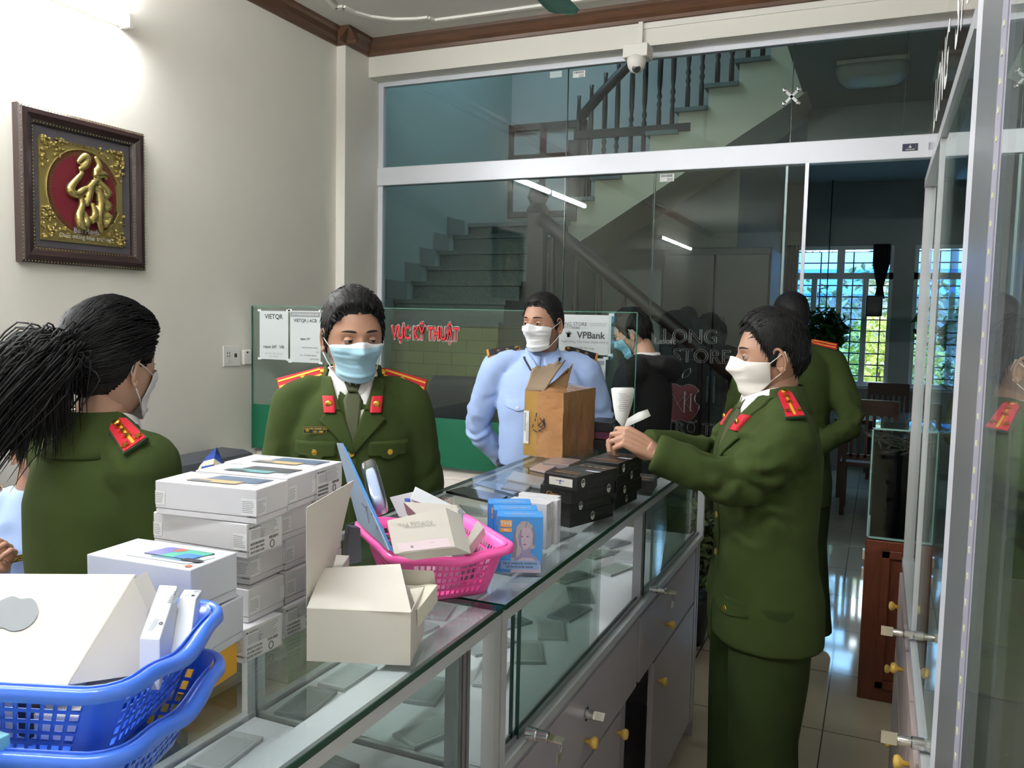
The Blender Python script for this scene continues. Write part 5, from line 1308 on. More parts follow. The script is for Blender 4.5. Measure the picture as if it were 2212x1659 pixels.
# ---------- officer facing us behind the counter
def officer_front():
    loc = V((-1.40, 2.03, 0)); rz = math.atan2(-(0-loc.x), (0-loc.y))+.02      # local +Y towards the viewer
    rz = math.atan2(-(0-loc.x), (0-loc.y)); rz += .0
    root, s, Mh = person('policeman in green uniform and blue surgical mask, facing us behind the counter', loc, rz, 1.655, (-.12, .03, .24), (0.0, .02, .0), hs=1.05)
    ar = [dict(S=1, sh=(.158, -.005, 1.33), el=(.215, -.03, 1.06), wr=(.235, .04, .82)), dict(S=-1, sh=(-.158, -.005, 1.33), el=(-.215, -.03, 1.06), wr=(-.225, .04, .82))]
    js = jacket_solid(s, .92, .70, [dict(p=arm_pts(a['sh'], a['el'], a['wr'])) for a in ar])
    js = remesh(js, .008, 6); cyl_noise(js, .004, 7, 3, (1, 1, .5))
    for i, a in enumerate(ar): sleeve_wrinkles(js, a['el'], .005, .12, i*3+1, 70); sleeve_wrinkles(js, (a['sh'][0]*.85, 0, 1.24), .003, .08, i+5, 60)
    js.build('jacket', M_green, root, True)
    bd = MB(); torso_body(bd, s, .95); neckcol(bd, Mh, s)
    for a in ar: limb(bd, [a['sh'], a['el'], a['wr']], [.042, .028, .026])
    for S_ in (-1, 1): limb(bd, [(S_*.09, 0, .88), (S_*.1, .01, .47), (S_*.1, 0, .08)], [.075, .055, .04])
    bd = remesh(bd, .011, 4); bd.mats = [M_skin]; bd.m = [0]*len(bd.f)
    bd.join(build_head(M_skin), Mh)
    for a in ar: hand_at(bd, a['wr'], a['el'], -a['S'], RELAX, (.5, .4, .2), up=(a['S'], 0, 0))
    eye_parts(bd, Mh, root, M_skin, (-.3, -.1), .62)
    bd.build('body', None, root, True)
    tr_ = MB(); trousers(tr_, s, [(-1, (-.10, 0, 0)), (1, (.10, 0, 0))]); remesh(tr_, .012, 4).build('trousers', M_green2, root, True)
    shoe(root, (-.1, .02)); shoe(root, (.1, .02))
    bv = police_front(root, js, s, lower=False)
    nameplate(root, bv, (.102, 0, 1.300*s), 'NGUYEN DANH QUANG', '192 - 888')
    shirt_collar(root, Mh, s, M_shirtw)
    for S_ in (-1, 1): epaulette(js, (S_*.212, -.002, 1.405*s), (S_*.070, -.006, 1.452*s), root, ('police', 'stripes', [(.5, 0)]), tilt=.85)
    hr = hair_shell(.010, 'm', 2, .012, 700, 170, .028); hr.v = [Mh @ v for v in hr.v]; hr.build('hair', M_hair, root, True)
    face_mask('surgical', mat('pale_blue_mask', '#a9d4e8', .7, bump=.1, bscale=300), Mh, root, mat('white_mask_border', '#e8eef4', .7))
    return root
officer_front()

# ---------- man in light blue shirt
def customs_man():
    loc = V((-1.315, 3.30, 0)); rz = math.atan2(-(0-loc.x), (0-loc.y))
    root, s, Mh = person('man in light blue uniform shirt and white mask, hands behind his back', loc, rz, 1.70, (-.02, 0, -.62), (0, .02, 0))
    w_ = 1.14
    ar = [dict(S=1, sh=(.19, -.01, 1.385), el=(.29, -.09, 1.12), wr=(.14, -.20, .93)), dict(S=-1, sh=(-.19, -.01, 1.385), el=(-.275, -.09, 1.12), wr=(-.10, -.20, .93))]
    js = MB(); js.loft([(0, 0, .95, .165, .13), (0, .004, 1.0, .175, .138), (0, .010, 1.10, .18, .145), (0, .012, 1.22, .188, .145), (0, .0, 1.34, .18, .12), (0, -.004, 1.40, .14, .092), (0, 0, 1.44, .085, .07), (0, 0, 1.465, .066, .064)])
    for S_ in (-1, 1): js.tube([(S_*.05, -.005, 1.43), (S_*.12, -.005, 1.418), (S_*.20, -.01, 1.392)], [.04, .05, .058], 18, round_=True)
    for a in ar: js.tube(arm_pts(a['sh'], a['el'], a['wr']), [.07, .066, .060, .056, .05, .042], 20); js.ell(a['sh'], (.066, .066, .066), 16)
    js = remesh(js, .008, 5); cyl_noise(js, .006, 9, 11, (1, 1, .6))
    for i, a in enumerate(ar): sleeve_wrinkles(js, a['el'], .007, .14, i*3+1, 60); sleeve_wrinkles(js, V(a['sh'])*.5+V((0, 0, .58)), .005, .12, i+9, 50)
    js.build('shirt', M_shirtb, root, True); bv = bvh_of(js)
    bd = MB(); torso_body(bd, s, 1.05); neckcol(bd, Mh, s)
    for a in ar: limb(bd, [a['sh'], a['el'], a['wr']], [.042, .028, .026])
    for S_ in (-1, 1): limb(bd, [(S_*.09, 0, .88), (S_*.1, .01, .47), (S_*.1, 0, .08)], [.075, .055, .04])
    bd = remesh(bd, .011, 4); bd.mats = [M_skin]; bd.m = [0]*len(bd.f); bd.join(build_head(M_skin), Mh)
    for a in ar: hand_at(bd, a['wr'], a['el'], a['S'], GRIP, (.5, .4, .4), up=(0, -1, 0))
    eye_parts(bd, Mh, root, M_skin, (0, 0), .45); bd.build('body', None, root, True)
    t = MB(); trousers(t, s, [(-1, (-.11, 0, 0)), (1, (.11, 0, 0))]); remesh(t, .012, 4).build('trousers', M_navy, root, True)
    MB().loft([(0, .0, .945, .182, .142), (0, .0, .985, .187, .146)]).build('belt', mat('black_belt', '#121113', .35), root, True, sharp=.6)
    shoe(root, (-.11, .02)); shoe(root, (.11, .02))
    F = V((0, -1, 0)); X = V((1, 0, 0)); Z = V((0, 0, 1)); o = V((0, 0, 0))
    for S_ in (-1, 1):
        cx = .095; ed = lambda a, b: (a, b) if S_ > 0 else (-b, -a)
        m_ = MB(); drape(m_, bv, o, X, Z, F, [(1.218, *ed(cx-.002, cx+.002)), (1.235, *ed(cx-.055, cx+.055)), (1.27, *ed(cx-.055, cx+.055))], 8, .002, .003, M_shirtb); m_.build('pocket_flap', None, root, True)
        button(bv, V((S_*cx, 0, 1.232)), F, .006, M_paper, parent=root)
        m_ = MB(); drape(m_, bv, o, X, Z, F, [(1.375, *ed(.006, .012)), (1.385, *ed(.012, .05)), (1.42, *ed(.03, .085)), (1.455, *ed(.058, .078))], 8, .008, .005, M_shirtb); cl = m_.build('collar', None, root, True)
        m_ = MB(); drape(m_, bv, o, X, Z, F, [(1.384, *ed(.040, .048)), (1.43, *ed(.068, .078)), (1.44, *ed(.07, .08))], 4, .014, .002, mat('navy_board', '#141622', .7)); m_.build('collar_tab', None, root, True)
    m_ = MB(); drape(m_, bv, o, X, Z, F, [(.96, -.014, .014), (1.38, -.014, .014)], 3, .001, .002, M_shirtb, sub=20); m_.build('placket', None, root, True)
    for z in (1.03, 1.12, 1.21, 1.30): button(bv, V((0, 0, z)), F, .005, M_paper, parent=root)
    shirt_collar(root, Mh, s, M_shirtb, z=1.425)
    for S_ in (-1, 1): epaulette(js, (S_*.235, -.004, 1.432), (S_*.095, -.004, 1.474), root, ('customs', '', [(.35, 0), (.62, 0)]), (.05, .042))
    hr = hair_shell(.009, 'm', 5, .007, 500, 0, .018); hr.v = [Mh @ v for v in hr.v]; hr.build('hair', M_hair, root, True)
    face_mask('surgical', mat('white_mask', '#eceef0', .7, bump=.1, bscale=300), Mh, root)
customs_man()

# ---------- officer on the right holding the receipts
HR = [None]
def officer_right():
    rz = math.radians(114); loc = V((-.270, 2.42, 0))
    root, s, Mh = person('policeman in green uniform and white cotton mask holding out paper receipts', loc, rz, 1.63, (-.05, 0, -.14), (0, -.02, -.005))
    wl = to_local(loc, rz, ond(1310, 950, 2.42)); wr = to_local(loc, rz, ond(1400, 990, 2.30))
    # right arm nearer to us is on local -X? resolve by side
    shR, shL = V((.178, .0, 1.285)), V((-.178, .02, 1.285))
    WR = to_local(loc, rz, ond(1414, 978, 2.22)); WL = to_local(loc, rz, ond(1395, 962, 2.46))
    if shR.x*1 > 0: pass
    near = shR if (Matrix.Rotation(rz, 3, 'Z') @ shR).y < (Matrix.Rotation(rz, 3, 'Z') @ shL).y else shL
    far = shL if near is shR else shR
    EN = to_local(loc, rz, ond(1600, 1050, 2.19)); EF = to_local(loc, rz, ond(1545, 985, 2.58))
    ar = [dict(sh=near, el=EN, wr=WR), dict(sh=far, el=EF, wr=WL)]
    js = jacket_solid(s, .98, .745, [dict(p=arm_pts(a['sh'], a['el'], a['wr']), r=[.074, .070, .062, .060, .056, .052]) for a in ar], depth=1.0, flare=1.07, shz=1.335)
    js = remesh(js, .008, 6); cyl_noise(js, .005, 7, 5, (1, 1, .45))
    for i, a in enumerate(ar):
        sleeve_wrinkles(js, a['el'], .011, .13, i*3+2, 60); sleeve_wrinkles(js, a['sh'].lerp(a['el'], .25)+V((0, .03, -.05)), .006, .09, i+4, 80)
    js.build('jacket', M_green, root, True)
    bd = MB(); torso_body(bd, s, .95); neckcol(bd, Mh, s)
    for a in ar: limb(bd, [a['sh'], a['el'], a['wr']], [.042, .028, .026])
    for S_ in (-1, 1): limb(bd, [(S_*.09, 0, .88), (S_*.1, .01, .47), (S_*.1, 0, .08)], [.075, .055, .04])
    bd = remesh(bd, .011, 4); bd.mats = [M_skin]; bd.m = [0]*len(bd.f); bd.join(build_head(M_skin), Mh)
    pin = {'i': (.75, .85, .35), 'm': (.85, 1.0, .5), 'r': (.95, 1.1, .6), 'p': (1.0, 1.1, .6)}
    L2W = lambda P: Matrix.Rotation(-rz, 3, 'Z') @ V(P)
    dirn = L2W((ond(1325, 926, 2.24)-ond(1414, 978, 2.22))); dirf = L2W((ond(1335, 940, 2.44)-ond(1395, 962, 2.46)))
    u = V((0, 0, 1))
    hand_at(bd, ar[0]['wr'], ar[0]['el'], 1, pin, (.35, .55, .1), direction=dirn, up=u, roll=-.7)
    hand_at(bd, ar[1]['wr'], ar[1]['el'], -1, pin, (.35, .55, .1), direction=dirf, up=u, roll=.5)
    eye_parts(bd, Mh, root, M_skin, (-.1, -.1), .4); bd.build('body', None, root, True)
    fL = to_local(loc, rz, (-.20, 2.30, 0)); fR = to_local(loc, rz, (-.20, 2.54, 0))
    feet = [(1, V((.10, .02, 0))), (-1, V((-.10, .0, 0)))]
    t = MB(); trousers(t, s, feet, r=(.115, .096, .092)); t = remesh(t, .010, 5); cyl_noise(t, .005, 6, 2, (1, 1, .35)); t.build('trousers', M_green2, root, True)
    shoe(root, (.10, .04)); shoe(root, (-.10, .02))
    police_front(root, js, s, buttons=(1.225, 1.09, .98), w_=.98)
    shirt_collar(root, Mh, s, M_shirtw, z=1.437)
    for S_ in (-1, 1): epaulette(js, (S_*.208, .0, 1.378*s), (S_*.085, -.004, 1.445*s), root, ('police', 'line', [(.72, 0), (.5, 0), (.2, .014), (.2, -.014)]), tilt=.12)
    hr = hair_shell(.009, 'm', 8, .014, 750, 60, .026); hr.v = [Mh @ v for v in hr.v]; hr.build('hair', M_hair, root, True)
    face_mask('cotton', mat('white_cotton_mask', '#eae4dc', .85, bump=.1, bscale=400), Mh, root)
officer_right()

# ---------- officer seen from behind in the doorway
def officer_back():
    rz = math.radians(18); loc = V((-.40, 4.33, 0))
    root, s, Mh = person('policeman in green seen from behind, hands clasped at his back', loc, rz, 1.75, (-.02, 0, .35), (0, .02, 0))
    wA = V((.03, -.175, .98)); wB = V((-.03, -.175, 1.00))
    ar = [dict(S=1, sh=(.19, .0, 1.42), el=(.285, -.11, 1.13), wr=(.06, -.19, 1.0)), dict(S=-1, sh=(-.19, .0, 1.42), el=(-.275, -.11, 1.13), wr=(-.04, -.19, 1.02))]
    js = jacket_solid(s, 1.08, .68, [dict(p=arm_pts(a['sh'], a['el'], a['wr'])) for a in ar])
    js = remesh(js, .009, 5); cyl_noise(js, .005, 7, 9, (1, 1, .5))
    for i, a in enumerate(ar): sleeve_wrinkles(js, a['el'], .008, .13, i, 55)
    js.build('jacket', M_green, root, True)
    bd = MB(); torso_body(bd, s, .95); neckcol(bd, Mh, s)
    for a in ar: limb(bd, [a['sh'], a['el'], a['wr']], [.042, .028, .026])
    for S_ in (-1, 1): limb(bd, [(S_*.09, 0, .9), (S_*.13, .0, .48), (S_*.16, 0, .08)], [.075, .055, .04])
    bd = remesh(bd, .012, 4); bd.mats = [M_skin]; bd.m = [0]*len(bd.f); bd.join(build_head(M_skin, 48), Mh)
    for a in ar: hand_at(bd, a['wr'], a['el'], a['S'], GRIP, (.5, .4, .4), up=(0, -1, 0), direction=(-a['S'], 0, -.25))
    eye_parts(bd, Mh, root, M_skin); bd.build('body', None, root, True)
    t = MB(); trousers(t, s, [(1, (.17, .0, 0)), (-1, (-.22, .06, 0))], r=(.12, .09, .085)); remesh(t, .012, 4).build('trousers', M_green2, root, True)
    shoe(root, (.17, .0), -.2); shoe(root, (-.22, .06), .5)
    shirt_collar(root, Mh, s, M_green, z=1.435, r=.068)
    for S_ in (-1, 1): epaulette(js, (S_*.21, .0, 1.40*s), (S_*.08, -.0, 1.455*s), root, ('police', 'stripes', [(.5, 0)]), tilt=-.7)
    hr = hair_shell(.010, 'm', 12, .010, 350, 0, .018); hr.v = [Mh @ v for v in hr.v]; hr.build('hair', M_hair, root, True)
    face_mask('surgical', MATS['white_mask'], Mh, root)
officer_back()

# ---------- young man in black hooded jacket behind the screen
def hood_man():
    loc = V((-1.09, 4.16, 0)); rz = math.radians(82)
    root, s, Mh = person('person in black hooded jacket and blue mask looking down, behind the screen', loc, rz, 1.66, (-.42, 0, .12), (0, .05, -.01))
    M_hood = mat('black_hoodie', '#101012', .85, bump=.2, bscale=120)
    ar = [dict(S=1, sh=(.15, .02, 1.33), el=(.19, .06, 1.07), wr=(.12, .27, 1.02)), dict(S=-1, sh=(-.15, .02, 1.33), el=(-.19, .06, 1.07), wr=(-.12, .27, 1.02))]
    js = jacket_solid(s, .86, .80, [dict(p=arm_pts(a['sh'], a['el'], a['wr'])) for a in ar])
    js.tube([(-.09, -.05, 1.40), (-.07, -.11, 1.39), (0, -.14, 1.36), (.07, -.11, 1.39), (.09, -.05, 1.40)], [.03, .045, .06, .045, .03], 16, round_=True)
    js = remesh(js, .009, 4); cyl_noise(js, .006, 8, 4); js.build('hooded_jacket', M_hood, root, True); bv = bvh_of(js)
    m_ = MB(); m_.text('JIGEONG', .03, frame(surf(bv, (.12, 0, 1.20), (-1, 0, 0))[0]+V((.012, 0, 0)), (0, 1, 0), (0, 0, 1)), M_paper, True)
    drape(m_, bv, (0, 0, 0), (0, 1, 0), (0, 0, 1), (-1, 0, 0), [(1.372, -.10, .05), (1.376, -.10, .05)], 10, .002, .001, M_paper, sub=1)
    m_.build('jacket_print', None, root)
    bd = MB(); torso_body(bd, s, .92); neckcol(bd, Mh, s)
    for a in ar: limb(bd, [a['sh'], a['el'], a['wr']], [.042, .028, .026])
    for S_ in (-1, 1): limb(bd, [(S_*.09, 0, .88), (S_*.1, .01, .47), (S_*.1, 0, .08)], [.075, .055, .04])
    bd = remesh(bd, .012, 4); bd.mats = [M_skinw]; bd.m = [0]*len(bd.f); bd.join(build_head(M_skinw, 48), Mh)
    for a in ar: hand_at(bd, a['wr'], a['el'], -a['S'], RELAX, (.5, .4, .2))
    eye_parts(bd, Mh, root, M_skinw, squint=.8); bd.build('body', None, root, True)
    t = MB(); trousers(t, s, [(-1, (-.1, 0, 0)), (1, (.1, 0, 0))]); remesh(t, .014, 4).build('trousers', M_navy, root, True)
    shoe(root, (-.1, .02)); shoe(root, (.1, .02))
    hr = hair_shell(.014, 'm', 15, .010, 420, 50, .032); hr.v = [Mh @ v for v in hr.v]; hr.build('hair', M_hair, root, True)
    face_mask('surgical', mat('teal_blue_mask', '#86c4dc', .7), Mh, root)
    shirt_collar(root, Mh, s, M_shirtw, z=1.425, r=.062)
hood_man()

# ---------- policewoman with ponytail, nearest us on the left
def woman():
    loc = V((-1.445, 1.205, 0)); rz = math.radians(-8)
    root, s, Mh = person('policewoman with long black ponytail and white mask, seen from behind', loc, rz, 1.59, (-.03, 0, .22), (0, .0, .008), M_skinw)
    ar = [dict(S=1, sh=(.142, .0, 1.295), el=(.175, .05, 1.03), wr=(.14, .26, .98)), dict(S=-1, sh=(-.142, .0, 1.295), el=(-.175, .05, 1.03), wr=(-.14, .24, .98))]
    js = jacket_solid(s, .80, .70, [dict(p=arm_pts(a['sh'], a['el'], a['wr']), r=[.066, .062, .056, .054, .050, .046]) for a in ar], sh=.165)
    js = remesh(js, .007, 7); cyl_noise(js, .0035, 6, 1, (1, 1, .4))
    for i, a in enumerate(ar): sleeve_wrinkles(js, a['el'], .004, .12, i, 50)
    js.build('jacket', M_green, root, True)
    # turned down jacket collar
    mb = MB(); n = 40; vs = []; fs = []
    for j in range(n+1):
        a = -PI*.80+2*PI*.80*j/n; x, y = math.sin(a+PI), math.cos(a+PI); fr = max(0, y)
        vs += [V((x*.069, y*.066-.006, 1.452*s+.020-.05*fr)), V((x*.077, y*.074-.006, 1.452*s+.025-.05*fr)), V((x*.108, y*.100-.006, 1.402*s-.040*fr)), V((x*.116, y*.106-.006, 1.388*s-.044*fr))]
    for j in range(n):
        a = j*4
        for q in range(3): fs.append((a+q, a+q+4, a+q+5, a+q+1))
    mb.add(vs, fs, M_green); o = mb.build('jacket_collar', None, root, True); q = o.modifiers.new('s', 'SOLIDIFY'); q.thickness = .005
    shirt_collar(root, Mh, s, M_shirtw, z=1.438, r=.060)
    bd = MB(); torso_body(bd, s, .9); 
    hb = Mh @ V((0, -.02, -.075)); bd.tube([(0, -.004, 1.36*s), (0, .0, 1.43*s), hb, Mh @ V((0, -.012, -.03))], [.058, .050, .047, .052], 20)
    for a in ar: limb(bd, [a['sh'], a['el'], a['wr']], [.04, .033, .025])
    for S_ in (-1, 1): limb(bd, [(S_*.09, 0, .86), (S_*.1, .01, .46), (S_*.1, 0, .08)], [.075, .055, .04])
    bd = remesh(bd, .010, 4); bd.mats = [M_skinw]; bd.m = [0]*len(bd.f); bd.join(build_head(M_skinw), Mh)
    for a in ar: hand_at(bd, a['wr'], a['el'], -a['S'], RELAX, (.5, .4, .2), scale=.9)
    eye_parts(bd, Mh, root, M_skinw); bd.build('body', None, root, True)
    t = MB(); trousers(t, s, [(-1, (-.1, 0, 0)), (1, (.1, 0, 0))]); remesh(t, .014, 4).build('trousers', M_green2, root, True)
    shoe(root, (-.1, .02)); shoe(root, (.1, .02))
    for S_ in (-1, 1): epaulette(js, (S_*.185, .0, 1.360*s), (S_*.085, -.006, 1.440*s), root, ('police', 'line', [(.74, 0), (.55, 0), (.36, 0), (.14, .014), (.14, -.014)]), tilt=-.65)
    hr = hair_shell(.015, 'f', 21, .008, 1500, 0, .06, side=1.0)
    hr.v = [Mh @ v for v in hr.v]; ho = hr.build('hair', M_hair, root, True)
    # ponytail: strands sweeping back, then falling to the left
    tail = MB(); rd = random.Random(4); A = Mh @ V((0, -.105, .018))
    inv = Matrix.Rotation(-rz, 3, 'Z')
    B = to_local(loc, rz, ond(80, 790, 1.56)); C_ = to_local(loc, rz, ond(0, 865, 1.54)); D_ = to_local(loc, rz, ond(-60, 965, 1.52))
    A1 = A+(A-Mh.translation).normalized()*.018
    for k in range(2400):
        r1, r2 = rd.gauss(0, 1), rd.gauss(0, 1); sp = V((rd.gauss(0, .7), rd.gauss(0, .7), rd.gauss(0, .7)))
        a = A+sp*.010-(A-Mh.translation).normalized()*.012; b = A1+sp*.014-V((0, 0, .004))
        c = B.lerp(A1, .35)+sp*.036+V((0, 0, .0)); tt = rd.random(); 
        e = C_+sp*.034+V((0, 0, -.02)) ; f_ = D_+sp*.035
        g = A1.lerp(B, .5)+sp*.03+V((0, 0, -.05-.05*rd.random()))
        ctrl = [a, b, c, e, f_] if tt > .35 else ([a, b, c, c.lerp(e, .45)+V((0, 0, -.02)), c.lerp(e, .7)+V((0, 0, -.08))] if tt > .12 else [a, b, c+V((0, 0, -.01)), g, g+V((0, 0, -.05))])
        pts = []
        for q in range(15):
            u = q/14*4; i_ = min(3, int(u)); w2 = u-i_
            p0 = ctrl[max(0, i_-1)]; p1 = ctrl[i_]; p2 = ctrl[i_+1]; p3 = ctrl[min(4, i_+2)]
            pts.append(.5*((2*p1)+(p2-p0)*w2+(2*p0-5*p1+4*p2-p3)*w2*w2+(3*p1-p0-3*p2+p3)*w2**3))
        tail.tube(pts, [.0014, .0018, .002, .0022, .0024, .0024, .0024, .0023, .0022, .002, .0018, .0016, .0013, .0009, .0003], 3, flat=.7)
    tl = tail.build('ponytail', M_hair, ho, True)
    Mt = Matrix.Translation(A+(A-Mh.translation).normalized()*.008) @ (A-Mh.translation).to_track_quat('Z', 'Y').to_matrix().to_4x4()
    MB().tube([Mt @ V((.024*math.cos(q*PI/10), .024*math.sin(q*PI/10), 0)) for q in range(20)], .006, 8, closed=True).build('hair_tie', M_black, ho, True)
    face_mask('surgical', MATS['white_mask'], Mh, root)
woman()

# ---------- seated person in blue shirt at the left edge, holding a phone
def seated():
    loc = V((-2.52, 1.83, 0)); rz = math.radians(-100)
    root, s, Mh = person('person in light blue uniform shirt seated on the sofa with a phone', loc, rz, 1.68, (-.35, 0, 0), (0, .06, -.42), M_skin)
    dz = -.42
    ar = [dict(S=1, sh=(.19, .0, 1.355+dz), el=(.25, .14, 1.08+dz), wr=(.09, .36, 1.12+dz)), dict(S=-1, sh=(-.19, .0, 1.355+dz), el=(-.25, .14, 1.08+dz), wr=(-.09, .36, 1.12+dz))]
    P_w = to_local(loc, rz, ond(-5, 1222, 2.35)); P_e = to_local(loc, rz, ond(-60, 1235, 2.5))
    js = MB(); js.loft([(0, -.02, .48, .18, .15), (0, -.02, .56, .185, .15), (0, .0, .72, .185, .14), (0, .01, .84, .19, .14), (0, 0, .93, .17, .115), (0, 0, .985, .12, .085), (0, .01, 1.02, .075, .068)])
    for S_ in (-1, 1): js.tube([(S_*.05, 0, .99), (S_*.12, 0, .975), (S_*.19, 0, .945)], [.04, .05, .06], 16, round_=True)
    ar[0 if True else 1]['wr'] = tuple(P_w) if P_w.x > -.2 else ar[0]['wr']
    for a in ar: js.tube(arm_pts(a['sh'], a['el'], a['wr']), [.07, .064, .058, .054, .046, .04], 18)
    js = remesh(js, .010, 4); cyl_noise(js, .008, 9, 2)
    js.build('shirt', M_shirtb, root, True); bv = bvh_of(js)
    bd = MB(); bd.loft([(0, 0, .50, .15, .11), (0, 0, .8, .15, .11), (0, 0, .93, .15, .09), (0, 0, 1.0, .06, .05)]); neck_top = Mh @ V((0, -.012, -.03)); bd.tube([(0, 0, .95), neck_top], [.058, .052], 18)
    for a in ar: limb(bd, [a['sh'], a['el'], a['wr']], [.045, .036, .028])
    for S_ in (-1, 1): limb(bd, [(S_*.09, 0, .50), (S_*.11, .42, .52), (S_*.11, .42, .08)], [.075, .055, .04])
    bd = remesh(bd, .012, 4); bd.mats = [M_skin]; bd.m = [0]*len(bd.f); bd.join(build_head(M_skin, 48), Mh)
    for a in ar: hand_at(bd, a['wr'], a['el'], -a['S'], {k: (.7, .8, .5) for k in 'imrp'}, (.4, .5, .2), roll=-a['S']*1.2)
    eye_parts(bd, Mh, root, M_skin); bd.build('body', None, root, True)
    t = MB(); t.loft([(0, -.02, .43, .18, .15), (0, -.02, .56, .18, .15)])
    for S_ in (-1, 1): t.tube([(S_*.09, 0, .52), (S_*.11, .40, .54)], [.095, .075], 18, round_=True); t.tube([(S_*.11, .40, .54), (S_*.11, .42, .06)], [.072, .065], 18, round_=False)
    remesh(t, .012, 4).build('trousers', M_navy, root, True)
    shoe(root, (-.11, .44)); shoe(root, (.11, .44))
    for S_ in (-1, 1): epaulette(js, (S_*.225, 0, .985), (S_*.09, 0, 1.03), root, ('customs', '', [(.35, 0), (.62, 0)]))
    nameplate(root, bv, (-.10, 0, .83), 'NGUYEN VAN TRUNG', 'CUC QUAN LY', True, .07, .02)
    nameplate(root, bv, (.10, 0, .83), 'NGUYEN VAN TRUNG', 'CUC QUAN LY', True, .07, .02)
    hr = hair_shell(.012, 'm', 31, .010, 300, 0, .02); hr.v = [Mh @ v for v in hr.v]; hr.build('hair', M_hair, root, True)
    # phone in the hands: its own thing
    c = (V(ar[0]['wr'])+V(ar[1]['wr']))/2+V((0, .10, .0)); cw = Matrix.Rotation(rz, 3, 'Z') @ c+loc
    ph = MB().box(-.035, .035, -.072, .072, -.004, .004, M_black, Matrix.Translation(cw) @ Matrix.Rotation(rz, 4, 'Z') @ Matrix.Rotation(.5, 4, 'X')).build('mobile_phone', bevel=.003)
    tag(ph, 'black mobile phone held in the hands of the seated person', 'phone')
seated()
# ------------------------------------------------------------------ goods on the counters
HCZ = HC+.0004
M_boxw = mat('white_box_board', '#cecdd1', .42, bump=.01, bscale=200)
M_boxs = mat('cool_white_box', '#c8ccd4', .4)
M_blk = mat('black_box_board', '#111013', .4, coat=.1)
def bframe(Fx, Fy, z, yaw, La):
    w_ = math.radians(yaw); a = V((math.cos(w_), math.sin(w_), 0)); A = V((Fx, Fy, z))+a*La
    ex = -a; ey = V((a.y, -a.x, 0))
    return Matrix(((ex.x, ey.x, 0, A.x), (ex.y, ey.y, 0, A.y), (0, 0, 1, A.z), (0, 0, 0, 1)))
def FRONT(La, Lb, H, x, z, off=.0003): return Matrix(((1, 0, 0, x), (0, 0, -1, -off), (0, 1, 0, z), (0, 0, 0, 1)))
def ENDF(La, Lb, H, y, z, off=.0003): return Matrix(((0, 0, 1, La+off), (1, 0, 0, y), (0, 1, 0, z), (0, 0, 0, 1)))
def TOP(La, Lb, H, x, y, off=.0003): return Matrix(((1, 0, 0, x), (0, 1, 0, y), (0, 0, 1, H+off), (0, 0, 0, 1)))
def rectp(mb, Mf, x0, x1, y0, y1, m, up=0): mb.add([(x0, y0, up), (x1, y0, up), (x1, y1, up), (x0, y1, up)], [(0, 1, 2, 3)], m, Mf)
def lines(mb, Mf, x0, x1, y0, y1, n, m, rd, up=.0002):
    for k in range(n):
        y = y1-(y1-y0)*(k+.5)/n; rectp(mb, Mf, x0, x0+(x1-x0)*rd.uniform(.7, 1), y-.0004, y+.0004, m, up)
def barcode(mb, Mf, x0, x1, y0, y1, m, rd, up=.0003):
    x = x0
    while x < x1: b = rd.uniform(.0004, .0012); rectp(mb, Mf, x, min(x+b, x1), y0, y1, m, up); x += b+rd.uniform(.0004, .0011)
def rrect(mb, Mf, x0, x1, y0, y1, r, m, up=0, sk=0):
    pts = []
    for cx_, cy_, a0 in ((x1-r, y1-r, 0), (x0+r, y1-r, 90), (x0+r, y0+r, 180), (x1-r, y0+r, 270)):
        for k in range(5): a = math.radians(a0+k*22.5); pts.append((cx_+r*math.cos(a), cy_+r*math.sin(a), up))
    mb.add([(p[0]+sk*p[1], p[1], up) for p in pts], [tuple(range(len(pts)))], m, Mf)
M_lab = mat('label_paper', '#dededf', .5)
GB = 'white phone boxes piled on the near counter'
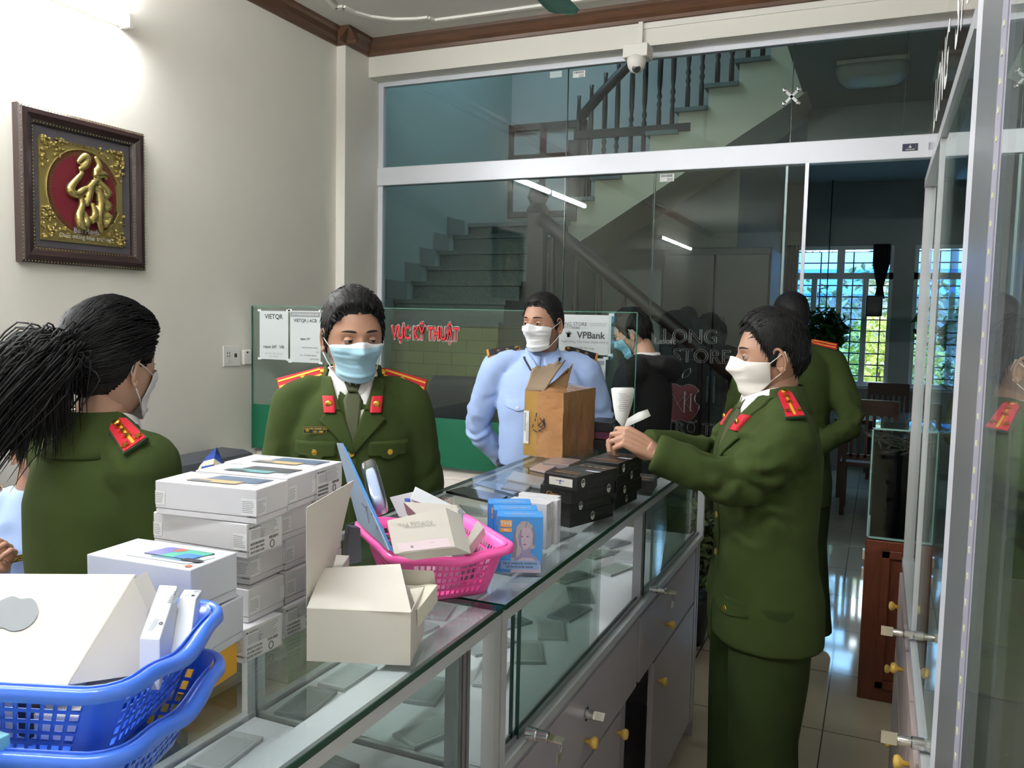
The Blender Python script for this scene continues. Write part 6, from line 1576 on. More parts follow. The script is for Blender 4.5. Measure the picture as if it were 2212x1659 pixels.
def phonebox(lab, Fx, Fy, z, yaw, La=.165, Lb=.082, H=.0495, end='label', top=None, seed=0, body=None, group=GB):
    rd = random.Random(seed); Mb = bframe(Fx, Fy, z, yaw, La); body = body or M_boxw
    root = thing('phone_box', lab, 'box', (Fx, Fy, z), 0, group); g = MB()
    g.box(0, La, 0, Lb, 0, H*.18, body, Mb); o1 = g.build('box_base', None, root, bevel=.0012)
    g = MB(); g.box(-.0006, La+.0006, -.0006, Lb+.0006, H*.185, H, body, Mb); lid = g.build('box_lid', None, root, bevel=.0015)
    d = MB(); Mf = Mb @ FRONT(La, Lb, H, 0, 0, .0010); Me = Mb @ ENDF(La, Lb, H, 0, 0, .0010); Mt = Mb @ TOP(La, Lb, H, 0, 0, .0004)
    if end == 'label':      # printed end face
        rectp(d, Me, Lb*.04, Lb*.96, H*.06, H*.94, M_lab)
        d.text('SM-A022F/DS', .0045, Me @ Matrix.Translation((Lb*.2, H*.86, .0004)), M_ink, True)
        lines(d, Me, Lb*.36, Lb*.90, H*.48, H*.92, 9, M_lightink, rd); lines(d, Me, Lb*.1, Lb*.5, H*.5, H*.78, 6, M_lightink, rd)
        for k in range(3): barcode(d, Me, Lb*.08, Lb*.46, H*(.10+.12*k), H*(.17+.12*k), M_ink, rd)
        barcode(d, Me, Lb*.60, Lb*.86, H*.36, H*.45, M_ink, rd)
        d.tube([Me @ V((Lb*.68+.0045*math.cos(a), H*.20+.0055*math.sin(a), .0004)) for a in [q*PI/8 for q in range(16)]], .0007, 4, M_ink, closed=True)
    if end in ('seal', 'label'):   # seal label folded over the corner
        y0 = H*.30
        if end == 'seal': rectp(d, Me, 0, .022, y0-.003, y0+.021, M_lab, .0002); lines(d, Me, .001, .020, y0, y0+.018, 7, M_lightink, rd, .0004)
        rectp(d, Mf, La-.024, La+.0006, y0-.003, y0+.021, M_lab, .0002); lines(d, Mf, La-.023, La-.001, y0, y0+.018, 7, M_lightink, rd, .0004)
        d.text('SAMSUNG', .0032, Mf @ Matrix.Translation((La-.007, y0-.005, .0004)), M_ink, True)
        rectp(d, Mf, .0, .017, y0, y0+.02, M_lab, .0002); lines(d, Mf, .001, .015, y0+.002, y0+.018, 6, M_lightink, rd, .0004)
    if end == 'seal2':
        y0 = H*.30; rectp(d, Me, .002, .024, y0-.003, y0+.021, M_lab, .0002); lines(d, Me, .003, .022, y0, y0+.018, 7, M_lightink, rd, .0004)
        rectp(d, Me, Lb-.010, Lb, y0, y0+.02, M_lab, .0002)
    if top == 'galaxy':
        c1, c2 = ('#5c6f86', '#c2a97c') if seed % 2 == 0 else ('#4a4d52', '#6fa3a8')
        rrect(d, Mt, La*.28, La*.82, Lb*.40, Lb*.86, .004, mat('pic'+c1, c1, .35), .0003, .25)
        rrect(d, Mt, La*.20, La*.70, Lb*.20, Lb*.48, .003, mat('picframe', '#55585c', .35), .0005, .25)
        rrect(d, Mt, La*.205, La*.69, Lb*.22, Lb*.46, .003, mat('pic'+c2, c2, .35), .0007, .25)
        rrect(d, Mt, La*.215, La*.42, Lb*.24, Lb*.36, .003, mat('pic'+c1, c1, .35), .0009, .25)
        for k in range(3): rrect(d, Mt, La*.86+.0, La*.88, Lb*(.5+.1*k), Lb*(.56+.1*k), .001, MATS['picframe'], .0006)
        d.text('Galaxy A12', .008, Mt @ Matrix.Translation((La*.90, Lb*.45, .0004)) @ Matrix.Rotation(PI/2, 4, 'Z'), M_ink)
        d.text('SAMSUNG', .005, Mt @ Matrix.Translation((La*.16, Lb*.88, .0004)), M_ink, True)
    if top == 'redmi':
        rrect(d, Mt, La*.24, La*.86, Lb*.18, Lb*.66, .006, mat('pale_grey_phone', '#c9d3d6', .4), .0003, .3)
        rrect(d, Mt, La*.44, La*.80, Lb*.26, Lb*.50, .004, mat('teal_phone_back', '#4c8196', .35), .0005, .3)
        rrect(d, Mt, La*.32, La*.78, Lb*.34, Lb*.78, .005, mat('phone_black', '#1a1b22', .25), .0007, .3)
        rrect(d, Mt, La*.33, La*.77, Lb*.355, Lb*.765, .005, mat('screen_green', '#56b09a', .3), .0009, .3)
        rrect(d, Mt, La*.33, La*.48, Lb*.355, Lb*.765, .004, mat('screen_violet', '#7a76c2', .3), .0011, .3)
        rrect(d, Mt, La*.60, La*.77, Lb*.355, Lb*.60, .004, mat('screen_blue', '#3a7fc4', .3), .0011, .3)
        rrect(d, Mt, La*.44, La*.53, Lb*.60, Lb*.765, .004, mat('screen_orange', '#b46a5a', .3), .0012, .3)
        rrect(d, Mt, La*.72, La*.90, Lb*.28, Lb*.40, .003, MATS['phone_black'], .0013, .3)
        rrect(d, Mt, La*.90, La*.955, Lb*.07, Lb*.17, .003, mat('orange_logo', '#ec5a30', .4), .0005)
        d.text('Redmi 10', .007, Mt @ Matrix.Translation((La*.14, Lb*.75, .0004)), M_lightink)
        d.text('Redmi', .016, Mf @ Matrix.Translation((La*.36, H*.32, .0002)), M_lightink, True)
        d.text('Xiaomi', .006, Mf @ Matrix.Translation((La*.36, H*.13, .0002)), M_lightink)
    if d.v: d.build('print', None, lid)
    return root
lev = lambda i: HCZ+i*.0505
phonebox('white phone box, topmost of the front stack, blue and gold phone on top', -.790, .913, lev(4), 186.5, .171, .078, end='seal', top='galaxy', seed=2)
phonebox('white phone box, second from top in the front stack, printed end label', -.804, .909, lev(3), 181.5, .172, .079, end='label', seed=3)
phonebox('white phone box in the middle of the front stack, seal on its corner', -.826, .940, lev(2), 183.3, .165, .082, end='seal', seed=4)
phonebox('white phone box, second from bottom of the front stack, seal on its end', -.816, .925, lev(1), 181.4, .165, .081, end='seal2', seed=5)
phonebox('white phone box, bottom of the front stack, large barcode label', -.806, .903, lev(0), 177, .165, .080, end='label', seed=6)
phonebox('white phone box, top of the middle stack, grey phone on top', -.806, .998+.002, lev(4), 186, .165, .077, end='seal2', top='galaxy', seed=7)
phonebox('white phone box, second from top of the middle stack', -.822, 1.004, lev(3), 182, .165, .078, end='seal2', seed=8)
phonebox('white phone box, third of the middle stack, turned slightly', -.826, 1.020, lev(2), 184, .165, .075, end='seal', seed=9)
phonebox('white phone box, fourth of the middle stack beside the standing flap', -.820, 1.012, lev(1), 181, .165, .078, end='seal2', seed=10)
phonebox('white phone box, bottom of the middle stack, printed end label', -.815, 1.002, lev(0), 177, .165, .080, end='label', seed=11)
F_ = onz(676, 1015.8, lev(5)-.001)
for i in range(5):
    phonebox(['white phone box at the bottom of the hidden rear stack', 'white phone box, second from bottom of the rear stack', 'white phone box in the middle of the rear stack', 'white phone box, second from top of the rear stack', 'white phone box, top of the rear stack, labelled end towards us'][i], F_.x-(0 if i == 4 else .006), F_.y+.006+(0 if i == 4 else .008), lev(i), 185.7, .172, .084, end='label' if i in (4, 3) else 'seal2', top='galaxy' if i == 4 else None, seed=20+i*2)
phonebox('larger white phone box with colourful phone picture and orange logo on lid', -.781, .781, HCZ+.112, 183.6, .171, .088, .062, end=None, top='redmi', seed=1, body=M_boxs)
phonebox('plain white phone box under the colourful one, on a yellow box', -.775, .797, HCZ+.049, 188, .165, .085, .0615, end=None, seed=1, body=M_boxs)
yb = thing('yellow_box', 'yellow box at the bottom beneath two white phone boxes', 'box', (-.8, .85, HCZ))
MB().box(0, .165, 0, .082, 0, .0480, mat('yellow_box_board', '#e0a52c', .45), bframe(-.783, .797, HCZ, 188, .165)).build('box_body', None, yb, bevel=.0015)

# ---- perforated plastic baskets
def basket(lab, c, yaw, top, bot, z0, z1, m, dip=.012, rows=5, cell=.0150):
    t = thing('plastic_basket', lab, 'basket', (c[0], c[1], z0), 0)
    Mx = Matrix.Translation((c[0], c[1], 0)) @ Matrix.Rotation(math.radians(yaw), 4, 'Z')
    def ring(hx, hy, r):
        pts = []
        for cx_, cy_, a0 in ((hx-r, hy-r, 0), (-hx+r, hy-r, 90), (-hx+r, -hy+r, 180), (hx-r, -hy+r, 270)):
            for k in range(7): a = math.radians(a0+k*15); pts.append(V((cx_+r*math.cos(a), cy_+r*math.sin(a), 0)))
        # resample evenly
        P = pts+[pts[0]]; L = [0]
        for p, q in zip(P, P[1:]): L.append(L[-1]+(q-p).length)
        return P, L
    n = int(2*(top[0]+top[1])/cell); n -= n % 4
    PT, LT = ring(top[0]/2, top[1]/2, .035); PB, LB = ring(bot[0]/2, bot[1]/2, .028)
    def samp(P, L, u):
        s = u*L[-1]
        for i in range(len(L)-1):
            if s <= L[i+1]+1e-9: return P[i].lerp(P[i+1], (s-L[i])/max(1e-9, L[i+1]-L[i]))
        return P[-1]
    def pt(u, tt):
        p = samp(PB, LB, u % 1).lerp(samp(PT, LT, u % 1), tt); zt = z1
        q = samp(PT, LT, u % 1); k = math.exp(-(q.y/.045)**2) if abs(q.x) > top[0]/2-.012 else (0)
        return V((p.x, p.y, z0+(z1-dip*k-z0)*tt))
    w_ = MB()
    def quad(u0, u1, t0, t1): w_.add([Mx @ pt(u0, t0), Mx @ pt(u1, t0), Mx @ pt(u1, t1), Mx @ pt(u0, t1)], [(0, 1, 2, 3)])
    tb, te = .08, .80
    for i in range(n):
        u0, u1 = i/n, (i+1)/n; quad(u0, u1, 0, tb); quad(u0, u1, te, 1)
        solid = (i % (n//4)) in (0, 1, n//4-1) and False
        for r_ in range(rows):
            t0, t1 = tb+(te-tb)*r_/rows, tb+(te-tb)*(r_+1)/rows; du, dt = (u1-u0)*.17, (t1-t0)*.16
            q = samp(PT, LT, (u0+u1)/2); corner = abs(q.x) > top[0]/2-.030 and abs(q.y) > top[1]/2-.030
            if corner: quad(u0, u1, t0, t1); continue
            a, b, c_, d = u0+du*.9, u1-du*.9, t0+dt*.9, t1-dt*.9
            quad(u0, u1, t0, c_); quad(u0, u1, d, t1); quad(u0, a, c_, d); quad(b, u1, c_, d)
    ow = w_.build('basket_wall', m, t, True); bm_ = bmesh.new(); bm_.from_mesh(ow.data); bmesh.ops.remove_doubles(bm_, verts=bm_.verts, dist=.00005); bm_.to_mesh(ow.data); bm_.free()
    ow.modifiers.new('s', 'SOLIDIFY').thickness = .0016
    rim = MB(); N = n*2; vs = []; prof = [(0, -.003), (.003, .0), (.008, .001), (.012, -.002), (.0135, -.012), (.0115, -.013), (.010, -.006), (.005, -.003), (.001, -.005)]
    for i in range(N):
        u = i/N; p = pt(u, 1); p2 = pt(u+.002, 1); d = V((p2.x-p.x, p2.y-p.y, 0)).normalized(); nn = V((d.y, -d.x, 0))
        if nn.dot(V((p.x, p.y, 0))) < 0: nn = -nn
        q = samp(PT, LT, u); hk = 1+.35*(math.exp(-(q.y/.055)**4) if abs(q.x) > top[0]/2-.012 else 0)
        for a, b in prof: vs.append(Mx @ (p+nn*a*hk+V((0, 0, b))))
    k = len(prof); rim.add(vs, [(i*k+j, ((i+1) % N)*k+j, ((i+1) % N)*k+(j+1) % k, i*k+(j+1) % k) for i in range(N) for j in range(k)])
    rim.build('rim', m, t, True)
    fl = MB(); pts = [Mx @ pt(i/n, 0) for i in range(n)]; fl.add(pts+[p+V((0, 0, .0015)) for p in pts], [tuple(range(n))[::-1], tuple(range(n, 2*n))]+[(i, (i+1) % n, n+(i+1) % n, n+i) for i in range(n)]); fl.build('basket_floor', m, t)
    return t, Mx
def plastic(name, col, tr=.25):
    m = mat(name, col, .28, coat=.15, spec=.5); return m
M_blue = plastic('blue_basket_plastic', '#4478ea'); M_pink = plastic('pink_basket_plastic', '#ff63b4')
basket('blue perforated plastic basket underneath another, at the near end of the counter', (-.842, .585), 20, (.37, .24), (.30, .175), HCZ, 1.188, M_blue)
basket('blue perforated plastic basket on top, holding a white carton and slim boxes', (-.857, .598), 20, (.37, .24), (.30, .175), HCZ+.05, 1.243, M_blue)
basket('pink perforated plastic basket full of small electronics boxes and blister packs', (-.762, 1.365), 138, (.285, .215), (.235, .155), HCZ, 1.192, M_pink, .010, 5, .0125)

def planar(q):
    q = [V(p) for p in q]; n_ = (q[2]-q[0]).cross(q[3]-q[1]); c = sum(q, V())/4; out = []
    for p in q:
        d = p-EYE; k = d.dot(n_)
        out.append(EYE+d*((c-EYE).dot(n_)/k) if abs(k) > 1e-9 else p)
    return out
def slab(mb, q, ext, m):
    q = planar(q); e = V(ext); return mb.add(q+[p+e for p in q], [(0, 1, 2, 3), (7, 6, 5, 4), (0, 4, 5, 1), (1, 5, 6, 2), (2, 6, 7, 3), (3, 7, 4, 0)], m)
z1p = lambda x, y, D_: ond(x/2.339, 950+y/2.339, D_)
z3p = lambda x, y, D_: ond(640+x/3.318, 960+y/3.318, D_)
z3z = lambda x, y, z: onz(640+x/3.318, 960+y/3.318, z)
z4p = lambda x, y, D_: ond(940+x/3.318, 860+y/3.318, D_)
z4z = lambda x, y, z: onz(940+x/3.318, 860+y/3.318, z)
# white carton with grey apple emblem leaning in the upper blue basket
P1, P2 = z1p(342, 1245, .86), z1p(690, 676, 1.02); P3a = z1p(-100, 672, .965)
nrm = (P3a-P2).cross(P1-P2).normalized()
if nrm.y > 0: nrm = -nrm
def onplane(x, y):
    d = ray(x/2.339, 950+y/2.339); return EYE+d*((P2-EYE).dot(nrm)/d.dot(nrm))
P3, P4 = onplane(-330, 672), onplane(-520, 1228)
mb = MB(); slab(mb, [P4, P1, P2, P3], -nrm*.055, M_card)
ap = thing('white_carton', 'white carton with large grey apple emblem leaning in the blue basket', 'carton', P1)
mb.build('carton_body', None, ap, bevel=.002)
ux = (P1-P4).normalized(); uy = nrm.cross(ux)
if uy.z < 0: uy = -uy
ctr = onplane(58, 884)+nrm*.0012
Ma = Matrix(((ux.x, uy.x, nrm.x, ctr.x), (ux.y, uy.y, nrm.y, ctr.y), (ux.z, uy.z, nrm.z, ctr.z), (0, 0, 0, 1))) @ Matrix.Rotation(PI, 4, 'Z')
def apple(mb, Mx, s, m, bite=True):
    pts = []
    body = [(0, .78), (.30, .90), (.62, .84), (.86, .62)] + ([(.74, .45), (.68, .22), (.74, .0), (.92, -.14)] if bite else [(.97, .3), (.98, 0)])+[(.84, -.46), (.58, -.84), (.34, -1.0), (.0, -.90)]
    L = [(x, y) for x, y in body]; R2 = [(-.34, -1.0), (-.62, -.80), (-.88, -.38), (-.97, .08), (-.90, .52), (-.66, .82), (-.32, .90)]
    P = L+R2; n = len(P)
    for i in range(n):
        p0, p1, p2, p3 = P[i-1], P[i], P[(i+1) % n], P[(i+2) % n]
        for t in (0, .33, .66):
            pts.append(tuple(.5*((2*p1[k])+(p2[k]-p0[k])*t+(2*p0[k]-5*p1[k]+4*p2[k]-p3[k])*t*t+(3*p1[k]-p0[k]-3*p2[k]+p3[k])*t**3)*s for k in (0, 1)))
    mb.add([(x, y, 0) for x, y in pts], [tuple(range(len(pts)))], m, Mx)
    lf = [(.02, 1.02), (.05, 1.25), (.20, 1.45), (.42, 1.54), (.42, 1.32), (.28, 1.12)]
    mb.add([(x*s, y*s, 0) for x, y in lf], [tuple(range(6))], m, Mx)
    return pts, lf
MB().box(-.125, .115, -.066, .066, HCZ+.056, 1.185, M_card, Matrix.Translation((-.860, .600, 0)) @ Matrix.Rotation(math.radians(20), 4, 'Z')).build('carton_base', None, ap, bevel=.002)
mb = MB(); apple(mb, Ma @ Matrix.Rotation(-.1, 4, 'Z'), .027, mat('grey_emblem', '#8f9498', .35)); mb.build('emblem', None, ap)
mb = MB(); A1 = z1p(705, 765, 1.03); B1 = z1p(745, 860, 1.0); C1 = z1p(700, 1190, .93); D1 = z1p(385, 1255, .87)
slab(mb, [P1+nrm*.001, C1, B1, P2.lerp(P1, .06)+nrm*.001], V((-.01, .03, 0)), M_card); mb.build('side_panel', None, ap, bevel=.001)
def slim(lab, q, ext, m=M_boxs, group='slim white boxes in the blue basket', bc=True):
    q = planar(q); t = thing('slim_box', lab, 'box', q[0], 0, group); mb = MB(); slab(mb, q, ext, m); mb.build('box_body', None, t, bevel=.001)
    q = [V(p) for p in q]; ux = (q[1]-q[0]).normalized(); uy = (q[3]-q[0]); uy = (uy-ux*uy.dot(ux)).normalized(); n_ = ux.cross(uy)
    if n_.dot(V(ext)) > 0: n_ = -n_
    Mx = Matrix(((ux.x, uy.x, n_.x, q[0].x), (ux.y, uy.y, n_.y, q[0].y), (ux.z, uy.z, n_.z, q[0].z), (0, 0, 0, 1))); rd = random.Random(len(lab))
    w_ = (q[1]-q[0]).length; h = (q[3]-q[0]).length; d = MB(); Mx = Mx @ Matrix.Translation((0, 0, .0006))
    if bc:
        for k in range(6): rectp(d, Mx, w_*(.16+.05*k), w_*(.175+.05*k), h*.12, h*.35, M_lightink, .0002)
        for k in range(5): rectp(d, Mx, w_*(.45+.06*k), w_*(.47+.06*k), h*.62, h*.93, M_lightink, .0002)
        for k in range(8): rectp(d, Mx, w_*.3, w_*.5, h*(.64+.03*k), h*(.65+.03*k), M_ink, .0002)
        d.tube([Mx @ V((w_*.62+w_*.08*math.cos(a), h*.26+w_*.08*math.sin(a), .0003)) for a in [i*PI/6 for i in range(12)]], .0005, 4, M_ink, closed=True)
    d.build('print', None, t); return t
slim('slim white box with barcode standing in the blue basket, next to the carton', [z1p(705, 1003, .90), z1p(807, 1008, .90), z1p(897, 738, .985), z1p(805, 731, .985)], z1p(702, 1215, .88)-z1p(705, 1003, .90)+V((.0, .0, -.01)))
slim('slim white box standing in the blue basket, against its right end', [z1p(905, 797, .985), z1p(990, 803, .985), z1p(1020, 758, 1.02), z1p(930, 756, 1.02)], z1p(862, 1080, .93)-z1p(905, 797, .985))
tag(MB().box(-.80, -.775, .555, .60, HCZ+.06, HCZ+.10).build('small_box', M_blk), 'small black box at the bottom of the upper blue basket', 'box')
cbx = z1p(-10, 1660, .78)
tag(MB().box(cbx.x-.04, cbx.x+.004, cbx.y-.05, cbx.y+.01, HCZ, cbx.z+.03).build('turquoise_box', mat('turquoise', '#7cc4d8', .5), bevel=.001), 'turquoise box corner at the bottom left edge, beside the blue baskets', 'box')

# ---- open white carton with adapter boxes
oc = thing('open_carton', 'open white carton with raised flaps and small adapter boxes inside', 'carton', (-.66, 1.05, HCZ))
La, Lb, Hh = .151, .12, .078; Mb = bframe(-.592, 1.005, HCZ, 200.4, La); th = .0015
g = MB().box(0, La, 0, Lb, 0, th, M_card, Mb).box(0, La, 0, th, th, Hh, M_card, Mb).box(0, th, th, Lb, th, Hh, M_card, Mb).box(La-th, La, th, Lb, th, Hh, M_card, Mb).box(th, La-th, Lb-th, Lb, th, Hh, M_card, Mb)
g.build('carton_body', None, oc)
W2 = lambda p: Mb @ V(p)
g = MB(); slab(g, [W2((0, 0, Hh)), W2((La, 0, Hh)), z3z(742, 862, 1.222), z3z(186, 893, 1.212)], V((0, .001, .0012)), M_card); g.build('folded_flap', None, oc)
g = MB(); tl_, tr2 = z3p(75, 452, (W2((0, 0, 0))-EYE).dot(_f)), z3p(412, 258, (W2((0, Lb, 0))-EYE).dot(_f))
slab(g, [W2((0, 0, Hh)), W2((0, Lb, Hh)), tr2, tl_], V((-.0012, 0, 0)), M_card); g.build('standing_flap', None, oc)
def mini(lab, q, ext, m, texts=(), name='small_box'):
    q = planar(q); t = thing(name, lab, 'box', q[0]); mb = MB(); slab(mb, q, ext, m); mb.build('box_body', None, t, bevel=.0008); q = [V(p) for p in q]
    ux = (q[1]-q[0]).normalized(); uy = (q[3]-q[0]); uy = (uy-ux*uy.dot(ux)).normalized(); n_ = ux.cross(uy)
    fl = n_.dot(V(ext)) > 0
    if fl: n_ = -n_; ux = -ux; O = q[1]
    else: O = q[0]
    Mx = Matrix(((ux.x, uy.x, n_.x, O.x), (ux.y, uy.y, n_.y, O.y), (ux.z, uy.z, n_.z, O.z), (0, 0, 0, 1))) @ Matrix.Translation((0, 0, .0008)); w_ = (q[1]-q[0]).length; h = (q[3]-q[0]).length
    d = MB()
    for it in texts:
        if it[0] == '#': rectp(d, Mx, w_*it[1], w_*it[2], h*it[3], h*it[4], it[5], .0001)
        else: d.text(it[0], it[3], Mx @ Matrix.Translation((w_*it[1], h*it[2], .0001)) @ Matrix.Rotation(it[4], 4, 'Z'), it[5])
    if d.v: d.build('print', None, t)
    return t
M_cream = mat('cream_box', '#e8e2d2', .5)
mini('white adapter box reading USB Power Adapter, standing in the open carton', [z3z(865, 1195, 1.165), z3p(1012, 1005, 1.30), z3p(905, 985, 1.33), z3p(785, 950, 1.35)], V((-.01, .02, -.035)), M_cream,
     [('USB', .62, .72, .008, -1.9, M_ink), ('Power Adapter', .50, .60, .007, -1.9, M_ink), ('#', .2, .34, .25, .5, mat('pale_outline', '#c9c4b6', .6)), ('#', .34, .42, .44, .47, M_lightink), ('#', .34, .42, .28, .31, M_lightink), ('#', .70, .78, .80, .88, M_lightink)], 'adapter_box')
mini('small white box in the open carton, its dark gap towards the pink basket', [z3z(780, 960, 1.17), z3z(975, 960, 1.17), z3z(985, 905, 1.205), z3z(745, 895, 1.205)], V((-.004, .02, -.04)), M_card, [('#', .75, .9, .3, .4, M_ink)])
mini('narrow white box at the left inside the open carton', [z3p(190, 890, 1.28), z3p(325, 880, 1.31), z3p(380, 795, 1.36), z3p(270, 790, 1.36)], V((0, .0, -.05)), M_card, [('#', .5, .85, .75, .9, M_ink)])
mini('dark purple phone box standing between the flap and pink basket', [z3z(352, 868, 1.102), z3z(470, 840, 1.102), z3p(460, 600, 1.50), z3p(385, 592, 1.46)], V((-.018, .012, 0)), mat('dark_purple_box', '#2a1430', .35))

# ---- contents of the pink basket
M_print = mat('blue_card_print', '#3c77b4', .4)
bc = thing('blister_pack', 'tall blue blister card with clear bubble sticking out of pink basket', 'package', z3p(650, 700, 1.5))
mb = MB(); slab(mb, [z3p(660, 760, 1.42), z3p(440, 560, 1.60), z3p(288, -10, 1.64), z3p(325, -8, 1.58)], V((.002, .002, 0)), mat('grey_blue_card', '#9fb0c4', .35)); mb.build('card', None, bc)
mb = MB(); slab(mb, [z3p(690, 765, 1.41), z3p(660, 760, 1.42), z3p(325, -8, 1.58), z3p(350, 25, 1.575)], V((.001, .001, 0)), M_print); mb.build('card_edge', None, bc)
mb = MB()
for q_ in (((470, 420), (520, 560), 8), ((500, 450), (540, 500), 5)):
    mb.tube([z3p(q_[0][0], q_[0][1], 1.50), z3p(q_[0][0]+30, (q_[0][1]+q_[1][1])/2-30, 1.49), z3p(q_[1][0], q_[1][1], 1.47)], .0012, 5, M_ink)
slab(mb, [z3p(575, 600, 1.455), z3p(625, 650, 1.445), z3p(620, 590, 1.455), z3p(572, 550, 1.465)], V((.0, -.001, 0)), M_ink); mb.build('print', None, bc)
bub = MB(); a = z3p(455, 215, 1.60); b = z3p(600, 160, 1.60); c = z3p(660, 480, 1.52); d = z3p(560, 520, 1.50)
ctr = (a+b+c+d)/4; ax = (b-a+c-d)/2; ay = (a-d+b-c)/2; nn = ax.cross(ay).normalized()
if nn.y > 0: nn = -nn
def bubble(sx_, sy_, dep, m, name, par):
    g = MB(); Mq = Matrix(((ax.x/2*sx_, ay.x/2*sy_, nn.x, ctr.x), (ax.y/2*sx_, ay.y/2*sy_, nn.y, ctr.y), (ax.z/2*sx_, ay.z/2*sy_, nn.z, ctr.z), (0, 0, 0, 1)))
    g.loft([(0, 0, -.002, 1.0, 1.0), (0, 0, dep*.6, .96, .98), (0, 0, dep*.9, .88, .92), (0, 0, dep, .75, .82)], n=32, M=Mq, e=5); g.build(name, m, par, True)
bubble(.62, .82, .022, mat('white_earphone_tray', '#dfe6f4', .4), 'inner_tray', bc); bubble(1.0, 1.0, .036, glass('blister_plastic', (.80, .86, .97, 1), .10, .9, .05, 3), 'bubble', bc)
mini('white earphone box printed AirPods Pro upside down, foremost in pink basket', [z3p(700, 785, 1.29), z3p(1138, 735, 1.36), z3p(1068, 450, 1.42), z3p(648, 545, 1.35)], V((.012, .035, -.018)), M_card,
     [('AirPods Pro', .55, .80, .013, PI, mat('pale_print', '#a9a6a0', .5)), ('Wireless Charging Case', .60, .70, .006, PI, MATS['pale_print']), ('#', .1, .95, .02, .28, mat('pinkish_shade', '#e6d3da', .5)), ('#', .30, .34, .10, .17, M_ink), ('#', .62, .70, .18, .21, M_ink)], 'earphone_box')
mini('plain white box tilted behind the earphone box in the pink basket', [z3p(1095, 720, 1.45), z3p(1170, 555, 1.47), z3p(1150, 433, 1.50), z3p(765, 410, 1.46)], V((-.01, .03, -.03)), M_card)
mini('white box with blue label at the back of the pink basket', [z3p(735, 520, 1.56), z3p(880, 520, 1.58), z3p(850, 335, 1.60), z3p(668, 378, 1.58)], V((0, .02, -.01)), M_boxw, [('#', .35, .62, .72, .88, mat('blue_label', '#3a58b8', .5))])
mb = MB(); slab(mb, [z3p(815, 392, 1.56), z3p(1150, 500, 1.58), z3p(1212, 482, 1.62), z3p(850, 300, 1.62)], V((0, .012, -.008)), mat('frosted_plastic', '#dfe2e6', .35))
tag(mb.build('plastic_tray', bevel=.002), 'frosted plastic tray lying across the top of the pink basket', 'tray')
mini('long white box leaning at the right end inside the pink basket', [z3p(1190, 735, 1.44), z3p(1235, 740, 1.44), z3p(1345, 595, 1.50), z3p(1298, 546, 1.50)], V((-.005, .02, -.02)), M_card, [('#', .1, .9, .75, .8, M_ink)])
mini('thin white charger upright beside the earphone box in the pink basket', [z3p(1150, 735, 1.43), z3p(1185, 700, 1.45), z3p(1190, 480, 1.50), z3p(1160, 470, 1.48)], V((-.004, .012, 0)), M_boxs)
# fillers inside the baskets
for i, (x, y, zz, r_, m_) in enumerate([(-.79, 1.37, .0, .4, M_boxw), (-.72, 1.33, .0, 1.1, M_boxs), (-.84, 1.42, .0, .9, M_boxw), (-.72, 1.40, 0, .2, mat('grey_box', '#777a80', .5))]):
    tag(MB().box(-.03, .03, -.022, .022, 0, .045+.004*i, m_, Matrix.Translation((x, y, HCZ+.003)) @ Matrix.Rotation(r_, 4, 'Z')).build('small_box', None, bevel=.001), 'small box at the bottom of the pink basket, half hidden under the others', 'box', 'small boxes at the bottom of the pink basket')

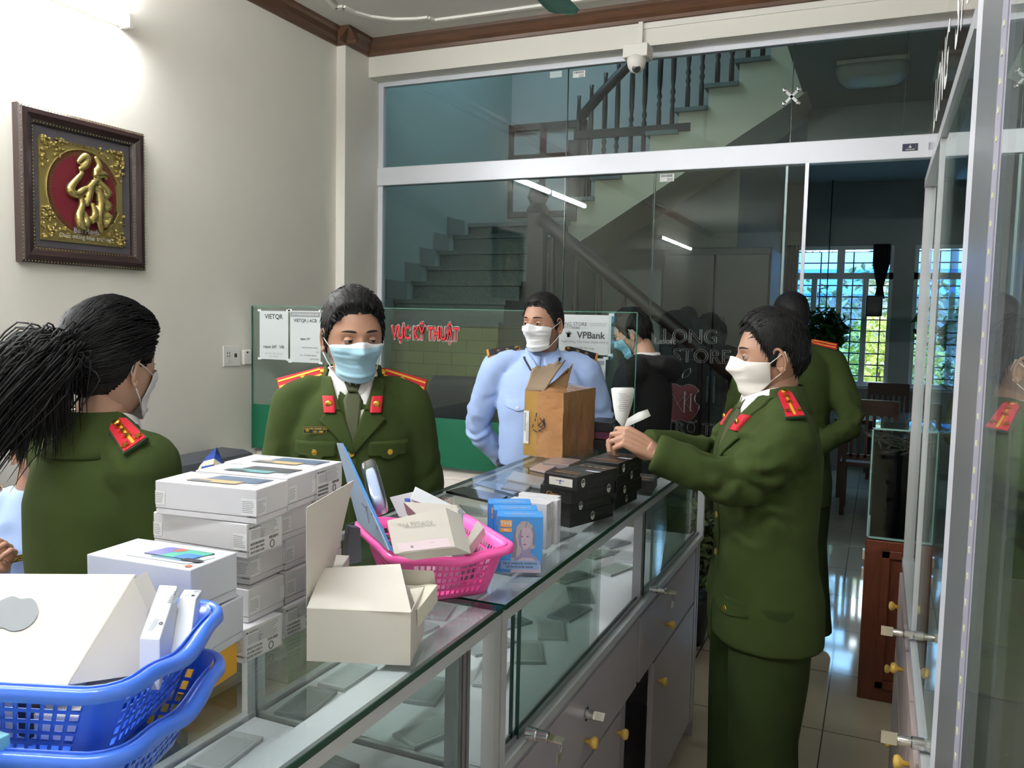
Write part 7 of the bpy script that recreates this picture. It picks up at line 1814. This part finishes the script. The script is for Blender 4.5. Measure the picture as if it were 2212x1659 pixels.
# ---- blue earbud boxes
M_tws = mat('sky_blue_box', '#3f8fd8', .4); M_tws2 = mat('violet_blue_side', '#5a73c4', .4); M_or = mat('orange_patch', '#e8a55a', .5)
def tws(lab, Fx, Fy, yaw, full):
    La, Lb, H = .090, .050, .112; Mb = bframe(Fx, Fy, HCZ, yaw, La); t = thing('earbud_box', lab, 'box', (Fx, Fy, HCZ), 0, 'blue earbud boxes in a row')
    MB().box(0, La, 0, Lb, 0, H, M_tws, Mb).build('box_body', None, t, bevel=.001)
    d = MB(); Mf = Mb @ FRONT(La, Lb, H, 0, 0, .0006); Mt = Mb @ TOP(La, Lb, H, 0, 0, .0006); Ms = Mb @ Matrix(((0, 0, -1, -.0006), (-1, 0, 0, Lb), (0, 1, 0, 0), (0, 0, 0, 1)))
    rectp(d, Ms, 0, Lb, 0, H, M_tws2)
    for k in range(4):
        for q in (.012, .030): rrect(d, Ms, q, q+.009, H*.75-k*.022, H*.75-k*.022+.012, .002, M_paper, .0002); rrect(d, Ms, q+.001, q+.008, H*.75-k*.022+.001, H*.75-k*.022+.011, .002, M_tws2, .0003)
    d.text('TRUE WIRELESS EARBUDS', .0055, Mt @ Matrix.Translation((La*.5, Lb*.45, .0002)), M_paper, True); d.text('WITH POWER BANK', .0045, Mt @ Matrix.Translation((La*.5, Lb*.28, .0002)), M_or, True)
    rectp(d, Mf, .006, .029, H-.021, H-.007, M_or, .0002); rectp(d, Mf, .006, .029, H-.031, H-.023, M_or, .0002)
    d.text('TWS', .010, Mf @ Matrix.Translation((.0175, H-.014, .0004)), M_paper, True); d.text('F9-5', .005, Mf @ Matrix.Translation((.0175, H-.027, .0004)), M_paper, True)
    # printed portrait: hair, face, neck, shoulders
    hr_, sk_, sh_ = mat('print_hair', '#a9a3a8', .5), mat('print_skin', '#b9a9b8', .5), mat('print_skin_shade', '#8d86a6', .5)
    rb_ = lambda pts, m, up: d.add([(x, y, up) for x, y in pts], [tuple(range(len(pts)))], m, Mf)
    rb_([(.030, .008), (.028, .03), (.034, .05), (.032, .075), (.038, .092), (.048, .103), (.060, .103), (.070, .094), (.074, .080), (.073, .062), (.076, .050), (.062, .045), (.052, .05), (.046, .035), (.036, .03)], hr_, .0002)
    rb_([(.026, .0), (.028, .018), (.036, .030), (.048, .036), (.050, .050), (.066, .050), (.068, .038), (.080, .030), (.088, .020), (.088, .0)], sh_, .0003)
    rb_([(.028, .0), (.034, .02), (.05, .030), (.070, .030), (.086, .016), (.088, .0)], sk_, .0004)
    rb_([(.042+.0, .072), (.043, .058), (.048, .049), (.055, .045), (.062, .049), (.067, .060), (.069, .075), (.066, .088), (.056, .094), (.046, .088)], sk_, .0005)
    rb_([(.040, .09), (.046, .099), (.058, .1), (.068, .092), (.071, .078), (.067, .086), (.056, .0925), (.046, .086), (.042, .072)], hr_, .0006)
    dk = mat('print_dark', '#4a4560', .5); hs_ = mat('print_hair_shade', '#7d7686', .5)
    rb_([(.042, .072), (.043, .058), (.048, .049), (.0515, .047), (.0485, .058), (.0475, .072), (.049, .086), (.046, .088)], sh_, .00055)
    rb_([(.0285, .03), (.034, .05), (.032, .075), (.038, .092), (.036, .075), (.040, .055), (.0375, .03)], hs_, .00045)
    rb_([(.0675, .088), (.071, .078), (.070, .058), (.0735, .052), (.074, .078), (.070, .094)], hs_, .00062)
    rb_([(.0545, .0905), (.058, .1025), (.0595, .1025), (.0562, .0905)], hs_, .00065)
    for x in (.049, .060): rb_([(x-.0028, .0725), (x, .0738), (x+.0028, .0725), (x, .0712)], dk, .0007); rb_([(x-.0030, .0762), (x+.0030, .0768), (x+.0030, .0764), (x-.0030, .0757)], hs_, .0007)
    rb_([(.0545, .066), (.0555, .063), (.0530, .063)], sh_, .0007); rb_([(.050, .0568), (.0545, .0585), (.059, .0568), (.0545, .0548)], mat('print_lip', '#8f6478', .5), .0007)
    rectp(d, Mf, .008, .084, .007, .024, mat('print_band', '#86a9d6', .5), .0008)
    d.text('TRUE WIRELESS EARBUDS', .0058, Mf @ Matrix.Translation((.046, .0185, .001)), M_ink, True); d.text('WITH POWER BANK', .0058, Mf @ Matrix.Translation((.046, .0115, .001)), M_ink, True)
    d.build('print', None, t)
by = math.radians(205); bdir = V((math.sin(by), -math.cos(by), 0))
for i, lab in enumerate(('sky blue earbud box with printed portrait, foremost by the pink basket', 'sky blue earbud box, middle of the row of three', 'sky blue earbud box, rearmost of the row of three')):
    tws(lab, -.587+bdir.x*.0525*i-(.004 if i == 2 else 0)-.008*i, 1.500+bdir.y*.0525*i, 205+i, True)
# ---- white upright boxes
for i in range(4):
    Mb = bframe(-.640-(0, .004, -.006, .003)[i], 1.655+i*.0245, HCZ, 178+i, .095)
    t = thing('white_box', ('small white upright box, first of four beside the blue earbud boxes', 'small white upright box, second of four', 'small white upright box, third of four', 'small white upright box, last of four beside the black boxes')[i], 'box', (-.64, 1.68+i*.025, HCZ), 0, 'white upright boxes between the blue and the black boxes')
    MB().box(0, .095, 0, .0235, 0, .100-(i % 2)*.002+.003*(i == 3), M_boxw, Mb).build('box_body', None, t, bevel=.001)
    d = MB(); d.text('iPhone', .006, Mb @ Matrix(((0, 0, 1, .0956), (0, -1, 0, .012), (1, 0, 0, .05), (0, 0, 0, 1))), M_ink, True); lines(d, Mb @ TOP(.095, .0235, .1, 0, 0, .004), .02, .07, .008, .014, 2, M_lightink, random.Random(i)); d.build('print', None, t)

# ---- black tempered-glass boxes
M_orp = mat('copper_print', '#c98a3c', .4, .3)
GBK = 'black screen glass boxes stacked on the far counter'
def bbox(lab, Fx, Fy, z, yaw, La=.095, Lb=.178, H=.0335, tape=False, top=False, name=False, badge=.2, group=GBK):
    Mb = bframe(Fx, Fy, z, yaw, La); t = thing('black_box', lab, 'box', (Fx, Fy, z), 0, group)
    MB().box(0, La, 0, Lb, 0, H, M_blk, Mb).build('box_body', None, t, bevel=.0012)
    d = MB(); Mf = Mb @ FRONT(La, Lb, H, 0, 0, .0008); Me = Mb @ ENDF(La, Lb, H, 0, 0, .0008); Mt = Mb @ TOP(La, Lb, H, 0, 0, .0008)
    cy_ = Lb*badge; r = .0088
    d.add([(cy_+r*math.cos(a)*.95, H/2+r*math.sin(a)*1.2, 0) for a in [i*PI/12 for i in range(24)]], [tuple(range(24))], M_paper, Me)
    d.add([(cy_+r*.8*math.cos(a)*.95, H/2+r*.8*math.sin(a)*1.2, .0003) for a in [i*PI/12 for i in range(13)]], [tuple(range(13))], M_blk, Me)
    d.text('10', .005, Me @ Matrix.Translation((cy_, H/2+.003, .0005)), M_paper, True); d.text('TECH', .0035, Me @ Matrix.Translation((cy_, H/2-.005, .0005)), M_ink, True)
    gy = mat('dull_grey_print', '#55524f', .5); lines(d, Me, Lb*.35, Lb*.85, H*.4, H*.65, 2, gy, random.Random(int(Fy*99)))
    if name: d.text('Glass', .017, Mf @ Matrix.Translation((La*.40, H*.45, .0002)), M_orp); d.text('magic', .007, Mf @ Matrix.Translation((La*.72, H*.72, .0002)), gy)
    if tape:
        rectp(d, Mf, La*.16, La*.86, H*.22, H*.78, mat('masking_tape', '#b9b6ac', .7), .0002); d.text('t', .018, Mf @ Matrix.Translation((La*.5, H*.52, .0005)) @ Matrix.Rotation(-.3, 4, 'Z'), mat('blue_pen', '#2b2f7a', .5), True); rectp(d, Mf, La*.36, La*.62, H*.55, H*.59, MATS['blue_pen'], .0005)
    if top:
        d.text('MAGIC GLASS', .013, Mt @ Matrix.Translation((La*.22, Lb*.45, .0002)) @ Matrix.Rotation(0, 4, 'Z') if False else Mt @ Matrix.Translation((La*.5, Lb*.14, .0002)), M_orp, True, .8)
        d.text('HD CLEAR GLASS', .007, Mt @ Matrix.Translation((La*.5, Lb*.24, .0002)), M_orp, True)
        rrect(d, Mt, La*.32, La*.72, Lb*.44, Lb*.50, .002, M_boxs, .0004, .4)
        for k in range(4): rrect(d, Mt, La*(.12+.22*k), La*(.26+.22*k), Lb*.74, Lb*.78, .003, M_orp, .0004)
    d.build('print', None, t); return t
hb_ = .0345
labs = ['black screen glass box, bottom of the near stack', 'black screen glass box with round badge, third down in the near stack', 'black box with copper word Glass on its end, second in the near stack', 'black box with masking tape and a blue pen mark, top of the near stack']
for i, (x, y, yw) in enumerate([(-.658, 1.859, 161.7), (-.655, 1.845, 164), (-.640, 1.815, 163), (-.622, 1.800, 165.3)]):
    bbox(labs[i], x+.0, y, HCZ+hb_*i, yw, tape=i == 3, top=i == 3, name=i == 2, badge=(.5, .25, .85, .13)[i])
labs = ['black screen glass box, bottom of the rear stack', 'black screen glass box, second from bottom in the rear stack', 'black screen glass box, third up in the rear stack', 'black box with copper lettering and dots on its lid, top of rear stack']
for i, (x, y, yw) in enumerate([(-.619, 2.096, 174.6), (-.610, 2.08, 172), (-.604, 2.06, 174), (-.592, 2.030, 174.3)]):
    bbox(labs[i], x, y, HCZ+hb_*i, yw, top=i == 3, Lb=.165, badge=(.5, .3, .6, .2)[i])
bbox('black screen glass box lying alone at the counter edge behind the stacks', -.585, 2.36, HCZ, 187, .09, .12, .034, badge=.8, top=True, group=None)
g0 = onz(1262, 968, HC)
bbox('black box with round badge, bottom of the pile behind the holding hand', g0.x+.09, g0.y, HCZ, 178, .10, .15, .035, badge=.2, group=None)
t = bbox('dark box with red side and blue pen letters, middle of the pile behind the hand', g0.x+.10, g0.y+.01, HCZ+.036, 174, .10, .15, .032, group=None)
Mb = bframe(g0.x+.10, g0.y+.01, HCZ+.036, 174, .10); d = MB(); rectp(d, Mb @ FRONT(.1, .15, .032, 0, 0, .0012), .025, .10, .003, .029, mat('dull_red_side', '#6b2a35', .5)); d.text('X M', .02, Mb @ FRONT(.1, .15, .032, .06, .016, .0016), MATS['blue_pen'], True); d.build('print', None, t)
bbox('black box lying on top of the small pile beside the carton', g0.x+.105, g0.y+.015, HCZ+.069, 182, .10, .15, .036, group=None, top=False)
# clear cases and flat phones on the far glass
M_clr = glass('clear_case_plastic', (.82, .84, .86, 1), .10, .9, .08, 3)
def flat(lab, pts, h, m, name='phone_case', z=HCZ, bev=.002, grp='flat clear cases and phones spread on the glass'):
    q = [onz(940+x/3.318, 860+y/3.318, z+h) for x, y in pts]; q = [V((p.x, p.y, z)) for p in q]
    mb = MB().add(q+[p+V((0, 0, h)) for p in q], [(3, 2, 1, 0), (4, 5, 6, 7)]+[(i, (i+1) % 4, 4+(i+1) % 4, 4+i) for i in range(4)])
    o = mb.build(name, m, bevel=bev); tag(o, lab, 'phone' if 'phone' in name and 'case' not in name else 'phone case', grp); return o
M_scr = mat('black_phone_screen', '#08090b', .06, coat=.6)
M_gs = mat('grey_phone_screen', '#7d7f84', .2)
flat('black smartphone lying on the glass behind the pink basket', [(75, 663), (440, 745), (520, 700), (205, 633)], .008, M_scr, 'smartphone', grp=None)
flat('clear phone case under the black smartphone edge, nearest the pink basket', [(170, 760), (385, 800), (400, 850), (230, 830)], .004, M_clr)
flat('clear packet behind the black smartphone', [(280, 610), (560, 690), (640, 655), (380, 590)], .004, M_clr)
flat('grey clear packet stack in the middle of the far counter', [(510, 580), (760, 625), (790, 570), (560, 520)], .012, mat('grey_clear_stack', '#8c9094', .2))
flat('white framed tablet phone before the packets, left of the white boxes', [(470, 640), (640, 670), (700, 615), (535, 590)], .007, M_gs, 'smartphone', grp=None)
flat('white framed phone lying near the carton, left of the black boxes', [(675, 500), (790, 525), (880, 480), (755, 462)], .008, mat('rosy_phone_screen', '#a08d88', .2), 'smartphone', grp=None)
flat('second white framed phone just below the carton edge', [(770, 460), (960, 478), (1050, 440), (850, 420)], .016, mat('grey_rose_screen', '#8a7d7b', .2), 'smartphone', grp=None)
flat('clear phone case in front of the black box pile', [(925, 410), (1060, 425), (1170, 375), (1010, 345)], .014, M_clr)
# ---- carton
M_ct = mat('carton_brown_board', '#9a7d4c', .6, var=.12, vscale=9); M_tape = mat('orange_packing_tape', '#b08056', .22, coat=.5, bump=.6, bscale=30, var=.10, vscale=6); M_tape2 = mat('tan_packing_tape', '#b0894a', .25, coat=.4, bump=.3, bscale=25)
La, Lb, H = .155, .300, .238; Mb = bframe(-1.02, 2.775, HCZ, 176, La)
ct = thing('cardboard_carton', 'orange taped cardboard carton with torn open flaps and black marker scrawl', 'carton', (-1.05, 2.9, HCZ))
g = MB()
def bulge(x, y, z): return V((x, y, z))
N = 8
vs = []
g.box(0, La, 0, Lb, 0, .004, M_ct, Mb)
for (ax0, ay0, ax1, ay1, mm) in ((0, 0, La*.33, 0, M_tape2), (La*.33, 0, La, 0, M_tape), (La, 0, La, Lb, M_tape), (La, Lb, 0, Lb, M_ct), (0, Lb, 0, 0, M_ct)):
    for i in range(N):
        for j in range(N):
            c4 = []
            for (u, v_) in ((i/N, j/N), ((i+1)/N, j/N), ((i+1)/N, (j+1)/N), (i/N, (j+1)/N)):
                x, y = ax0+(ax1-ax0)*u, ay0+(ay1-ay0)*u; z = H*v_; hgt = z
                zt = hgt*(1+.05*(y/Lb)*0)
                n_ = noise.noise(V((x*14, y*14, z*14)))*.004
                c4.append(V((x+(n_ if ay0 != ay1 else 0), y+(n_ if ay0 == ay1 else 0), zt)))
            g.add([Mb @ p for p in c4], [(0, 1, 2, 3)], mm)
g.build('carton_body', None, ct).modifiers.new('s', 'SOLIDIFY').thickness = .004
g = MB(); W3 = lambda x, y, z: Mb @ V((x, y, z))
rg = [(0, 0), (.25, .3), (.5, .1), (.75, .35), (1, .1)]
# right half of the lid, taped and rounded
for i in range(10):
    u0, u1 = i/10, (i+1)/10
    for j in range(8):
        v0, v1 = j/8, (j+1)/8; P = []
        for u, v_ in ((u0, v0), (u1, v0), (u1, v1), (u0, v1)):
            x = La*(.42-.10*math.sin(v_*7)*.4+(1-.42+.04*math.sin(v_*7))*u); P.append(W3(x, Lb*v_, H+.018*math.sin(PI*min(1, u*1.0)*.5+PI*.5)*0+.022*(1-u)**1*math.sin(PI*v_)**.5+.0005))
        g.add(P, [(0, 1, 2, 3)], M_tape)
g.build('taped_lid', None, ct, True)
M_flap = mat('torn_grey_board', '#8a7762', .8, bump=.2, bscale=60, stretch=(1, 1, 12))
def flap(pts, m):
    g = MB(); a, b, c_, d = pts; NN = 14; vs = []; fs = []; rd = random.Random(int(a.x*1000))
    for i in range(NN+1):
        u = i/NN
        for j in range(6):
            v_ = j/5; p = a.lerp(b, u).lerp(d.lerp(c_, u), v_); p += V((0, .008*math.sin(v_*3+u*2), 0)); 
            if j == 5: p += V((0, 0, rd.uniform(-.008, .006)))
            vs.append(p)
    for i in range(NN):
        for j in range(5): k = i*6+j; fs.append((k, k+6, k+7, k+1))
    g.add(vs, fs, m); o = g.build('torn_flap', None, ct, True); o.modifiers.new('s', 'SOLIDIFY').thickness = .004
z6 = lambda x, y, D_: ond(950+x/3.318, 600+y/3.318, D_)
dd = (W3(0, 0, H)-EYE).dot(_f)
flap([W3(.0, .0, H), W3(.075, .0, H+.004), z6(905, 590, dd+.12), z6(660, 640, dd+.05)], M_flap)
flap([W3(.05, .02, H), W3(.12, .10, H+.01), z6(960, 620, dd+.16), z6(900, 680, dd+.09)], mat('torn_brown_board', '#7d6040', .8))
g = MB(); Mf = Mb @ FRONT(La, Lb, H, 0, 0, .0045)
slabm = mat('white_shipping_label', '#e6e6e0', .5); rectp(g, Mf, .001, .022, .045, .165, slabm); rd = random.Random(4)
for k in range(20): rectp(g, Mf, .003, .009+rd.random()*.003, .09+k*.0035, .0915+k*.0035, M_ink, .0003)
for k in range(6): rectp(g, Mf, .012+.0015*k, .0125+.0015*k, .055, .085+rd.random()*.05, M_lightink, .0003)
for st in ([(.052, .170), (.050, .155)], [(.048, .150), (.046, .138)], [(.040, .128), (.036, .115)], [(.060, .125), (.085, .150), (.080, .128), (.072, .118), (.060, .125)], [(.066, .152), (.088, .128)], [(.082, .152), (.086, .120), (.060, .104), (.075, .106)], [(.040, .108), (.056, .100)]):
    g.tube([Mf @ V((x, y-.01, .0005)) for x, y in st], .0016, 4, mat('black_marker', '#161d22', .5))
g.build('print', None, ct)
# ---- paper receipts held in the hand
def ribbon(lab, c, wv, m=M_paper, grp=None):
    g = MB(); n = len(c); vs = []
    for p, w_ in zip(c, wv): vs += [p-w_/2, p+w_/2]
    g.add(vs, [(i*2, i*2+1, i*2+3, i*2+2) for i in range(n-1)], m); o = g.build('receipt', None, None, True); o.modifiers.new('s', 'SOLIDIFY').thickness = .0004; tag(o, lab, 'receipt', grp); return o
zz = lambda x, y, D_: ond(950+x/3.318, 600+y/3.318, D_)
L_ = [zz(1310, 1070, 2.30), zz(1295, 1010, 2.31), zz(1285, 950, 2.32), zz(1275, 880, 2.33), zz(1268, 820, 2.335), zz(1275, 793, 2.35), zz(1300, 788, 2.36), zz(1340, 786, 2.37), zz(1370, 795, 2.38), zz(1378, 840, 2.39), zz(1360, 930, 2.38), zz(1330, 1010, 2.36), zz(1310, 1065, 2.34)]
front = [(zz(1305, 1068, 2.30), zz(1322, 1068, 2.30)), (zz(1260, 1010, 2.30), zz(1350, 1000, 2.31)), (zz(1245, 930, 2.31), zz(1372, 930, 2.33)), (zz(1232, 830, 2.32), zz(1390, 860, 2.34)), (zz(1228, 795, 2.33), zz(1395, 800, 2.35)), (zz(1245, 787, 2.36), zz(1385, 786, 2.38)), (zz(1240, 800, 2.39), zz(1380, 800, 2.40)), (zz(1262, 900, 2.39), zz(1375, 900, 2.40))]
ribbon('white printed receipt curled upright in the policeman\'s hand', [(a+b)/2 for a, b in front], [b-a for a, b in front])
g = MB(); rd = random.Random(8)
for k in range(13):
    y = 830+k*15; x0 = 1285-k*1.0+(8 if k % 3 else 0); x1 = 1350+rd.uniform(-14, 6)-k*.6
    a, b = zz(x0, y, 2.312-.0), zz(x1, y+3, 2.322); c_, d = zz(x1, y+6, 2.322), zz(x0, y+3, 2.312); g.add([a, b, c_, d], [(0, 1, 2, 3)], M_lightink)
rp_ = g.build('print', None); attach(rp_, bpy.data.objects['receipt'])
tl = [(zz(1310, 1065, 2.33), zz(1330, 1075, 2.31)), (zz(1345, 1010, 2.34), zz(1385, 1048, 2.32)), (zz(1420, 965, 2.35), zz(1450, 1020, 2.33)), (zz(1490, 942, 2.36), zz(1512, 990, 2.34))]
ribbon('narrow white receipt strip pointing right from the policeman\'s hand', [(a+b)/2 for a, b in tl], [b-a for a, b in tl])
# ---- plants
def plant(lab, c, r, n, ls, m, pot=None, seed=1, stem=None, trail=0):
    t = thing('potted_plant', lab, 'plant', c); foliage(n, c, r, ls, m, 'foliage', '', parent=t, seed=seed)
    if pot: MB().lathe(pot[1], 24, M=Matrix.Translation(pot[0])).build('pot', pot[2], t, True)
    if stem: MB().tube(stem, .006, 6).build('stem', mat('dark_stem', '#1f2a18', .7), t)
    return t
c = onz(1528, 1215, 0); M_vl = mat('variegated_leaf', '#4d5a35', .5, var=.5, vscale=40)
plant('dark variegated potted plant on the floor past the far counter end', (-.82, 4.10, .48), (.16, .16, .25), 420, .05, M_vl, ((-.82, 4.10, 0), [(.09, 0), (.13, .22), (.14, .24), (.12, .24), (.11, .2)], mat('dark_pot', '#2a2a2c', .4)), 7, [(-.82, 4.10, .2), (-.82, 4.10, .45)])
c = ony(1782, 712, 9.9); M_po = mat('pothos_leaf', '#2f6a2f', .45, var=.35, vscale=30)
plant('green trailing houseplant hanging before the middle of the back window', c, (.27, .14, .22), 330, .075, M_po, ((c.x, c.y, c.z-.12), [(.07, 0), (.10, .12), (.105, .13), (.09, .13)], mat('dark_hanging_pot', '#20262a', .4)), 8, [(c.x, c.y, c.z), (c.x, c.y+.05, 3.19)])
c = ony(1795, 795, 9.9); foliage(60, c, (.14, .08, .22), .05, M_po, 'trailing_leaves', '', parent=bpy.data.objects['potted_plant.001'], seed=3)
c = ony(2010, 700, 9.8); plant('green houseplant before the second back window, seen through the cabinet', c, (.14, .12, .24), 180, .07, M_po, None, 9, [(c.x, c.y, c.z), (c.x, c.y+.05, 3.19)])
# ---- store sign on the sliding glass door
sg = thing('store_lettering', 'outlined white store name with red apple emblem on the glass door', 'sign', (X_(1560, 850), D-.05, .9))
YT = D-.052
def ring_text(mb, s_, size, c_, m):
    vs, fs = text_geo(s_, size, False); edges = {}
    for f in fs:
        for a, b in zip(f, f[1:]+f[:1]):
            k = (min(a, b), max(a, b)); edges[k] = edges.get(k, 0)+1
    Mx = frame(c_, (1, 0, 0), (0, 0, 1))
    for (a, b), n_ in edges.items():
        if n_ == 1 and (vs[a]-vs[b]).length > 1e-5: mb.bar(Mx @ V((vs[a].x, vs[a].y, 0)), Mx @ V((vs[b].x, vs[b].y, 0)), .0022, .001, m)
M_line = mat('pale_outline_vinyl', '#9aa0a0', .5)
g = MB(); ring_text(g, 'LONG', .110, ony(1490, 728, YT), M_line); ring_text(g, 'STORE', .108, ony(1515, 771, YT), M_line); ring_text(g, 'HỖ TRỢ TRẢ GÓP', .092, ony(1520, 928, YT), M_line); ring_text(g, 'Lasoft', .05, ony(1436, 737, YT), M_line)
g.build('outlined_letters', None, sg)
g = MB(); ca = ony(1471, 868, YT); Mx = frame(ca, (1, 0, 0), (0, 0, 1)); P_a, lf = apple(g, Mx, .112, mat('dark_red_vinyl', '#4a1519', .5)); 
g.v = g.v[:len(P_a)]; g.f = g.f[:1]; g.m = g.m[:1]
pp = [Mx @ V((x, y, -.0)) for x, y in P_a]
for a, b in zip(pp, pp[1:]+pp[:1]): g.bar(a-V((0, .001, 0)), b-V((0, .001, 0)), .006, .001, M_line)
ll = [Mx @ V((x*.112, y*.112+.02, 0)) for x, y in lf]
for a, b in zip(ll, ll[1:]+ll[:1]): g.bar(a, b, .004, .001, M_line)
for a, b in (((-.055, -.06), (.03, .05)), ((.02, -.06), (.02, .06)), ((.02, .0), (.065, .05)), ((.02, .0), (.07, -.055)), ((-.055, .05), (.01, -.055)), ((.055, .05), (.055, -.05))): g.bar(Mx @ V((a[0], a[1], .002)), Mx @ V((b[0], b[1], .002)), .006, .001, M_line)
g.build('apple_emblem', None, sg)
# sliding leaf of the right hand case, next to the viewer
sl = MB().box(.0345, .0385, .06, .333, .85, 2.6).build('sliding_glass', glass('near_glass', (.80, .86, .84, 1), .05, .95, 0, 4), rc)
